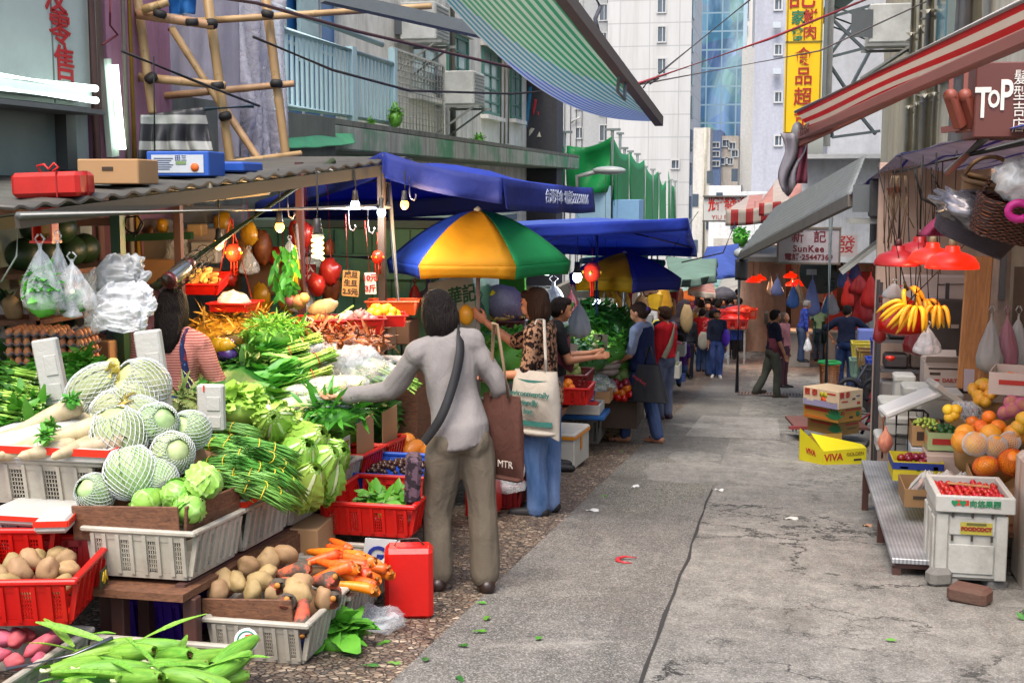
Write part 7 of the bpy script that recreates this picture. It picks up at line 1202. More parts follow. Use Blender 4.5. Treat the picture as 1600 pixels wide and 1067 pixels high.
b_=far('man in a navy tee and jeans leaning on the fruit boxes',1320,606,-8,1.78,cloth('#1a2038'),denim('#14284e'),'short',vox=.0115,sleeve=.45,build=1.15,lean=.08,aL=((-.85,.1,-.6),(.55,.05,-.85)),aR=((.7,.3,-.6),(.45,.35,-.85)),head=-.5,skin=m_skin2)
hd_=far('man in a navy hoodie and cream trousers standing at the tomato stall',1175,545,55,1.72,cloth('#1f2c52'),cloth('#a39a88'),'short',vox=.014,shoe=m_wsh,aL=((-.15,.3,-1),(.2,1,.3)),aR=((.15,.3,-1),(-.2,1,.3)),nod=.25,lR=((0,.1,-1),(0,-.15,-1)),hairm=mat_hair('#4a4648'));mb=MB();mb.ell(hd_['up']((0,-.05,.83)),(.12,.08,.07),12,8);mb.build('hood',cloth('#1f2c52'),hd_['root'])
bp=far('person with a flowery white backpack behind the navy hoodie',1190,540,20,1.68,cloth('#3a2c34'),cloth('#23252e'),'long',hairm=mat_hair('#4a2c20'));tag(MB().ell((0,0,0),(.15,.09,.22),12,8).build('backpack',cloth_spots('#bdb8aa','#2f8a6a',14,.6,'#c88a2a'),None,W_(bp,bp['up']((0,-.13,.7)))),'white backpack with green and orange flowers','backpack')
pu=far('woman in a purple patterned blouse walking away',1087,552,8,1.6,cloth_spots('#6a2464','#2c0f34',16,.55,'#a85a9a'),cloth('#20242e'),'short',vox=.0125,hem=.06,hairm=mat_hair('#3a2630'),**WK)
bo=far('boy in a purple tee sitting at the stall edge',1064,500,20,1.35,cloth('#4a1f6a'),dn1,'short',Y=24.5,lL=((0,1,-.1),(0,0,-1)),lR=((0,1,-.1),(0,0,-1)),sleeve=.4,vox=.0125)
cp_=[Place(person('shopper in the far crowd, only head and shoulders showing',(0,0,0),0,1.62,top=cloth(c),legs=cloth('#25262e'),hair=hh,vox=.018,face=False,group='shoppers packed in the far crowd')['root'])for c,hh in(('#2a2c38','short'),('#5a2a38','long'),('#3a5a8a','short'),('#8a7a6a','bob'))]
for k in range(15):px=1078+5.6*k+rr.gauss(0,2);y=rr.uniform(36,50);g=P(px,470,y);cp_[k%4]((g.x,y,gz(y)),R_(rr.choice((0,10,-20,175,90,-80))))
for lab,px,py,rz,h,top,legs,hair,Y,kw in[('person in a light denim shirt by the yellow packets',1040,466,10,1.6,cloth('#3f6aa0'),dn1,'short',25,{}),('brown haired woman with a beige sling bag seen from behind',1061,452,5,1.65,cloth('#3a3238'),cloth('#2a2a30'),'long',27,dict(hairm=mat_hair('#5a3220'))),('person in black behind the purple blouse',1075,470,0,1.6,cloth('#1c1d24'),cloth('#1c1d24'),'short',30,{}),('woman in a red jacket facing the stall beyond the purple blouse',1098,466,-20,1.58,cloth('#c01f24'),dn1,'short',32,{}),('woman in a red checked top with a white shoulder bag',1113,474,10,1.58,cloth_spots('#b8242c','#d88a80',18,.55),dn1,'short',31,{}),('person in dark clothes wearing a cap beyond the red jacket',1106,463,185,1.68,cloth('#20222a'),cloth('#20222a'),'short',34,{}),('person in a dark blue coat among the far crowd',1122,468,20,1.6,cloth('#23305a'),cloth('#20222a'),'short',36,{}),('vendor in black bending behind the tomato boxes',1145,466,170,1.55,cloth('#17181c'),cloth('#20222a'),'short',36,dict(lean=.5)),('vendor in a dark vest at the far vegetable table',1131,470,150,1.6,cloth('#2a2230'),cloth('#20222a'),'short',38,{}),('shopper in pale pink deep in the far crowd',1138,464,10,1.55,cloth('#b08a90'),dn1,'short',40,{}),('shopper in grey deep in the far crowd',1116,462,0,1.6,cloth('#6a6c72'),dn1,'short',43,{}),('shopper in olive deep in the far crowd',1126,460,0,1.65,cloth('#4a4a38'),cloth('#2a2a30'),'short',45,{}),('shopper in dark red deep in the far crowd',1090,461,0,1.62,cloth('#5a1f24'),cloth('#2a2a30'),'short',40,{}),('tall shopper in black deep in the far crowd',1152,462,0,1.7,cloth('#141518'),cloth('#2a2a30'),'short',44,{}),('person in a pink top with a blurred face by the butcher counter',1226,465,-120,1.6,cloth('#b8787a'),cloth('#5a3a40'),'curly',27.5,dict(hairm=mat_hair('#5a4a42'))),('elderly woman in a blue flowered blouse carrying a clear bag',1254,470,-80,1.5,cloth_spots('#1f2f7a','#3a4a9a',14,.5,'#b07ab0'),denim('#20304e'),'short',31.5,dict(hairm=m_hairg,lean=.15,sleeve=.9)),('woman in an aqua top and green apron at the butcher counter',1282,455,-10,1.62,cloth('#7fb8a8'),denim('#28486a'),'curly',36,dict(sleeve=.3,aL=((-.3,.4,-.6),(.2,1,.1)),aR=((.4,.4,-.6),(-.2,1,.2)),hairm=mat_hair('#3a1a1c'))),('butcher in green behind the counter under the red lamps',1243,440,170,1.68,cloth('#2f5a44'),cloth('#2a2a30'),'short',39,{}),('fruit seller half hidden behind the hanging bananas',952,490,160,1.5,cloth('#3a2a2c'),cloth('#2a2a30'),'short',15.5,{}),('shopper in a cream jacket at the green awning',1050,470,30,1.6,cloth('#a89a80'),dn1,'long',33,{}),]:
 pi=far(lab,px,py,rz,h,top,legs,hair,Y=Y,**kw)
 g=gz(Y);rt=pi['root']
 if abs(rt.location.z-g)<.35:rt.location.z=g
 if 'beige sling' in lab:tag(MB().ell((0,0,0),(.14,.07,.3),12,8,None,.15,3,1).build('sling_bag',cloth('#a8906a'),None,W_(pi,pi['up']((.1,-.12,.62)))),'beige sling bag on the brown haired woman','bag')
 if 'white shoulder' in lab:tag(MB().ell((0,0,0),(.14,.05,.22),12,8,None,.15,3,1).build('shoulder_bag',cloth('#b9b4a8'),None,W_(pi,pi['up']((-.14,-.11,.55)))),'white cloth bag on the red checked top','bag')
 if 'clear bag' in lab:knotbag('clear bag in the hand of the elderly woman',W_(pi,pi['hands'][1]),.18,.36,m_filmw,seed=2)
 if 'green apron' in lab:
  u=pi['up'];strap(pi,[u((-.05,-.09,.5)),u((-.1,0,.5)),u((-.09,.08,.5)),u((.09,.08,.5)),u((.1,0,.5)),u((.05,-.09,.5))],.6,cloth('#1f5a3c'),'apron').parent=rt
#the fruit shop on the right
rr=random.Random(41)
def pmat(c,dirt=.15):return M(c,.7,.12,4,dirt=dirt)
sp_=T('shop_partition','pinkish painted partition wall at the back of the fruit shop','wall',(1.5,11.6,0));MB().box((-.02,.1,.25),(1.2,.12,2.7)).build('wall',mat_wall('pinkish_plaster','#b99d8c','#7d6558',.4,1.2),sp_)
wp=T('side_wall','stained cream side wall of the fruit shop','wall',(1.95,8.3,0));MB().box((.12,0,.3),(.2,6.4,2.8)).build('wall',mat_wall('cream_stained','#b8a78d','#6d5a45',.6,1.4),wp)
pw=T('wall_stub','peeling white and orange wall end by the foam chest','wall',(1.36,6.5,-.74));MB().box((.14,.42,.33),(.32,1.0,.72),None,.03).build('wall',mat_wall('peeling_orange','#c4beb2','#9a5a34',.85,3),pw);leafheap('green moss at the foot of the peeling wall',(1.3,6.2,-.66),.12,.25,.07,120,m_leafd,'moss',(.02,.05),.5,81,cat='moss')
tag(MB().box((0,0,0),(.75,.9,.5)).build('stone_step',M('#77706a',.9,.3,4,bump=.3,dirt=.4),None,(1.85,6.3,-.86)),'dark stone step beyond the peeling wall end','step')
bn_=T('bench','long low bench with chequered steel top and dark red legs','bench',(.86,8.45,-.655));n=NT('tread_plate');x,y,z=n.sep(n.co());s1=n.math('MULTIPLY',n.math('SINE',n.math('MULTIPLY',n.math('ADD',x,y),150.)),n.math('SINE',n.math('MULTIPLY',n.math('SUBTRACT',x,y),150.)));n.bump(n.math('GREATER_THAN',s1,.25),.8,.004);m_tread=n.fin(n.mix(n.ramp(n.noise(3,det=6),(.3,0.),(.7,1.)),n.mix(n.ramp(s1,(.1,0.),(.45,1.)),'#66676a','#88898c'),n.mix(n.ramp(s1,(.1,0.),(.45,1.)),'#a9aaac','#dcdddf')),.35,.35)
MB().box((0,0,0),(.37,2.6,.03),None,.004).build('top',m_tread,bn_);MB().box((0,0,-.032),(.33,2.54,.03)).build('under_frame',m_legs,bn_)
for sx in(-1,1):
 for y in(-1.25,-.2,1.22):g=gz(8.45+y)+.655;MB().box((sx*.155,y,(g-.047)/2),(.045,.045,-.047-g)).build('leg',m_legs,bn_)
MB().box((0,1.22,-.2),(.27,.03,.03)).build('stretcher',m_legs,bn_)
m_foamd=M('#bdbcb4',.75,.15,9,bump=.3,dirt=.6,dirtc='#6e675a',dsc=5)
ch_=T('foam_chest','big worn white foam chest propped on stones','foam box',(1.06,7.22,-.69));mb=MB();mb.box((0,0,.185),(.36,.5,.37),None,.02);mb.build('chest',m_foamd,ch_);mb=MB()
for s in(-1,1):mb.box((s*.15,-.256,.185),(.06,.014,.35),None,.005)
mb.box((0,-.254,.3),(.23,.01,.1),None,.004).box((0,-.254,.12),(.23,.01,.16),None,.004);[mb.box((-.186,-.16+.16*i,.18),(.014,.1,.3),None,.005)for i in range(3)];mb.build('moulded_panels',m_foamd,ch_)
mb=MB();[mb.box((x,-.262,z),(.012,.008,.03))for x in(-.1,0,.1)for z in(.235,.362)];mb.build('slots',M('#3a332c'),ch_);lb_=MB().box((0,0,0),(.16,.004,.065)).build('label',M('#a89c3a',.5,.1,20),ch_,(.02,-.2625,.29));text('FOODCOCT',.027,M('#8a241c',.5),ch_,(.02,-.266,.287),(PI/2,0,0),bold=.002);MB().box((0,0,0),(.1,.003,.012)).build('label_stripe',M('#5d5a2a'),ch_,(.02,-.266,.314))
for i,(x,y)in enumerate(((.96,7.02),(1.2,7.05),(.98,7.42),(1.2,7.42))):g=gz(y);tag(MB().box((0,0,0),(.11,.13,-.69-g+.035),None,.02).build('stone_block',M('#6d6b68',.9,.25,9,bump=.3),None,(x,y,(g-.69)/2-.01),(0,0,.2*i)),'grey stone under a corner of the foam chest','stone','stones under the foam chest')
tag(MB().box((0,0,0),(.2,.13,.09),None,.02).build('red_brick',M('#6d4436',.9,.4,12,bump=.6,dirt=.8),None,G(1517,945)+V((0,.05,.04)),(0,0,-.5)),'broken red brick on the road by the foam chest','brick');tag(MB().box((0,0,0),(.13,.1,.1),None,.025).build('concrete_lump',M('#77746e',.9,.2,9,bump=.4),None,G(1468,918)+V((0,.05,.045)),(0,0,.4)),'grey concrete lump at the left foot of the foam chest','stone')
ct=foambox('white foam tray full of red cherry tomatoes',(1.07,7.2,-.315),(.40,.52,.09),t=.03);text('❤❤ 向悠果园',.04,M('#1f7a4c',.5),ct,(0,-.2625,.05),(PI/2,0,0),bold=.001);mb=MB();[mb.box((x,-.262,.056),(.03,.003,.028))for x in(-.09,-.05)];mb.build('red_hearts',m_rt,ct)
ctm=Place(fruit(.0155,M('#b30f0a',.2,.2,9,rv=.15),'cherry_tomato','shiny red cherry tomato in the foam tray','cherry tomato','cherry tomatoes in the foam tray',1.05))
for i in range(10):
 for j in range(14):
  if rr.random()<.93:ctm((1.07-.15+i*.033+rr.gauss(0,.004),7.2-.21+j*.032+rr.gauss(0,.004),-.265+.012*math.sin(i*.33)*math.sin(j*.24)+rr.gauss(0,.004)),(0,0,0),None,rr.uniform(.9,1.12))
tag(MB().box((0,0,0),(.3,.4,.05)).build('packing_heap',M('#7a100c',.6),None,(1.07,7.2,-.285)),'red fruit layer filling the foam tray','packing');tag(MB().box((0,0,0),(.22,.03,.006)).build('thin_stick',m_woodl,None,(1.08,7.28,-.238),(0,.03,-.12)),'thin wooden slat lying on the cherry tomatoes','slat')
ft_=T('fruit_stand','rough timber stand under the fruit cartons','table',(1.5,8.8,-.53));MB().box((0,0,0),(.85,2.9,.03)).build('top',m_wood,ft_);[MB().box((x,y,(gz(8.8+y)+.53-.015)/2),(.05,.05,-gz(8.8+y)-.53-.015)).build('leg',m_wood,ft_)for x in(-.38,.38)for y in(-1.35,0,1.35)]
def printed(label,c,dims,base,rz,prints,open_=True,tilt=(0,0),flaps=False):
 o=carton(label,c,dims,base,rz,open_,tilt=tilt,flaps=flaps);L,W,H=dims
 for kind,x,z,w,h,m,*s in prints:
  if kind=='t':text(s[0],h,m,o,(x,-W/2-.003,z),(PI/2,0,0),bold=.001)
  elif kind=='d':MB().lathe([(.001,0),(w,0),(w,.002),(.001,.002)],18,MX.Rotation(PI/2,4,'X')).build('print_disc',m,o,(x,-W/2-.001,z))
  elif kind=='ts':text(s[0],h,m,o,(-L/2-.003,x,z),(PI/2,0,-PI/2),bold=.001)
  elif kind=='bs':MB().box((-L/2-.002,x,z),(.003,w,h)).build('print_band',m,o)
  else:MB().box((x,-W/2-.002,z),(w,.003,h)).build('print_band',m,o)
 return o
m_k=M('#b08a5c',.8,.15,5,dirt=.15);m_dk=M('#3a2c20',.7);m_redp=M('#a8281c',.6);m_grp=M('#1f6a3c',.6);m_blup=M('#1c2f78',.5);m_yelp=M('#c9b01c',.5)
o=printed('brown printed carton of netted pomelos and oranges',(1.42,7.85,-.485),(.46,.66,.15),m_k,0,[('t',-.14,.11,0,.035,m_grp,'Desouth'),('b',.05,.115,.16,.012,m_dk),('d',.08,.05,.055,0,M('#7a1c2a')),('b',-.1,.07,.02,.03,m_dk),('b',-.02,.07,.02,.03,m_dk),('b',.19,.07,.02,.03,m_dk),('bs',-.1,.07,.14,.07,m_grp),('bs',.12,.07,.12,.06,m_redp)],tilt=(.12,0));carton('flat brown carton under the pomelo carton',(1.44,7.82,-.56),(.44,.6,.06),M('#96643a',.8,.2))
m_or=mat_veg('orange','#d9640f','#ee8a1e',14,rough=.4,bump=.25);m_pom=mat_veg('pomelo','#d8901c','#e8b43a',12,rough=.4,bump=.25);m_mango=mat_veg('mango','#c98f1c','#e2b23c',5,rough=.4);m_lem=bpy.data.materials['lemon']
og=[Place(fruit(.047,m_or,'orange','big bright orange on the fruit stand','orange','oranges heaped above the pomelos',.93)),]
for px,py,Y in((1545,652,8.35),(1532,666,8.25),(1560,668,8.2),(1527,672,8.35),(1536,672,8.15),(1548,668,8.5),(1520,660,8.5)):og[0](P(px,py,Y),(rr.gauss(0,.5),rr.gauss(0,.5),0),None,rr.uniform(.9,1.1))
mound('packing under the heaped oranges',(1.36,8.35,-.3),.22,.28,.16,M('#8a6a3c',.8))
ln=Place(fruit(.038,m_lem,'lemon','yellow lemon beside the oranges','lemon','lemons beside the oranges'));[ln(P(px,py,8.55))for px,py in((1482,640),(1491,648),(1484,652),(1494,640))]
def netted(label,px,py,Y,R,m,netm,sc=1.0,h=1.0):
 t=T('netted_fruit',label,'fruit',P(px,py,Y));MB().ell((0,0,0),(R,R,R*h),18,12,None,.05,1.4,px).build('fruit',m,t);me=net_mesh(R*.99,R*h*.98,22,14,.003,.0);me.name='foam_net';me.materials.append(netm);link('foam_net',me,t);t.rotation_euler=(rr.gauss(0,.5),rr.gauss(0,.5),rr.random()*6);return t
m_pnet=M('#c96a9a',.6);m_onet=M('#c9581c',.6)
netted('white netted pomelo at the left of the brown carton',1524,693,7.85,.07,m_pom,m_net);netted('white netted pomelo next to the orange netted one',1556,697,7.85,.064,m_pom,m_net);netted('white netted pomelo half hidden at the carton edge',1578,690,7.95,.06,m_pom,m_net)
netted('flat orange fruit in orange net at the front of the carton',1540,728,7.66,.07,m_or,m_onet,1,.8);netted('tall orange fruit in orange net at the carton front',1581,722,7.66,.075,m_or,m_onet,1,1.1)
pmz=Place(fruit(.066,m_pom,'pomelo','yellow orange pomelo without a net','pomelo','bare pomelos in the brown carton',1.05));[pmz(P(px,py,Y))for px,py,Y in((1503,690,8.1),(1548,680,8.05),(1508,680,8.15),(1585,680,8.1))]
printed('navy and yellow printed carton of red plums',(P(1436,715,8.6).x,8.78,-.53),(.32,.34,.13),M('#b8a81c',.6,.1),0,[('b',0,.1,.32,.045,m_blup),('d',.0,.09,.02,0,m_grp),('b',-.09,.09,.05,.015,M('#c9c9c4')),('b',.11,.09,.03,.025,M('#c9c9c4')),('bs',0,.1,.34,.05,m_blup)])
plm=Place(fruit(.027,mat_veg('plum','#5a0f1c','#8a1c2c',6,rough=.2),'plum','dark red plum in the navy carton','plum','plums in the navy carton'));c=V((P(1436,715,8.6).x,8.78,-.44));heap(lambda p,r,q,s:plm(p,r,None,s),c,.12,.13,.04,.026,16,rr)
printed('brown carton of clear packs on the bench side',(P(1462,760,7.95).x,8.15,-.54),(.36,.42,.11),M('#8a6a44',.8,.2),0,[('b',-.08,.06,.1,.02,m_dk)])
for i in range(9):
 c=V((P(1432,750,8.0).x+.035*i+.01,8.0+.04*(i%3),-.41+.01*(i%2)));t=T('fruit_pack','clear pack of pale fruit tilted in the brown carton','packed fruit',c,0,'clear packs of fruit');t.rotation_euler=(.2,.65,.15*(i%3-1));MB().ell((0,0,0),(.018,.055,.05),10,7,None,.2,3,i).build('fruit',M('#c99a80',.5,.3,20),t);MB().box((0,0,0),(.045,.13,.11),None,.012).build('wrap',m_film,t);MB().box((-.025,0,-.0),(.004,.12,.1)).build('tray',m_foam,t)
gb0=printed('small tall carton of green grapes',(P(1450,660,9.0).x,9.15,-.37),(.2,.3,.14),m_k,0,[('b',0,.07,.14,.06,m_dk)]);gr=Place(fruit(.013,mat_veg('grape','#8fa83a','#b8c85c',9,rough=.3),'grape','green grape in the tall carton','grape','grapes in the tall carton'));heap(lambda p,r,q,s:gr(p,r,None,s),V((P(1450,660,9.0).x,9.1,-.25)),.085,.13,.05,.013,42,rr);carton('blue banded carton under the green grapes',(P(1450,690,9.0).x,9.15,-.53),(.22,.32,.15),M('#b8bcc0',.6,.1))
printed('pale carton of limes with a coloured side',(P(1480,660,8.9).x,9.0,-.36),(.26,.36,.12),M('#9fb07a',.6,.15),.0,[('b',0,.06,.2,.04,m_redp),('bs',0,.06,.3,.06,M('#c98a5a'))]);lim=Place(fruit(.024,M('#2a5a24',.4,.3,8),'lime','dark green lime in the pale carton','lime','limes in the pale carton'));heap(lambda p,r,q,s:lim(p,r,None,s),V((P(1478,658,8.9).x,9.0,-.27)),.09,.13,.04,.024,14,rr);carton('white and orange printed carton below the limes',(P(1482,690,8.7).x,8.9,-.53),(.26,.4,.16),M('#b9a598',.6,.2))
for i in range(7):
 c=P(1500+4*i,640+6*(i%2),8.9);t=T('berry_pack','glossy clear punnet stacked behind the oranges','punnet',c,.2,'punnets behind the oranges');t.rotation_euler=(.3,-.5,.2);MB().box((0,0,0),(.05,.14,.08),None,.012).build('punnet',m_film,t);MB().box((0,0,0),(.03,.11,.05),None,.01).build('berries',M(['#3a1c24','#7a1c24','#2a2430'][i%3],.3,.4,30),t)
mg=Place(fruit(.045,m_mango,'mango','ripe yellow mango at the back of the stand','mango','mangoes at the back of the stand',1.35))
for px,py,Y in((1520,608,9.2),(1528,618,9.1),(1535,600,9.3),(1542,605,9.2),(1550,610,9.1),(1545,618,9.0),(1555,600,9.3),(1562,606,9.2),(1530,625,8.95),(1540,628,8.9),(1568,602,9.3)):mg(P(px,py,Y),(1.3+rr.gauss(0,.3),rr.gauss(0,.5),rr.random()*6),None,rr.uniform(.8,1))
mound('cartons hidden under the mangoes',(1.5,9.2,-.35),.3,.3,.27,M('#7a5c34',.8))
for i,(px,py,Y)in enumerate(((1580,628,8.4),(1592,622,8.45),(1582,640,8.3),(1570,645,8.4),(1598,632,8.3))):netted('pink netted fruit at the right edge of the stand',px,py,Y,.042,M('#c9a05c',.5),m_pnet)['group']='pink netted fruit'
mound('packing under the pink netted fruit',(1.6,8.4,-.2),.18,.25,.14,M('#6d5a3c',.8))
pr=Place(fruit(.05,m_mango,'pear','pale yellow pear at the right edge','pear','pears at the right edge'));[pr(P(px,py,8.05))for px,py in((1592,668),(1600,655),(1583,678))]
printed('white printed carton of peaches highest on the right',(P(1592,615,8.4).x+.03,8.6,P(1590,618,8.4).z),(.32,.42,.14),M('#b9b0a8',.7,.1),-.25,[('b',0,.08,.2,.03,m_redp)]);pc=Place(fruit(.04,mat_veg('peach','#b83a24','#e0a04a',3,rough=.6),'peach','red peach in the white carton','peach','peaches in the white carton'));[pc(P(px,py,8.45))for px,py in((1578,590),(1588,592),(1598,596),(1585,596))]
a=P(1422,627,9.3);tag(MB().box((0,0,0),(.42,.3,.045),None,.012).build('foam_sheet',M('#d0d0cc',.6,.06),None,a,(0,-.42,.1)),'white foam lid sloping down to the left','foam lid');a=P(1484,618,9.3);tag(MB().box((0,0,0),(.32,.3,.05),None,.012).build('foam_sheet',m_foam,None,a,(0,.62,.1)),'printed foam lid sloping down to the right','foam lid')
foambox('tall pale foam box behind the foam lids',P(1413,628,10.2)+V((0,.1,0)),(.15,.2,.21),lid=True)
for lab,px,py,Y,d in[('foam box with red characters under the sloping lid',1412,675,9.7,(.24,.3,.14)),('foam box second under the sloping lid',1405,648,9.75,(.26,.3,.13)),('foam box lowest beside the wire trolley',1398,700,9.8,(.26,.3,.12)),('foam box behind the foam lids on the stand',1470,650,9.6,(.3,.3,.2)),('foam box under the right hand lid',1440,640,9.9,(.25,.3,.2))]:foambox(lab,P(px,py,Y)+V((0,.15,-.03)),d,lid=True)
wc=T('wire_trolley','black wire trolley basket beside the plum carton','trolley',P(1418,690,9.2));mb=MB()
for x in(-.08,0,.1):mb.tube([(x,0,-.1),(x,0,.22)],.006,5)
for z in(-.02,.05,.12):mb.tube([(-.08,0,z),(.12,0,z)],.005,5)
mb.tube([(-.08,0,-.1),(-.08,0,.2),(-.05,0,.225),(.1,0,.225),(.13,0,.2),(.13,0,-.1)],.009,6);mb.build('basket',m_tie,wc);MB().tube([(-.17,-.02,-.12),(-.17,-.02,.16),(-.13,-.02,.21),(-.09,-.02,.22)],.009,6).build('handle',M('#7a4a30',.5),wc)
on_=T('onion_net','pinkish net of onions hanging from the trolley handle','net bag',P(1384,672,9.1));MB().lathe([(.006,.03),(.012,0),(.045,-.05),(.055,-.09),(.035,-.14),(.01,-.16),(.001,-.165)],14).build('net',mat_veg('onion_net','#a05a4a','#c9906a',20,(1,1,.3),rough=.7),on_)
printed('open white carton with printed side and brown flaps',(P(1473,600,10.3).x,10.45,P(1473,604,10.3).z),(.28,.3,.19),M('#b0a298',.7,.1),0,[('b',0,.14,.22,.012,m_dk),('b',-.06,.1,.08,.02,m_dk),('t',.05,.05,0,.04,m_redp,'DAILY'),('b',-.07,.05,.09,.015,m_redp)],flaps=True)
rk=T('shelf_rack','dark steel shelf rack at the back of the fruit shop','rack',P(1420,590,11.1));[MB().box((x,y,-.2),(.03,.03,2.0)).build('upright',M('#4d4a4c',.4,metal=.5),rk)for x in(-.25,.28)for y in(0,.3)];[MB().box((0.02,.15,z),(.5,.3,.025)).build('shelf',M('#6d6a6c',.4,metal=.5,dirt=.4),rk)for z in(-.2,.05,.3,.55)]
for i,(x,z,w,h,c)in enumerate([(-.1,.06,.2,.12,'#3a3234'),(.12,.06,.2,.14,'#5d5048'),(0,.31,.35,.14,'#2c2a2c'),(-.1,-.19,.25,.14,'#8a8480'),(.05,.56,.4,.1,'#9a969c')]):tag(MB().box((0,0,h/2),(w,.22,h),None,.02).build('storage_box',M(c,.6,.25,5,dirt=.3),None,rk.location+V((x,.15,z+.007))),['dark bundle left on the rack shelf','brown bundle right on the rack shelf','black crate on the middle rack shelf','grey tub on the lowest rack shelf','pale parcel on the top of the rack'][i],'box')
tag(MB().lathe([(.001,0),(.035,.02),(.04,.04),(.001,.05)],12).build('red_flower_lamp',m_rt,None,P(1391,565,10.6)),'small red plastic cap on the rack edge','cap')
pl_=tag(MB().box((0,0,0),(.19,.04,1.0),None,.008).build('wooden_plank',m_woodl,None,P(1523,505,10.0),(0,.03,0)),'tall orange brown plank leaning in the fruit shop','plank');tag(MB().box((0,0,0),(.16,.03,.2)).build('plywood_sheet',m_woodl,None,P(1548,582,9.6),(0,.1,0)),'small plywood sheet beside the tall plank','board');tag(MB().box((0,0,0),(.07,.02,.16)).build('white_sheet',M('#b9b0bc',.6),None,P(1514,594,9.8)),'narrow pale card at the foot of the plank','card')
wpn=T('foam_sheet','pale foam panel with wires fixed on the partition wall','panel',P(1465,457,11.4));MB().box((0,0,0),(.62,.06,.3),None,.02).build('panel',M('#b9a49a',.7,.1,6),wpn);mb=MB();[mb.tube([(.0,-.035,z),(.28,-.04,z+.01)],.006,5)for z in(.07,-.07)];mb.build('wires',M('#6d5a50'),wpn)
tag(MB().box((0,0,0),(.32,.2,.75)).build('dark_board',M('#3a322e',.6,.3,9,dirt=.3),None,P(1483,540,10.9)),'dark stained board with a plate at the back','board');tag(MB().box((0,0,0),(.06,.01,.03)).build('small_notice',M('#9a8a80'),None,P(1492,510,10.75)),'small plate on the dark stained board','plate')
nbd=T('notice_board','grey framed notice board on the side wall','notice board',PXp(1560,425,1.93));MB().box((0,0,0),(.03,.55,.4)).build('board',M('#a89a98',.4,.2,14),nbd);mb=MB();[mb.box((-.01,0,s*.2),(.05,.6,.035))for s in(-1,1)];[mb.box((-.01,s*.285,0),(.05,.035,.36))for s in(-1,1)];mb.build('frame',M('#6d6a6c',.4,metal=.4),nbd);mb=MB();[mb.box((-.02,-.15+.2*(i%3),.1-.09*(i//3)),(.004,.14,.05))for i in range(6)];mb.build('notices',M('#7a4a44',.6,.3,20),nbd)
n=NT('poster_print');v=n.vor(26,n.co('Object',(1,1,1)),out='Color');c_=n.mix(.55,n.hsv(v,.5,.9,.7),'#8a6a8a');pst=tag(MB().box((0,0,0),(.012,.24,.42)).build('poster',n.fin(c_,.6),None,PXp(1552,495,1.93)),'faded colourful poster under the notice board','poster')
text('水果',.08,M('#1f8a4a'),pst,(-.01,0,.15),(PI/2,0,-PI/2))
for i,(px,c,lab)in enumerate([(1550,m_bagw,'white plastic bags hanging by the poster'),(1575,M('#b07a8a',.35,.15,9,trans=.3),'pink plastic bags hanging by the poster'),(1592,m_bagw,'pale plastic bags hanging at the right edge')]):knotbag(lab,P(px,490,9.4+.1*i),.17,.42,c,seed=i+3)
for i in range(5):tag(MB().box((0,0,0),(.02,.03,.5)).build('wooden_strip',M('#4a3a2c',.6,.3),None,P(1585+4*i,470,9.9)),'dark wooden strip stacked on edge at the right wall','strip','wooden strips at the right wall')
m_shade=M('#a0161a',.4,.15,7);n=NT('lit_red_shade');m_shl=n.fin('#c81c08',.35,em='#ff2a08',es=.4)
def dome(label,px,py,Y,R=.155,lit=False,top=1.6,lamp=True,pw=4):
 c=P(px,py,Y);t=T('pendant_lamp',label,'lamp',c);k=R/.155;MB().lathe([(.155*k,-.055*k),(.157*k,-.045*k),(.15*k,-.02*k),(.125*k,.015*k),(.08*k,.035*k),(.045*k,.045*k),(.04*k,.075*k),(.035*k,.077*k),(.04*k,.04*k),(.12*k,.008*k),(.145*k,-.022*k),(.151*k,-.05*k)],28).build('shade',m_shl if lit else m_shade,t);MB().lathe([(.02*k,.075*k),(.024*k,.08*k),(.02*k,.12*k),(.001,.125*k)],10).build('socket',M('#8a7a5c' if lit else '#4a1416',.5),t);MB().ell((0,0,-.005*k),.03*k,12,8).build('bulb',m_warm if lit else M('#b9b4a8',.3),t);MB().tube([(0,0,.12*k),(0,0,top-c.z)],.006,6).build('cord',m_tie,t)
 if lit and lamp:l=bpy.data.lights.new('bulb_light','POINT');l.energy=pw;l.shadow_soft_size=.03;l.color=(1,.5,.25);lo=link('bulb_light',l,t,(0,0,-.06*k))
 return t
dome('lit red dome lamp hanging nearest over the fruit',1488,405,7.7,.15,True);dome('lit red dome lamp second from the front',1457,398,8.3,.15,True);dome('unlit dark red dome lamp leftmost of the four',1403,402,8.6,.15);dome('unlit dark red dome lamp half hidden behind the lit ones',1437,388,9.0,.16)
m_ban=mat_veg('banana','#c98f0c','#e6bb2a',7,(1,1,.6),rough=.4,spots=('#6d5a1c',9,.68))
def banana_hand(label,c,n,rot,fan=1.6,L=.17,r=.0145):
 L*=.86
 t=T('banana_bunch',label,'bananas',c);t.rotation_euler=rot
 for i in range(n):
  a=(i/(max(1,n-1))-.5)*fan;pts=[];rs=[]
  for k in range(9):
   u=k/8;ph=u*1.25;x=.02+L*.62*math.sin(ph*1.1);z=-L*.95*(u)+.05*math.sin(u*PI);pts.append((x*math.sin(a)+.012*(i%2),-x*math.cos(a)*.8-.015*(i%2),z));rs.append(r*(.35 if k==0 else .7 if k==1 else 1 if k<7 else .75 if k==7 else .3))
  MB().tube(pts,rs,7).build('banana',m_ban,t)
 MB().tube([(0,0,.05),(0,0,-.01)],[.01,.016],8).build('stem',M('#5a4a1c',.6),t);MB().tube([(0,0,.05),(0,0,1.55-c.z)],.004,5).build('string',m_tie,t);return t
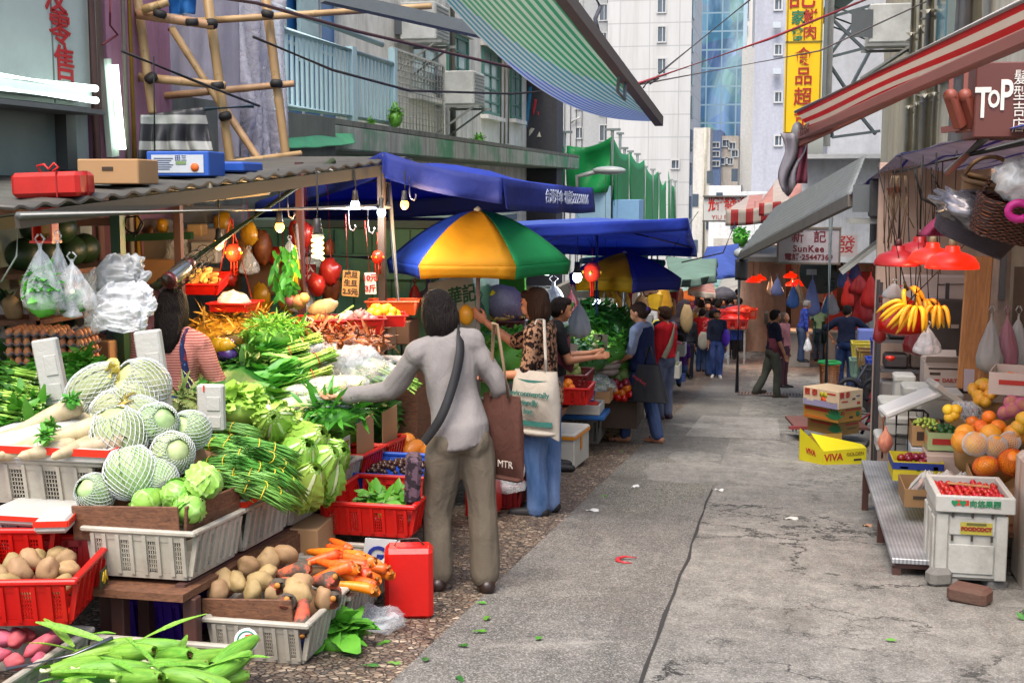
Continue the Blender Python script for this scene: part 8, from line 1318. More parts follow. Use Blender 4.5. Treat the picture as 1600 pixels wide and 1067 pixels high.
for lab,px,py,Y,n_,rot,L in[('top pair of bananas hanging above the others',1416,452,8.5,3,(0,-.3,.5),.16),('wide hand of bananas reaching to the left',1415,475,8.45,6,(.2,.75,-.3),.19),('hand of bananas hanging in the middle',1428,478,8.4,5,(.1,.1,.1),.18),('long bananas hanging right of the middle hand',1440,468,8.5,4,(0,-.1,.3),.2),('small bananas second from the right',1452,485,8.5,3,(0,-.1,.3),.14),('small separate bunch of bananas on its own hook',1464,480,8.4,4,(0,0,-.2),.15)]:banana_hand(lab,P(px,py,Y),n_,rot,L=L)
for i,px in enumerate((1398,1408,1420,1433,1440,1447,1455,1466,1382,1389)):wire([P(px,262,9.0+.1*(i%4)),P(px+rr.gauss(0,2),350,9.0+.1*(i%4)),P(px+rr.gauss(0,3),425+rr.random()*50,9.0+.1*(i%4))],.004,'string',m_tie,'dark hook cord hanging under the tarpaulin rail','cord','hook cords under the tarpaulin rail')
for i in range(14):a=P(1400+rr.gauss(0,7),275,9.1);wire([a,a+V((rr.gauss(0,.03),0,-.15)),a+V((rr.gauss(0,.05),0,-.3-rr.random()*.2))],.004,'string',M('#6d5a44',.8),'frayed raffia string in the tangled bunch by the lamps','string','raffia strings by the lamps')
knotbag('bright red plastic bag hanging behind the bananas',P(1412,455,8.9),.3,.3,m_bagr,seed=7,flat=.5);knotbag('white bag handles over the red bag',P(1398,440,8.85),.14,.12,m_bagw,seed=2);knotbag('dark red bag lowest behind the bananas',P(1437,490,9.4),.2,.3,M('#6a1018',.4),seed=3);knotbag('crumpled clear bag hanging below the bananas',P(1450,508,8.7),.16,.2,m_filmw,seed=8);knotbag('thin dark red bag hanging left of the bananas',P(1376,470,9.2),.08,.3,M('#7a1418',.4,.2),seed=5)
m_wick=None;n=NT('wicker');x,y,z=n.sep(n.co());w1=n.math('SINE',n.math('MULTIPLY',z,330.));w2=n.math('SINE',n.math('MULTIPLY',n.math('ADD',x,y),140.));f=n.math('MULTIPLY',w1,w2);n.bump(f,.9,.01);m_wick=n.fin(n.mix(n.ramp(f,(.3,0.),(.7,1.)),'#3a1a10','#8a4a24'),.5)
def basket(label,c,L,Wd,H,rot,m=None,handle=True):
 t=T('wicker_basket',label,'basket',c);t.rotation_euler=rot;mb=MB()
 def ring(s,z):return[(L/2*s*math.copysign(abs(math.cos(a))**.5,math.cos(a)),Wd/2*s*math.copysign(abs(math.sin(a))**.5,math.sin(a)),z)for a in[2*PI*i/28 for i in range(28)]]
 for k in range(13):r=ring(.85+.15*k/12,-H+H*k/12);mb.tube(r+[r[0]],.009 if k<12 else .016,5,False)
 r0=ring(.85,-H);r1=ring(1.0,0)
 for i in range(28):mb.tube([r0[i],r1[i]],.006,4,False)
 mb.box((0,0,-H),(L*.8,Wd*.8,.012));mb.build('weave',m or m_wick,t)
 if handle:MB().tube([(-L/2*math.cos(a),0,H*1.15*math.sin(a))for a in[PI*i/14 for i in range(15)]],.012,7).build('handle',m or m_wick,t)
 return t
basket('reddish brown wicker basket hanging at the right edge',P(1578,318,6.8),.3,.22,.17,(.25,.25,.2));basket('dark basket with silver netting beneath the wicker one',P(1530,345,7.1),.42,.3,.12,(.2,.42,.1),M('#332830',.5,.3,20));basket('pale wicker basket behind the reddish one',P(1545,285,7.3),.26,.2,.12,(.2,.2,0),M('#7a5a3a',.6,.3,20))
tag(MB().ell((0,0,0),(.2,.1,.09),22,14,None,.45,4,3).build('silver_tinsel',M('#8d888c',.22,.5,40,metal=.6),None,P(1518,335,7.0),(0,.45,0)),'crumpled silver foil wrapped round the dark basket','foil');tag(MB().grid(lambda u,v:((u-.5)*(.08+.16*v)+.03*math.sin(v*5),.04*math.sin(u*14+v*3),-.2*v),18,12,.005).build('pink_net',M('#b0406a',.6,.3,20,trans=.4),None,P(1484,312,7.4)),'pink netting draped from the dark basket','net');tag(MB().ell((0,0,0),(.12,.1,.1),18,12,None,.4,3,5).build('clear_bag',m_filmw,None,P(1592,280,6.7)),'clear bag with magenta tie hanging beside the baskets','bag');tag(MB().tube([(.05*math.cos(a*.5),0,.04*math.sin(a*.5))for a in range(12)],.02,7).build('magenta_ribbon',M('#b81a7a',.5),None,P(1592,330,6.6)),'magenta ribbon roll at the right edge','ribbon')
wire([P(1430,268,9),P(1440,310,9),P(1470,325,9),P(1500,310,9),P(1530,290,8.6)],.012,'cable',m_tie,'thick dark cable looping behind the red lamps');wire([P(1455,268,8.5),P(1470,300,8.5),P(1490,320,8.5)],.008,'cable',m_tie,'thin dark cable beside the thick looping one')
for i in range(2):tag(MB().box((0,0,0),(.3,.25,.35),None,.02).build('switch_box',M('#3a3838',.6,.3),None,P(1385,310+i*50,12+i)),['dark meter box under the drooping tarpaulin','dark lower box under the drooping tarpaulin'][i],'box')
ac2=aircon(1388,310,'grey slatted air conditioner in the shade of the tarpaulin',1.0,sz=(.3,.4,.35))
#hand cart with cartons, yellow carton, trolleys
hc_=T('hand_cart','flat wooden hand cart with blue rubber wheels','cart',G(1292,690));hc_.rotation_euler=(0,0,.15);MB().box((0.05,.35,.16),(.85,.75,.03),MX.Rotation(.0,4,'X')).build('deck',M('#7a4a40',.6,.3,8,dirt=.4),hc_);MB().box((-.32,.0,.165),(.25,.06,.035)).build('deck_edge',M('#8a3a3a',.6,.3,20),hc_)
for x,y in((-.28,.06),(.05,-.02),(-.28,.6),(.35,.6)):w=MB().tube([(-.02,0,0),(.02,0,0)],.065,16).build('wheel',M('#3f5a70',.6,.2),hc_,(x,y,.065));MB().tube([(-.025,0,0),(.025,0,0)],.03,10).build('hub',M('#55504c',.5),w);MB().bar((x,y,.1),(x,y,.15),.03).build('caster_fork',M('#55504c',.5,metal=.4),hc_)
c0=G(1300,690);z0=c0.z+.18;Yc=c0.y
def stackbox(label,px0,px1,z,h,Yf,W,m,prints,rz=.8):
 a=P(px0,600,Yf).x;b=P(px1,600,Yf).x;return printed(label,((a+b)/2,Yf+W/2,z),((b-a)*.6,(b-a)*.78,h),m,rz,prints,False)
m_pine=M('#a8782a',.7,.2,5);m_cream=M('#c4ab8a',.7,.1,4)
def pine(o,s=1.0):
 W=o.dimensions.y;mb=MB();[mb.leaf((-o.dimensions.x/2-.004,y0,.04),(-.02,math.sin(a),math.cos(a)),.12*s,.03*s,V((-1,0,0)),0,0,3,2,0)for y0 in(-W*.42,)for a in(-1.1,-.7,-.3,.1,.5,.9,1.3)];mb.build('pineapple_print',m_grp,o)
b1_=stackbox('brown pineapple carton at the bottom of the cart stack',1263,1348,z0,.16,14.7,.45,M('#8f6a30',.7,.2,5),[('b',.05,.12,.2,.02,m_redp),('bs',.02,.12,.3,.02,m_redp),('b',.05,.07,.15,.01,m_dk)]);pine(b1_)
b2_=stackbox('orange and yellow pineapple carton in the middle of the cart stack',1256,1351,z0+.17,.16,14.6,.46,m_pine,[('bs',.05,.12,.36,.03,m_redp),('bs',.05,.03,.36,.02,M('#c0601c')),('d',-.12,.1,.03,0,M('#b0401c')),('b',.05,.135,.25,.02,m_redp),('b',.02,.05,.06,.025,m_dk),('d',.13,.08,.03,0,m_grp)]);pine(b2_,1.2)
b3_=stackbox('cream mango carton with red characters on top of the cart stack',1255,1352,z0+.335,.2,14.55,.45,m_cream,[('bs',0,.035,.5,.07,M('#8a84a0')),('ts',.14,.145,0,.085,m_redp,'靓 泰'),('t',-.1,.15,0,.075,m_redp,'靓 泰'),('bs',-.16,.16,.12,.018,m_redp),('bs',-.16,.06,.1,.025,M('#cfc0b0')),('bs',.15,.06,.1,.025,M('#cfc0b0')),('b',-.1,.08,.1,.015,m_redp),('b',.05,.1,.05,.02,m_dk),('b',.12,.13,.06,.012,m_blup),('b',.13,.05,.05,.03,m_redp)])
for y_,z_,r_,c_ in((-.02,.14,.033,'#b0a01c'),(-.07,.14,.033,'#a8a020'),(-.045,.085,.04,'#d0501c')):MB().lathe([(.001,0),(r_,0),(r_,.002),(.001,.002)],18,MX.Rotation(-PI/2,4,'Y')).build('fruit_print',M(c_),b3_,(-b3_.dimensions.x/2-.001,y_,z_))
yb=T('yellow_carton','torn open bright yellow fruit carton lying on the road','box',G(1300,722));yb.rotation_euler=(0,0,.55);m_yc=M('#d2c414',.55,.1,4);m_yd=M('#b08a3a',.7,.2);L_,W_c,H_=.5,.42,.24
mb=MB();mb.box((.0,0,.004),(L_,W_c,.008)).box((0,-W_c/2,H_*.35),(L_,.008,H_*.7));m_=MX.Rotation(0,4,'X');mb.add([(-L_/2,-W_c/2,0),(-L_/2,W_c/2,0),(-L_/2,W_c/2,H_*1.35),(-L_/2,-W_c/2,H_*.75)],[(0,1,2,3)],None,False);mb.add([(-L_/2+.008,-W_c/2,0),(-L_/2+.008,W_c/2,0),(-L_/2+.008,W_c/2,H_*1.35),(-L_/2+.008,-W_c/2,H_*.75)],[(3,2,1,0)],None,False);mb.build('outer_walls',m_yc,yb);mb=MB();mb.box((0,W_c/2,H_*.5),(L_,.008,H_)).box((L_/2,0,H_*.35),(.008,W_c,H_*.7));mb.build('inner_walls',m_yd,yb);MB().add([(-L_/2,-W_c/2-.003,H_*.71),(L_/2,-W_c/2-.003,H_*.71),(L_/2+.02,-W_c/2+.1,H_*.78),(-L_/2+.0,-W_c/2+.22,H_*1.3)],[(0,1,2,3)],None,False).build('flap',m_yc,yb)
text('VIVA',.1,m_redp,yb,(-.13,-W_c/2-.006,.1),(PI/2,0,0),bold=.002);text('VIVA',.08,m_redp,yb,(-L_/2-.003,0,.12),(PI/2,0,-PI/2),bold=.002);text('GOLDEN',.05,M('#8a6a1c'),yb,(.12,-W_c/2-.006,.12),(PI/2,0,0));mb=MB();mb.box((.15,-W_c/2-.005,.06),(.09,.002,.02));mb.build('print_band',m_dk,yb)
tr=T('hand_trolley','dark hand trolley tangled with red rope beside the cartons','trolley',G(1368,690));mb=MB()
for dx in(-.5,-.15):mb.tube([(dx,.2,.05),(dx+.25,.35,.6),(dx+.4,.45,.85),(dx+.55,.5,.83)],.022,7)
for k in range(4):mb.tube([(-.45+.14*k,.23+.03*k,.1+.18*k),(-.05+.14*k,.23+.03*k,.1+.18*k)],.016,6)
mb.build('frame',M('#262a38',.5,.2),tr)
for k in range(2):mb=MB();[mb.tube([(.14*math.cos(a*.3)+.0,.32+.1*k,.5+.14*math.sin(a*.3))for a in range(15)],.03,7)];mb.build('rubber_loop',M('#1d1f26',.6),tr,(-.3+.3*k,.0,.05))
mb=MB();[mb.tube([(.4+rr.gauss(0,.03),.4,.9),(.35+rr.gauss(0,.03),.38,.75),(.15+rr.gauss(0,.08),.3,.4),(-.2+rr.gauss(0,.1),.2,.2)],.013,6)for _ in range(4)];mb.tube([(.33+.06*math.cos(a*.45),.36,.78+.08*math.sin(a*.45))for a in range(15)],.015,6);mb.build('red_rope',M('#8a2c34',.7),tr);post('long grey steel bar leaning on the trolley',G(1350,705)+V((0,0,.02)),P(1400,630,13.0),.018,M('#55585c',.4,metal=.5),name='steel_bar',cat='bar')
for i,(dx,c)in enumerate([(-.25,'#2a3f8a'),(.0,'#8a2430'),(.12,'#2a3f8a')]):tag(MB().box((0,0,0),(.05,.08,.3),None,.015).build('trolley_bundle',M(c,.5,.3,9),None,tr.location+V((dx,.4,.55)),(.2,.35,.3)),['blue wrapped bundle strapped in the trolley','red wrapped bundle strapped in the trolley','second blue bundle nearest the rope knot'][i],'bundle')
tag(MB().lathe([(.1,0),(.13,.03),(.13,.08),(.1,.1)],16,MX.Rotation(PI/2,4,'X')).build('blue_rope_coil',M('#2460a8',.6),None,G(1275,632)+V((.0,.1,.12))),'coil of blue hose behind the cart cartons','hose');bk_=basket('tall orange and white woven basket with a green rim',G(1295,610)+V((0,0,.55)),.4,.4,.5,(0,0,0),M('#a8642a',.6,.35,20),False);MB().tube([(.21*math.cos(a*.4),.21*math.sin(a*.4),0)for a in range(17)],.035,7).build('rim',M('#1f9a4a',.5),bk_,(0,0,.03))
tag(MB().box((0,0,0),(.3,.3,.3),None,.02).build('red_bucket',m_crr,None,G(1300,640)+V((.1,.2,.15))),'red tub between the cart cartons and the man','tub')
gt=T('drain_grating','long steel drain grating across the lane','grating',G(1232,618));mb=MB();[mb.box((-.9+.06*i,0,.016),(.022,.9,.012))for i in range(31)];mb.build('bars',M('#4a4e55',.4,metal=.6,dirt=.4),gt);mb=MB();[mb.box((0,y,.013),(1.9,.05,.012))for y in(-.47,0,.47)];mb.build('frame',M('#5a5e64',.4,metal=.6,dirt=.4),gt);gt.rotation_euler=(-math.atan(.104),0,0)
#butcher shops in the distance on the right
m_tilew=mat_wall('white_tile','#a8a49c','#5d564e',.5,.8);bs=T('butcher_shop','open fronted butcher shop with pale tiled back wall','building',(2.0,39,gz(39)-.1));MB().box((0,0,1.6),(6.0,.3,3.4)).build('wall',mat_wall('butcher_wall','#bfa08c','#4a3a34',.6,.6),bs);MB().box((2.9,-4,1.6),(.3,7.8,3.4)).build('side_wall',m_tilew,bs);MB().box((0,-3,3.2),(6.0,6.0,.12)).build('ceiling',M('#4a4744',.8),bs)
def tablething(label,px0,px1,pyt,Y,W,m,front=True,name='counter'):
 a=P(px0,pyt,Y);b=P(px1,pyt,Y);g=gz(Y);t=T(name,label,'counter',((a.x+b.x)/2,Y+W/2,g));w=b.x-a.x;h=a.z-g;MB().box((0,0,h-.03),(w,W,.06)).build('top',m,t)
 if front:MB().box((0,.04,(h-.06)/2),(w-.1,W-.12,h-.06)).build('cabinet',m_tilew,t)
 else:[MB().box((sx*(w/2-.04),sy*(W/2-.04),(h-.06)/2),(.05,.05,h-.06)).build('leg',m,t)for sx in(-1,1)for sy in(-1,1)]
 return t
tablething('white tiled butcher counter behind the flowered blouse',1228,1270,517,34,.7,m_foam);tablething('white tiled butcher counter behind the navy tee',1292,1345,516,34.5,.7,m_foam);tablething('steel table stacked with red tomato boxes',1136,1166,512,34,.6,M('#9a9c9c',.4),False,'table')
for i,(px,py,c,w,h,Y,lab)in enumerate([(1325,432,'#c8281c',.28,.75,31,'bright red hanging bag beside the SunKee sign'),(1343,428,'#9a1418',.45,.5,30.5,'dark red hanging shade beside the bags'),(1350,445,'#8f1216',.42,.9,30.5,'long red bag under the dark red shade'),(1361,425,'#b81a14',.38,.85,30,'pointed red bag nearest the fruit shop'),(1357,460,'#8a8884',.4,1.2,31,'grey plastic sheet hanging by the fruit shop'),(1270,430,'#6a78b0',.35,1.0,32,'bunch of lilac bags left of the grey pole'),(1215,432,'#7a86b8',.3,.5,33,'lilac bag bunch above the striding man'),(1240,445,'#3a68b0',.3,.6,33,'blue bag bunch under the small red lamps'),(1248,440,'#b8a890',.3,.6,33.2,'cream bag bunch beside the blue one'),(1300,455,'#b4b4bc',.35,.6,33,'white bag right of the grey pole'),(1292,460,'#4a78b0',.25,.5,33,'blue and white bag behind the pole'),(1320,412,'#5a68a8',.35,.6,32,'blue bag bunch high beside the sign'),(1337,408,'#5a5ca0',.3,.45,32,'violet bag bunch high beside the sign'),(1204,425,'#a8a298',.15,.6,34,'pale apron hanging by the far lamps')]):knotbag(lab,P(px,py,Y),w,h,M(c,.5,.2,6,trans=.2),seed=i,flat=.5)
for lab,px,py,Y,R in[('small lit red lamp leftmost in the far butcher shop',1177,437,34,.26),('small lit red lamp beside the leftmost far one',1187,434,35,.24),('small orange lamp higher in the far shop',1236,430,34,.26),('small red lamp under the higher orange one',1246,442,33.5,.26),('small red lamp left of the lilac bags',1238,443,34.5,.24)]:dome(lab,px,py,Y,R*.75,True,1.0,True,18)
dk=tag(MB().lathe([(.001,0),(.55,0),(.55,.06),(.001,.06)],32,MX.Rotation(PI/2,4,'X')).build('round_board',M('#3f4a48',.5,.2),None,P(1284,425,33)),'big dark green round board behind the SunKee sign','board');text('石',.3,M('#22282a'),dk,(.2,-.07,-.3),(PI/2,0,0));MB().box((-.25,-.07,.0),(.25,.03,.14)).build('label',M('#a9b0b4'),dk)
tag(MB().box((0,0,0),(1.2,.1,1.6)).build('red_screen',M('#8f1f1c',.6,.2),None,P(1322,470,36)),'red panel at the back of the butcher shop','panel');post('brown timber post in the butcher shop',G(1312,548),P(1312,410,32.5),.07,M('#6d4a3a',.6,.2),True);post('dark timber post at the lane side of the butcher shop',G(1232,548),P(1232,400,34),.07,M('#4a3a32',.6,.2),True)
for i in range(10):c=P(1298+6*(i%8),514-2*(i//8),34.7);tag(MB().ell((0,0,0),(.16,.12,.07),8,6,None,.4,3,i).build('meat_cut',M('#a04a40',.4,.3,9),None,c),'cut of meat on the butcher counter','meat','cuts of meat on the counter')
gb_c=tag(MB().lathe([(.001,0),(.24,0),(.3,.6),(.31,.62),(.29,.6),(.23,.03),(.001,.03)],16).build('green_bin',M('#1f9a52',.5,.12),None,G(1192,541)),'green plastic bin standing on the lane','bin');post('grey steel pipe post beside the green bin',G(1197,535),P(1197,488,37),.06,M('#7a8288',.4))
tag(MB().box((0,0,0),(.55,.3,.4),None,.02).build('lilac_crate',M('#6a7ac0',.5,.15),None,P(1362,530,26)),'lilac blue plastic crate right of the navy tee','crate');tablething('low white folding table beside the navy tee',1340,1372,545,25,.7,M('#a8acb4',.5),False,'table')
for i,(px,py,Y,c,lab)in enumerate([(1385,545,22,'#1c3fa8','blue crate stacked by the fruit shop'),(1378,575,21,'#1c4ab8','blue crate on the ground by the fruit shop'),(1362,560,22.5,'#8a6a3c','wooden crate behind the navy tee'),(1350,575,23,'#7a9a8a','green grey crate by the folding table'),(1352,548,24,'#c9b83a','yellow green box on the folding table'),(1370,590,20.5,'#2c2c30','dark crate lowest by the rack')]):p=P(px,py,Y);g=gz(Y);crate(lab,(p.x,p.y,p.z-.15),(.42,.4,.3),pmat(c),0,cols=2)
tag(MB().box((0,0,0),(.5,2.0,.5)).build('crate_pile',M('#3a3634',.7,.3),None,(1.75,21.5,gz(21.5)+.2)),'dark boxes under the blue crates by the fruit shop','boxes')
for i,(px,py,w,h,c,lab)in enumerate([(925,799,.09,.05,'#c9c9c9','white paper scrap in the middle of the lane'),(992,762,.1,.04,'#d4d4d4','white strip of foam on the lane'),(1124,767,.07,.05,'#c9c9c4','white scrap at the crack in the lane'),(1355,823,.06,.04,'#b98a6a','tan leaf scrap beside the bench legs'),(1235,812,.1,.05,'#b9b6b0','pale paper flattened near the bench')]):tag(MB().grid(lambda u,v,w=w,h=h:((u-.5)*w,(v-.5)*h,.012+.008*math.sin(u*6+v*4)),5,4,.002).build('paper_scrap',M(c,.7),None,G(px,py),(0,0,rr.random()*3)),lab,'litter')
tag(MB().tube([(.05,.06,.012),(-.02,.065,.014),(-.055,.02,.014),(-.05,-.03,.014),(-.01,-.055,.013),(.03,-.05,.012)],[.006,.012,.016,.016,.012,.006],7,flat=.5).build('red_string',M('#b0252c',.5,.25,30),None,G(980,878)),'loop of red plastic string lying on the lane','string')
for i,(px,py)in enumerate([(745,945),(840,1003),(1400,1005),(948,776),(970,706),(865,720)]):o=MB();o.leaf((0,0,.012),(1,.2,0),.05,.03,V((0,0,1)),.1,.2,4,2);tag(o.build('green_leaf',m_leafm,None,G(px,py),(0,0,i*1.3)),['torn green leaf by the kerb line','tiny green leaf low on the dark slab','green leaf on the pale slab near the picture bottom','shred of greens by the jeans','leaf on the mossy patch','leaf near the white foam box'][i],'leaf')
for k in range(8):o=MB();o.leaf((0,0,.012),(1,.2,0),rr.uniform(.04,.08),.03,V((0,0,1)),.1,.3,4,2);tag(o.build('green_leaf',m_leafm if k%2 else m_leafd,None,G(rr.uniform(560,760),rr.uniform(930,1060))+V((rr.uniform(-.1,.1),0,0)),(0,0,k*1.3)),'trodden scrap of leaf on the pebbled pavement','leaf','leaf scraps on the pebbled pavement')
#stalls farther along the left side
rr=random.Random(77)
def stalltable(label,x0,x1,y0,y1,z,front=True):
 t=T('stall_table',label,'table',((x0+x1)/2,(y0+y1)/2,z));MB().box((0,0,-.02),(x1-x0,y1-y0,.04)).build('table_top',m_wood,t)
 for x in(x0+.05,x1-.05):
  for y in(y0+.05,y1-.05):g=gz(y)-z;MB().box((x-(x0+x1)/2,y-(y0+y1)/2,(g-.04)/2),(.05,.05,-.04-g)).build('leg',m_legs,t)
 return t
crate('pale crate of green mangoes and aubergine behind the jeans',(-1.95,9.15,-.42),(.42,.55,.2));tag(MB().box((0,0,0),(.4,.45,.3)).build('dark_box',M('#2c2624',.6),None,(-2.25,8.9,-.4)),'dark box under the tomatoes','box')
tm=[Place(fruit(.042,M('#c01a0c',.18,.18,5,rv=.12),'tomato','shiny red tomato heaped behind the brown tote','tomato','tomatoes behind the brown tote',.88,.04,(m_leafm,True)))]
for px,py,Y in((785,668,8.9),(795,662,9.0),(805,668,9.0),(814,662,9.1),(790,678,8.85),(803,680,8.9),(815,676,9.0),(810,690,8.85),(798,690,8.8),(822,668,9.1),(782,660,9.1),(776,672,8.9),(808,658,9.2),(818,690,8.9)):tm[0](P(px,py,Y),(rr.gauss(0,.5),rr.gauss(0,.5),0),None,rr.uniform(.9,1.1))
mound('carton edges under the tomatoes',P(800,690,9.2),.3,.35,.13,m_cardd);egp=Place(tag(MB().tube([(0,0,-.1),(0,.01,-.03),(0,0,.05),(0,0,.09)],[.022,.032,.024,.012],12).build('aubergine',M('#1d0f24',.2,.3)),'dark shiny aubergine beside the tomatoes','aubergine','aubergines beside the tomatoes'));[egp(P(px,py,8.8),(.4,.3,0))for px,py in((793,695),(787,702))]
gm=Place(fruit(.04,M('#6a8a3a',.4,.2),'green_mango','green mango below the tomatoes','mango','green mangoes below the tomatoes',1.2));[gm(P(px,py,8.75))for px,py in((805,702),(812,706),(803,710))]
knotbag('clear plastic bag hanging between the two customers',P(790,705,8.6),.26,.3,m_film,seed=9);crate('dark red crate on the ground beside the jeans',(G(800,800).x-.12,G(800,800).y+.25,G(800,800).z+.01),(.3,.4,.17),M('#7a1216',.5,.2));tag(MB().box((0,0,.15),(.2,.3,.3),None,.02).build('red_container',m_crr,None,G(757,815)+V((-.05,.2,0))),'tall red plastic container behind the trousers','container');carton('brown carton with a hand hole on the pavement behind the jeans',G(825,782)+V((-.1,.25,0)),(.26,.3,.27),rz=.15);crate('red crate stacked under the mangoes',(-2.05,9.15,-.63),(.42,.55,.2),M('#8f1a16',.5,.2));tag(MB().tube([(0,0,-.1),(0,0,.08)],[.02,.022],10).build('cucumber',M('#2a4a1c',.4,.4,20),None,P(765,742,8.3),(.1,.5,0)),'dark cucumber in the clear hanging bag','cucumber')
fb=foambox('white foam box with orange tape standing on the pavement',G(870,735)+V((.03,.35,0)),(.3,.55,.33),rz=-.1,lid=True);mb=MB();mb.box((0,-.288,.29),(.31,.006,.03)).box((.159,0,.29),(.006,.55,.03)).box((.159,-.05,.22),(.006,.05,.14));mb.build('orange_tape',M('#c9801c',.5),fb)
stalltable('timber table of vegetables behind the leopard print woman',-3.4,-2.0,8.6,10.6,-.28);leafheap('broccoli and green tops beyond the parasol pole',P(760,560,10),.5,.4,.25,360,m_leafm,seed=101,Lr=(.05,.1));cbx=[Place(fruit(.07,m_cab,'pale_cabbage','pale green cabbage beside the parasol pole','cabbage','cabbages beside the parasol pole'))];[cbx[0](P(px,py,9.8))for px,py in((748,545),(762,552),(752,565),(765,540),(740,555))]
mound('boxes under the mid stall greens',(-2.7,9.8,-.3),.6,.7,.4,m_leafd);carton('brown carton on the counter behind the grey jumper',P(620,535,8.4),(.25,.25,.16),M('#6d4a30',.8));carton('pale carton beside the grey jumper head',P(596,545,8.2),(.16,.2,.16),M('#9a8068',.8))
tr_=T('green_tray','printed foam tray standing behind the garlic stems','tray',P(605,567,7.5));MB().box((0,0,0),(.3,.2,.07),None,.01).build('tray',m_foam,tr_);MB().box((0,-.103,0),(.24,.004,.03)).build('green_print',m_grp,tr_)
gd=T('green_door','bright green painted shutter beyond the parasol pole','door',P(740,560,13.5));MB().box((.1,0,.0),(.95,.1,2.2)).build('panel',M('#3a8a1c',.5,.15,4),gd);mb=MB();[mb.box((-.0,-.06,-.9+.1*i),(.6,.015,.012))for i in range(18)];mb.build('slats',M('#2c6a16'),gd)
lt_=T('fluorescent_light','fluorescent tube glowing under the round parasol','light',P(760,428,11.5));MB().tube([(-.3,0,0),(.55,.2,0)],.02,8).build('tube',m_tube,lt_);MB().box((.12,.1,.035),(.9,.06,.03)).build('housing',M('#b9c4b9'),lt_)
ng=tag(MB().ell((0,0,0),(.22,.18,.2),18,12,None,.2,4,2).build('netted_garlic',M('#8a7894',.5,.35,34),None,P(785,478,12)),'purple white heap of netted garlic behind the leopard print woman','garlic');MB().box((0,-.1,.08),(.28,.06,.05),MX.Rotation(.5,4,'Y')).build('yellow_label',m_yel,ng);basket('dark red basket of ginger under the netted garlic',P(782,500,12),.5,.4,.16,(0,0,0),M('#5a1c18',.5,.3,20),False);leafheap('ginger heaped under the netted garlic',P(782,495,12),.22,.18,.08,160,m_gin,'ginger_heap',(.05,.08),.5,103,cat='ginger')
tag(MB().lathe([(.02,.2),(.02,.02),(.12,-.03),(.16,-.1),(.15,-.1),(.02,.0)],16).build('metal_lamp',M('#8d8d7c',.35,metal=.6),None,P(669,455,9.6)),'dull metal lamp shade hanging by the green kiosk','lamp');knotbag('dark green mesh bag hanging by the green door',P(728,470,10.5),.2,.4,M('#24402c',.6,.3,20),seed=4);knotbag('second dark green mesh bag by the green door',P(750,465,11),.18,.4,M('#1f4a30',.6,.3,20),seed=6);knotbag('red string bag behind the grey umbrella post',P(648,440,9.2),.1,.2,M('#a01c1c',.5),seed=7)
stalltable('long vegetable table under the blue parasol',-3.6,-1.95,11.6,16.8,-.75);mb=MB();tag(MB().box((0,0,0),(.2,5.8,2.2)).build('dark_hoarding',mat_wall('stall_back_dark','#3a3a36','#1d1c1a',.5,1),None,(-4.0,14.6,.0)),'dark back board of the vegetable stall under the blue parasols','board')
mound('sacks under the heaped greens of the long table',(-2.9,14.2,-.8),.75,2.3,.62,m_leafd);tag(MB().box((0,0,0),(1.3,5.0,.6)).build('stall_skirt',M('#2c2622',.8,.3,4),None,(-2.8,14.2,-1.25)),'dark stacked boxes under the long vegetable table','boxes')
for i,(px,py,Y,rx,ry,h,m,L,w)in enumerate([(905,515,14.5,.6,.6,.3,m_leafd,(.08,.16),.4),(940,520,14.8,.5,.5,.3,m_leafd,(.08,.16),.35),(965,560,14.6,.4,.5,.35,m_leafm,(.06,.12),.3),(880,560,13.5,.5,.5,.25,m_leafd,(.06,.12),.4),(925,545,14.2,.5,.6,.25,m_leafm,(.08,.14),.4),(900,545,13.8,.4,.4,.2,m_leafl,(.06,.1),.6),(985,590,15,.3,.3,.15,m_leafm,(.05,.1),.5),(870,520,14,.5,.5,.3,m_leafd,(.08,.15),.35)]):leafheap(['dark bunched greens heaped under the blue parasol','dark greens beside the hanging bananas','tall mound of parsley beside the navy vest','dark greens in front of the apron vendor','green leaves behind the price board','pale lettuce pile among dark greens','leafy greens by the bell peppers','dark greens behind the black tee vendor'][i],P(px,py,Y),rx,ry,h,320,m,seed=110+i,Lr=L,wr=w)
bkt=crate('dark red tub of round green gourds',(P(880,595,12.6).x,12.7,P(880,595,12.6).z-.12),(.45,.5,.2),M('#7a1c1c',.5,.2));gd_=Place(fruit(.075,mat_veg('gourd','#8fa84a','#b8c878',5,(1,1,.4),rough=.4),'round_gourd','round pale green gourd in the red tub','gourd','round gourds in the red tub',.92));[gd_(P(px,py,12.6+.05*k))for k,(px,py)in enumerate(((880,570),(893,568),(885,582),(897,580),(878,592),(893,592),(875,560),(890,556),(903,590)))]
oc=crate('red crate of yellow oranges under the gourds',(P(888,615,12.2).x,12.35,P(888,615,12.2).z-.1),(.35,.4,.16),m_crr);yo=Place(fruit(.045,m_or,'orange','yellow orange in the red crate','orange','oranges in the red crate under the gourds'));[yo(P(px,py,12.2))for px,py in((884,602),(892,606),(886,612),(894,614),(888,598))]
for i,(px,py,Y)in enumerate([(920,588,13.6),(935,594,13.6),(912,592,13.4),(930,603,13.4),(945,600,13.7),(915,605,13.3)]):
 t=T('cauliflower_pack','clear wrapped tray of pale green gourds on the slope','packed vegetable',P(px,py,Y),.3,'wrapped trays on the slope');t.rotation_euler=(.2,.25,.3);[MB().ell((x,0,0),(.05,.1,.04),8,6,None,.3,4,i).build('vegetable',M('#9fae6a',.5,.3,20),t)for x in(-.06,.06)];MB().box((0,0,0),(.26,.22,.1),None,.03).build('wrap',m_film,t)
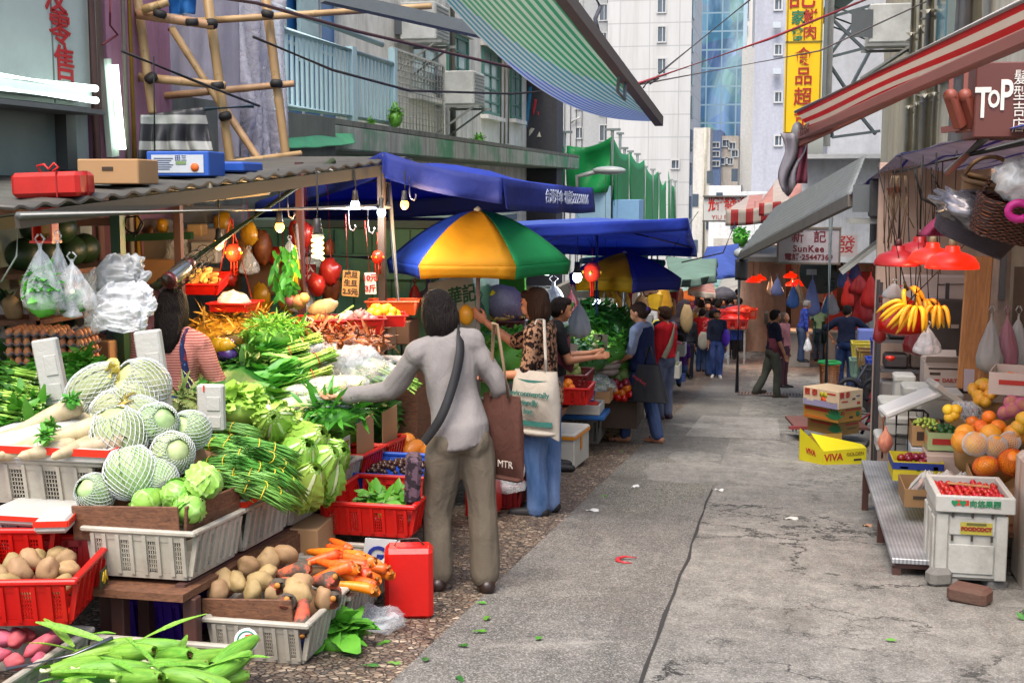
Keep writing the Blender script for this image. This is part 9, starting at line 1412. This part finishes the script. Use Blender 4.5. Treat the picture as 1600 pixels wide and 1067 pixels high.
for i,(px,py,w)in enumerate([(946,553,.3),(946,562,.33),(946,571,.33),(946,580,.3)]):tag(MB().ell((0,0,0),(w/2,w/2,.06),16,8,None,.2,4,i).build('garlic_bag',M('#a8988c',.5,.3,24),None,P(px,py,14)),'flat pale bag of garlic in the stacked column','bag','garlic bags stacked in a column')
wr_=Place(tag(MB().ell((0,0,0),(.06,.06,.14),10,8,None,.2,3,1).build('wrapped_root',M('#a8a868',.5,.25,14)),'pale wrapped root standing beside the stall pole','root','wrapped roots by the stall pole'));[wr_(P(px,py,13.4),(0,.2,0))for px,py in((918,560),(924,568),(916,575),(926,556))]
card('blank cream card standing in the gourds',889,552,12.4,.16,.2,[],M('#a89f8c',.7),m_ink,0,.1);card('tall cream board with black brush numbers',937,548,13.6,.16,.36,['2','元','斤'],M('#a89c84',.7),m_ink,0,.05,size=.13);card('blue price card with white rim over the red tray',921,620,12.9,.1,.15,['3元'],M('#2a2c78',.6),M('#c9c9d4'),.1,.15,size=.06)
fr=foambox('white foam tray of red cherries on the grey crate',(P(908,645,12.7).x,12.95,P(908,645,12.7).z-.03),(.36,.4,.1));tag(MB().ell((0,0,0),(.15,.16,.05),14,8,None,.1,9,1).build('red_berries',M('#c8281c',.3,.35,60),None,fr.location+V((0,0,.08))),'layer of tiny red berries in the foam tray','berries');carton('open brown carton behind the red berries',fr.location+V((.03,.35,.06)),(.4,.3,.12),open_=True);tag(MB().box((0,0,0),(.46,.5,.05),None,.01).build('blue_tray',M('#1f5a9a',.5,.2),None,fr.location+V((0,.05,-.03))),'blue tray edge under the white foam tray','tray');gg=G(905,692);crate('grey white crate standing on the pavement under the berries',(gg.x,gg.y+.25,gg.z+.005),(.42,.5,.28),M('#8f8a80',.5,dirt=.4),0,cols=3,solid=False)
bc=G(962,688);basket('woven bamboo basket of green peppers wrapped in plastic',bc+V((0,.22,.36)),.36,.36,.35,(0,0,0),M('#a88a5c',.7,.3,20),False);gp=Place(fruit(.022,M('#5aa01c',.3,.25,9),'green_pepper','small bright green pepper in the woven basket','pepper','peppers in the woven basket',1.1));heap(lambda p,r,q,s:gp(p,r,None,s),bc+V((0,.22,.33)),.15,.15,.06,.024,30,rr);tag(MB().ell((0,0,0),(.2,.2,.1),18,10,None,.3,4,2).build('plastic_wrap',m_film,None,bc+V((0,.24,.47))),'clear plastic heaped over the woven basket','plastic');tag(MB().ell((0,0,0),(.19,.16,.08),18,10,None,.25,6,2).build('dried_fish_bag',M('#8d847a',.5,.4,30),None,bc+V((0,.3,.42))),'grey dried goods in plastic above the woven basket','bag')
bpm=[Place(fruit(.05,M(c,.2,.15,5),'bell_pepper',lab,'bell pepper',g,1.0,.1))for c,lab,g in(('#d8701c','orange bell pepper on the mid stall','orange peppers on the mid stall'),('#b81c14','red bell pepper on the mid stall','red peppers on the mid stall'),('#7a1420','dark red onion on the mid stall','dark red onions on the mid stall'))]
for k,(px,py,t_)in enumerate([(962,610,0),(972,613,0),(980,606,0),(955,618,1),(966,620,1),(975,621,1),(985,616,1),(955,600,2),(962,598,2),(970,603,2),(978,598,2)]):bpm[t_](P(px,py,13.8))
mgn=Place(fruit(.08,mat_veg('melon_green','#5a7a3a','#8fa85c',5),'melon','green melon on the mid stall','melon','melons on the mid stall'));[mgn(P(px,py,14.2))for px,py in((965,590),(975,586),(955,592))];tag(MB().box((0,0,0),(.7,.8,.35)).build('wooden_boxes',M('#4a3a2c',.8),None,(P(965,640,14.2).x-.1,14.3,P(965,640,14.2).z+.02)),'wooden boxes under the bell peppers','boxes')
knotbag('big bunch of white carrier bags hanging on the parasol pole',P(905,470,12.8),.24,.38,m_bagw,seed=12,flat=.8);knotbag('brown paper bags bunched by the fruit stall',P(1002,455,19),.35,.5,M('#8a6a48',.8,.25),seed=3);knotbag('olive paper bag bunch beside the brown ones',P(983,468,18.5),.32,.42,M('#7a7a58',.8,.25),seed=4);knotbag('clear bags bunched above the vegetable table',P(865,440,13.5),.4,.5,m_filmw,seed=6);knotbag('dark red string bags above the vegetable table',P(893,452,14),.25,.4,M('#5a1620',.6),seed=8)
banana_hand('green yellow bananas hanging in the mid stall',P(945,450,16),6,(0,0,0),3.0,.32,.03);banana_hand('second bunch of yellow bananas in the mid stall',P(963,452,16.3),5,(0,0,.5),3.0,.3,.03);banana_hand('yellow bananas lying by the blue grey pole',P(970,508,16),6,(.4,.6,0),2.5,.22,.025);banana_hand('bananas beside the fruit seller',P(978,500,16.4),5,(.3,-.4,0),2.5,.25,.025)
bulb('white bulb glowing by the blue parasol pole',902,433,13.6,False,14,1.0,.05);bulb('white bulb lower in the mid stall',932,473,15,False,12,.9,.05);ornament('red lantern charm in the mid stall',925,425,14,1.8,'paper_lantern');ornament('second red charm farther into the mid stall',985,445,18,2.2,'paper_lantern');tag(MB().box((0,0,0),(.1,.1,.25)).build('orange_charm',M('#c9781c',.4),None,P(955,432,15)),'orange paper charm under the yellow parasol','charm')
tag(MB().box((0,0,0),(.55,.06,.55)).build('cream_board',M('#7a7460',.7,.2),None,P(925,500,15.5)),'dull cream board behind the tall price board','board');post('blue grey pole of the yellow parasol',G(968,615),P(976,432,15.2),.025,M('#7a8a94',.4))
for i,(px,py,Y,c,w)in enumerate([(1000,520,18,'#2a3fb0',.3),(995,508,18.2,'#4a8a3a',.25),(1008,500,18.4,'#b9bcc0',.25),(1022,470,20,'#c9a01c',.3),(1035,468,21,'#c9921c',.35),(1045,480,23,'#b8702c',.3),(1050,462,24,'#a01c24',.3),(1015,448,20,'#7a5a4a',.3),(1032,455,21,'#8f2c34',.25),(990,440,17.5,'#8f1c20',.3)]):tag(MB().box((0,0,0),(w*.8,w*.5,w),MX.Rotation(rr.gauss(0,.15),4,'Y'),.03).build('goods_bundle',M(c,.5,.35,12),None,P(px,py,Y)),['blue bundle by the fruit seller','green bundle above the blue one','white bundle by the fruit seller','yellow packets hanging in the fruit stall','orange yellow packets beside the denim shirt','brown packet bundle by the sling bag','red packet bundle high in the fruit stall','brown net bundle over the paper bags','dark red bundle over the packets','red berries bundle under the green sheet'][i],'bundle')
for i,(px,py,Y,lab,c)in enumerate([(1045,555,22,'white foam box of greens beside the seated boy','#8fa04a'),(1048,572,21,'white foam box of oranges lower beside the seated boy','#9aa04a'),(1058,540,24,'white foam box of red fruit under the boy','#a01c1c'),(1028,535,20,'white foam box of peppers behind the red cardigan','#b8501c')]):o=foambox(lab,P(px,py,Y)+V((-.1,.2,-.2)),(.5,.5,.22));tag(MB().ell((0,0,0),(.2,.2,.08),12,8,None,.2,7,i).build('fruit_heap',M(c,.4,.4,30),None,o.location+V((0,0,.2))),lab.replace('white foam box of','heap of')+' in foam','fruit')
tag(MB().box((0,0,0),(.6,3.5,.6)).build('stall_boxes',M('#77716a',.7,.3,3),None,(P(1045,590,22).x-.35,22.5,gz(22.5)+.3)),'grey boxes forming the stall front by the seated boy','boxes');tag(MB().lathe([(.001,0),(.14,0),(.17,.4),(.001,.4)],14).build('green_bucket',M('#1f7a3c',.5),None,G(1068,588)),'green bucket at the stall corner by the boy','bucket');tag(MB().box((0,0,.1),(.3,.3,.2)).build('blue_box',M('#2a3f7a',.5),None,G(1060,596)),'low blue box under the foam boxes','box')
for i,(px,py,Y,c)in enumerate([(1092,497,40,'#a01c1c'),(1100,500,42,'#c9a83a'),(1048,520,29,'#c9c02a'),(1148,500,34.5,'#c0281c'),(1160,497,35,'#a83018'),(1120,500,38,'#3a6a2c'),(1105,505,36,'#b8861c'),(1145,512,34.2,'#c81c14')]):
 p=P(px,py,Y);o=crate(['red tray of fruit behind the purple blouse','yellow tray of fruit beside the purple blouse','box of yellow mangoes past the boy','red crate of tomatoes at the far table','red brown tray of tomatoes beside the hoodie','green tray of greens at the far table','yellow tray deep in the crowd','bright red crate on the steel table'][i],p,(.7,.5,.25),pmat(c),0,cols=2);tag(MB().ell((0,0,0),(.3,.22,.12),12,8,None,.2,8,i).build('fruit_heap',M(c,.4,.35,14),None,p+V((0,0,.24))),['heap of red fruit behind the purple blouse','heap of yellow fruit beside the purple blouse','heap of yellow mangoes past the boy','heap of red tomatoes at the far table','heap of orange tomatoes beside the hoodie','heap of greens at the far table','heap of yellow fruit deep in the crowd','heap of tomatoes on the steel table'][i],'fruit')
tag(MB().box((0,0,0),(.3,.3,.3),None,.03).build('blue_bag',M('#1c4ab0',.5,.3),None,P(1150,522,34.3)),'blue plastic bag on the shelf of the steel table','bag')
tag(MB().box((0,0,0),(.1,16,2.6)).build('market_back_wall',mat_wall('market_back','#8a8478','#3d3934',.5,.5),None,(-3.6,26,-1.6)),'dim shop wall behind the far left stalls','wall')
for i,(px,py,Y,w)in enumerate([(1100,475,40,False),(1163,452,44,True),(1170,456,42,True),(1160,462,45,True)]):bulb(['small bulb glowing deep in the crowd','warm bulb over the far tomatoes','small warm bulb beside the hoodie','warm lamp glow deep in the lane'][i],px,py,Y,w,25,P(px,py,Y).z+.5,.07)
#clean up the workbench scene
bpy.data.scenes.remove(TS)
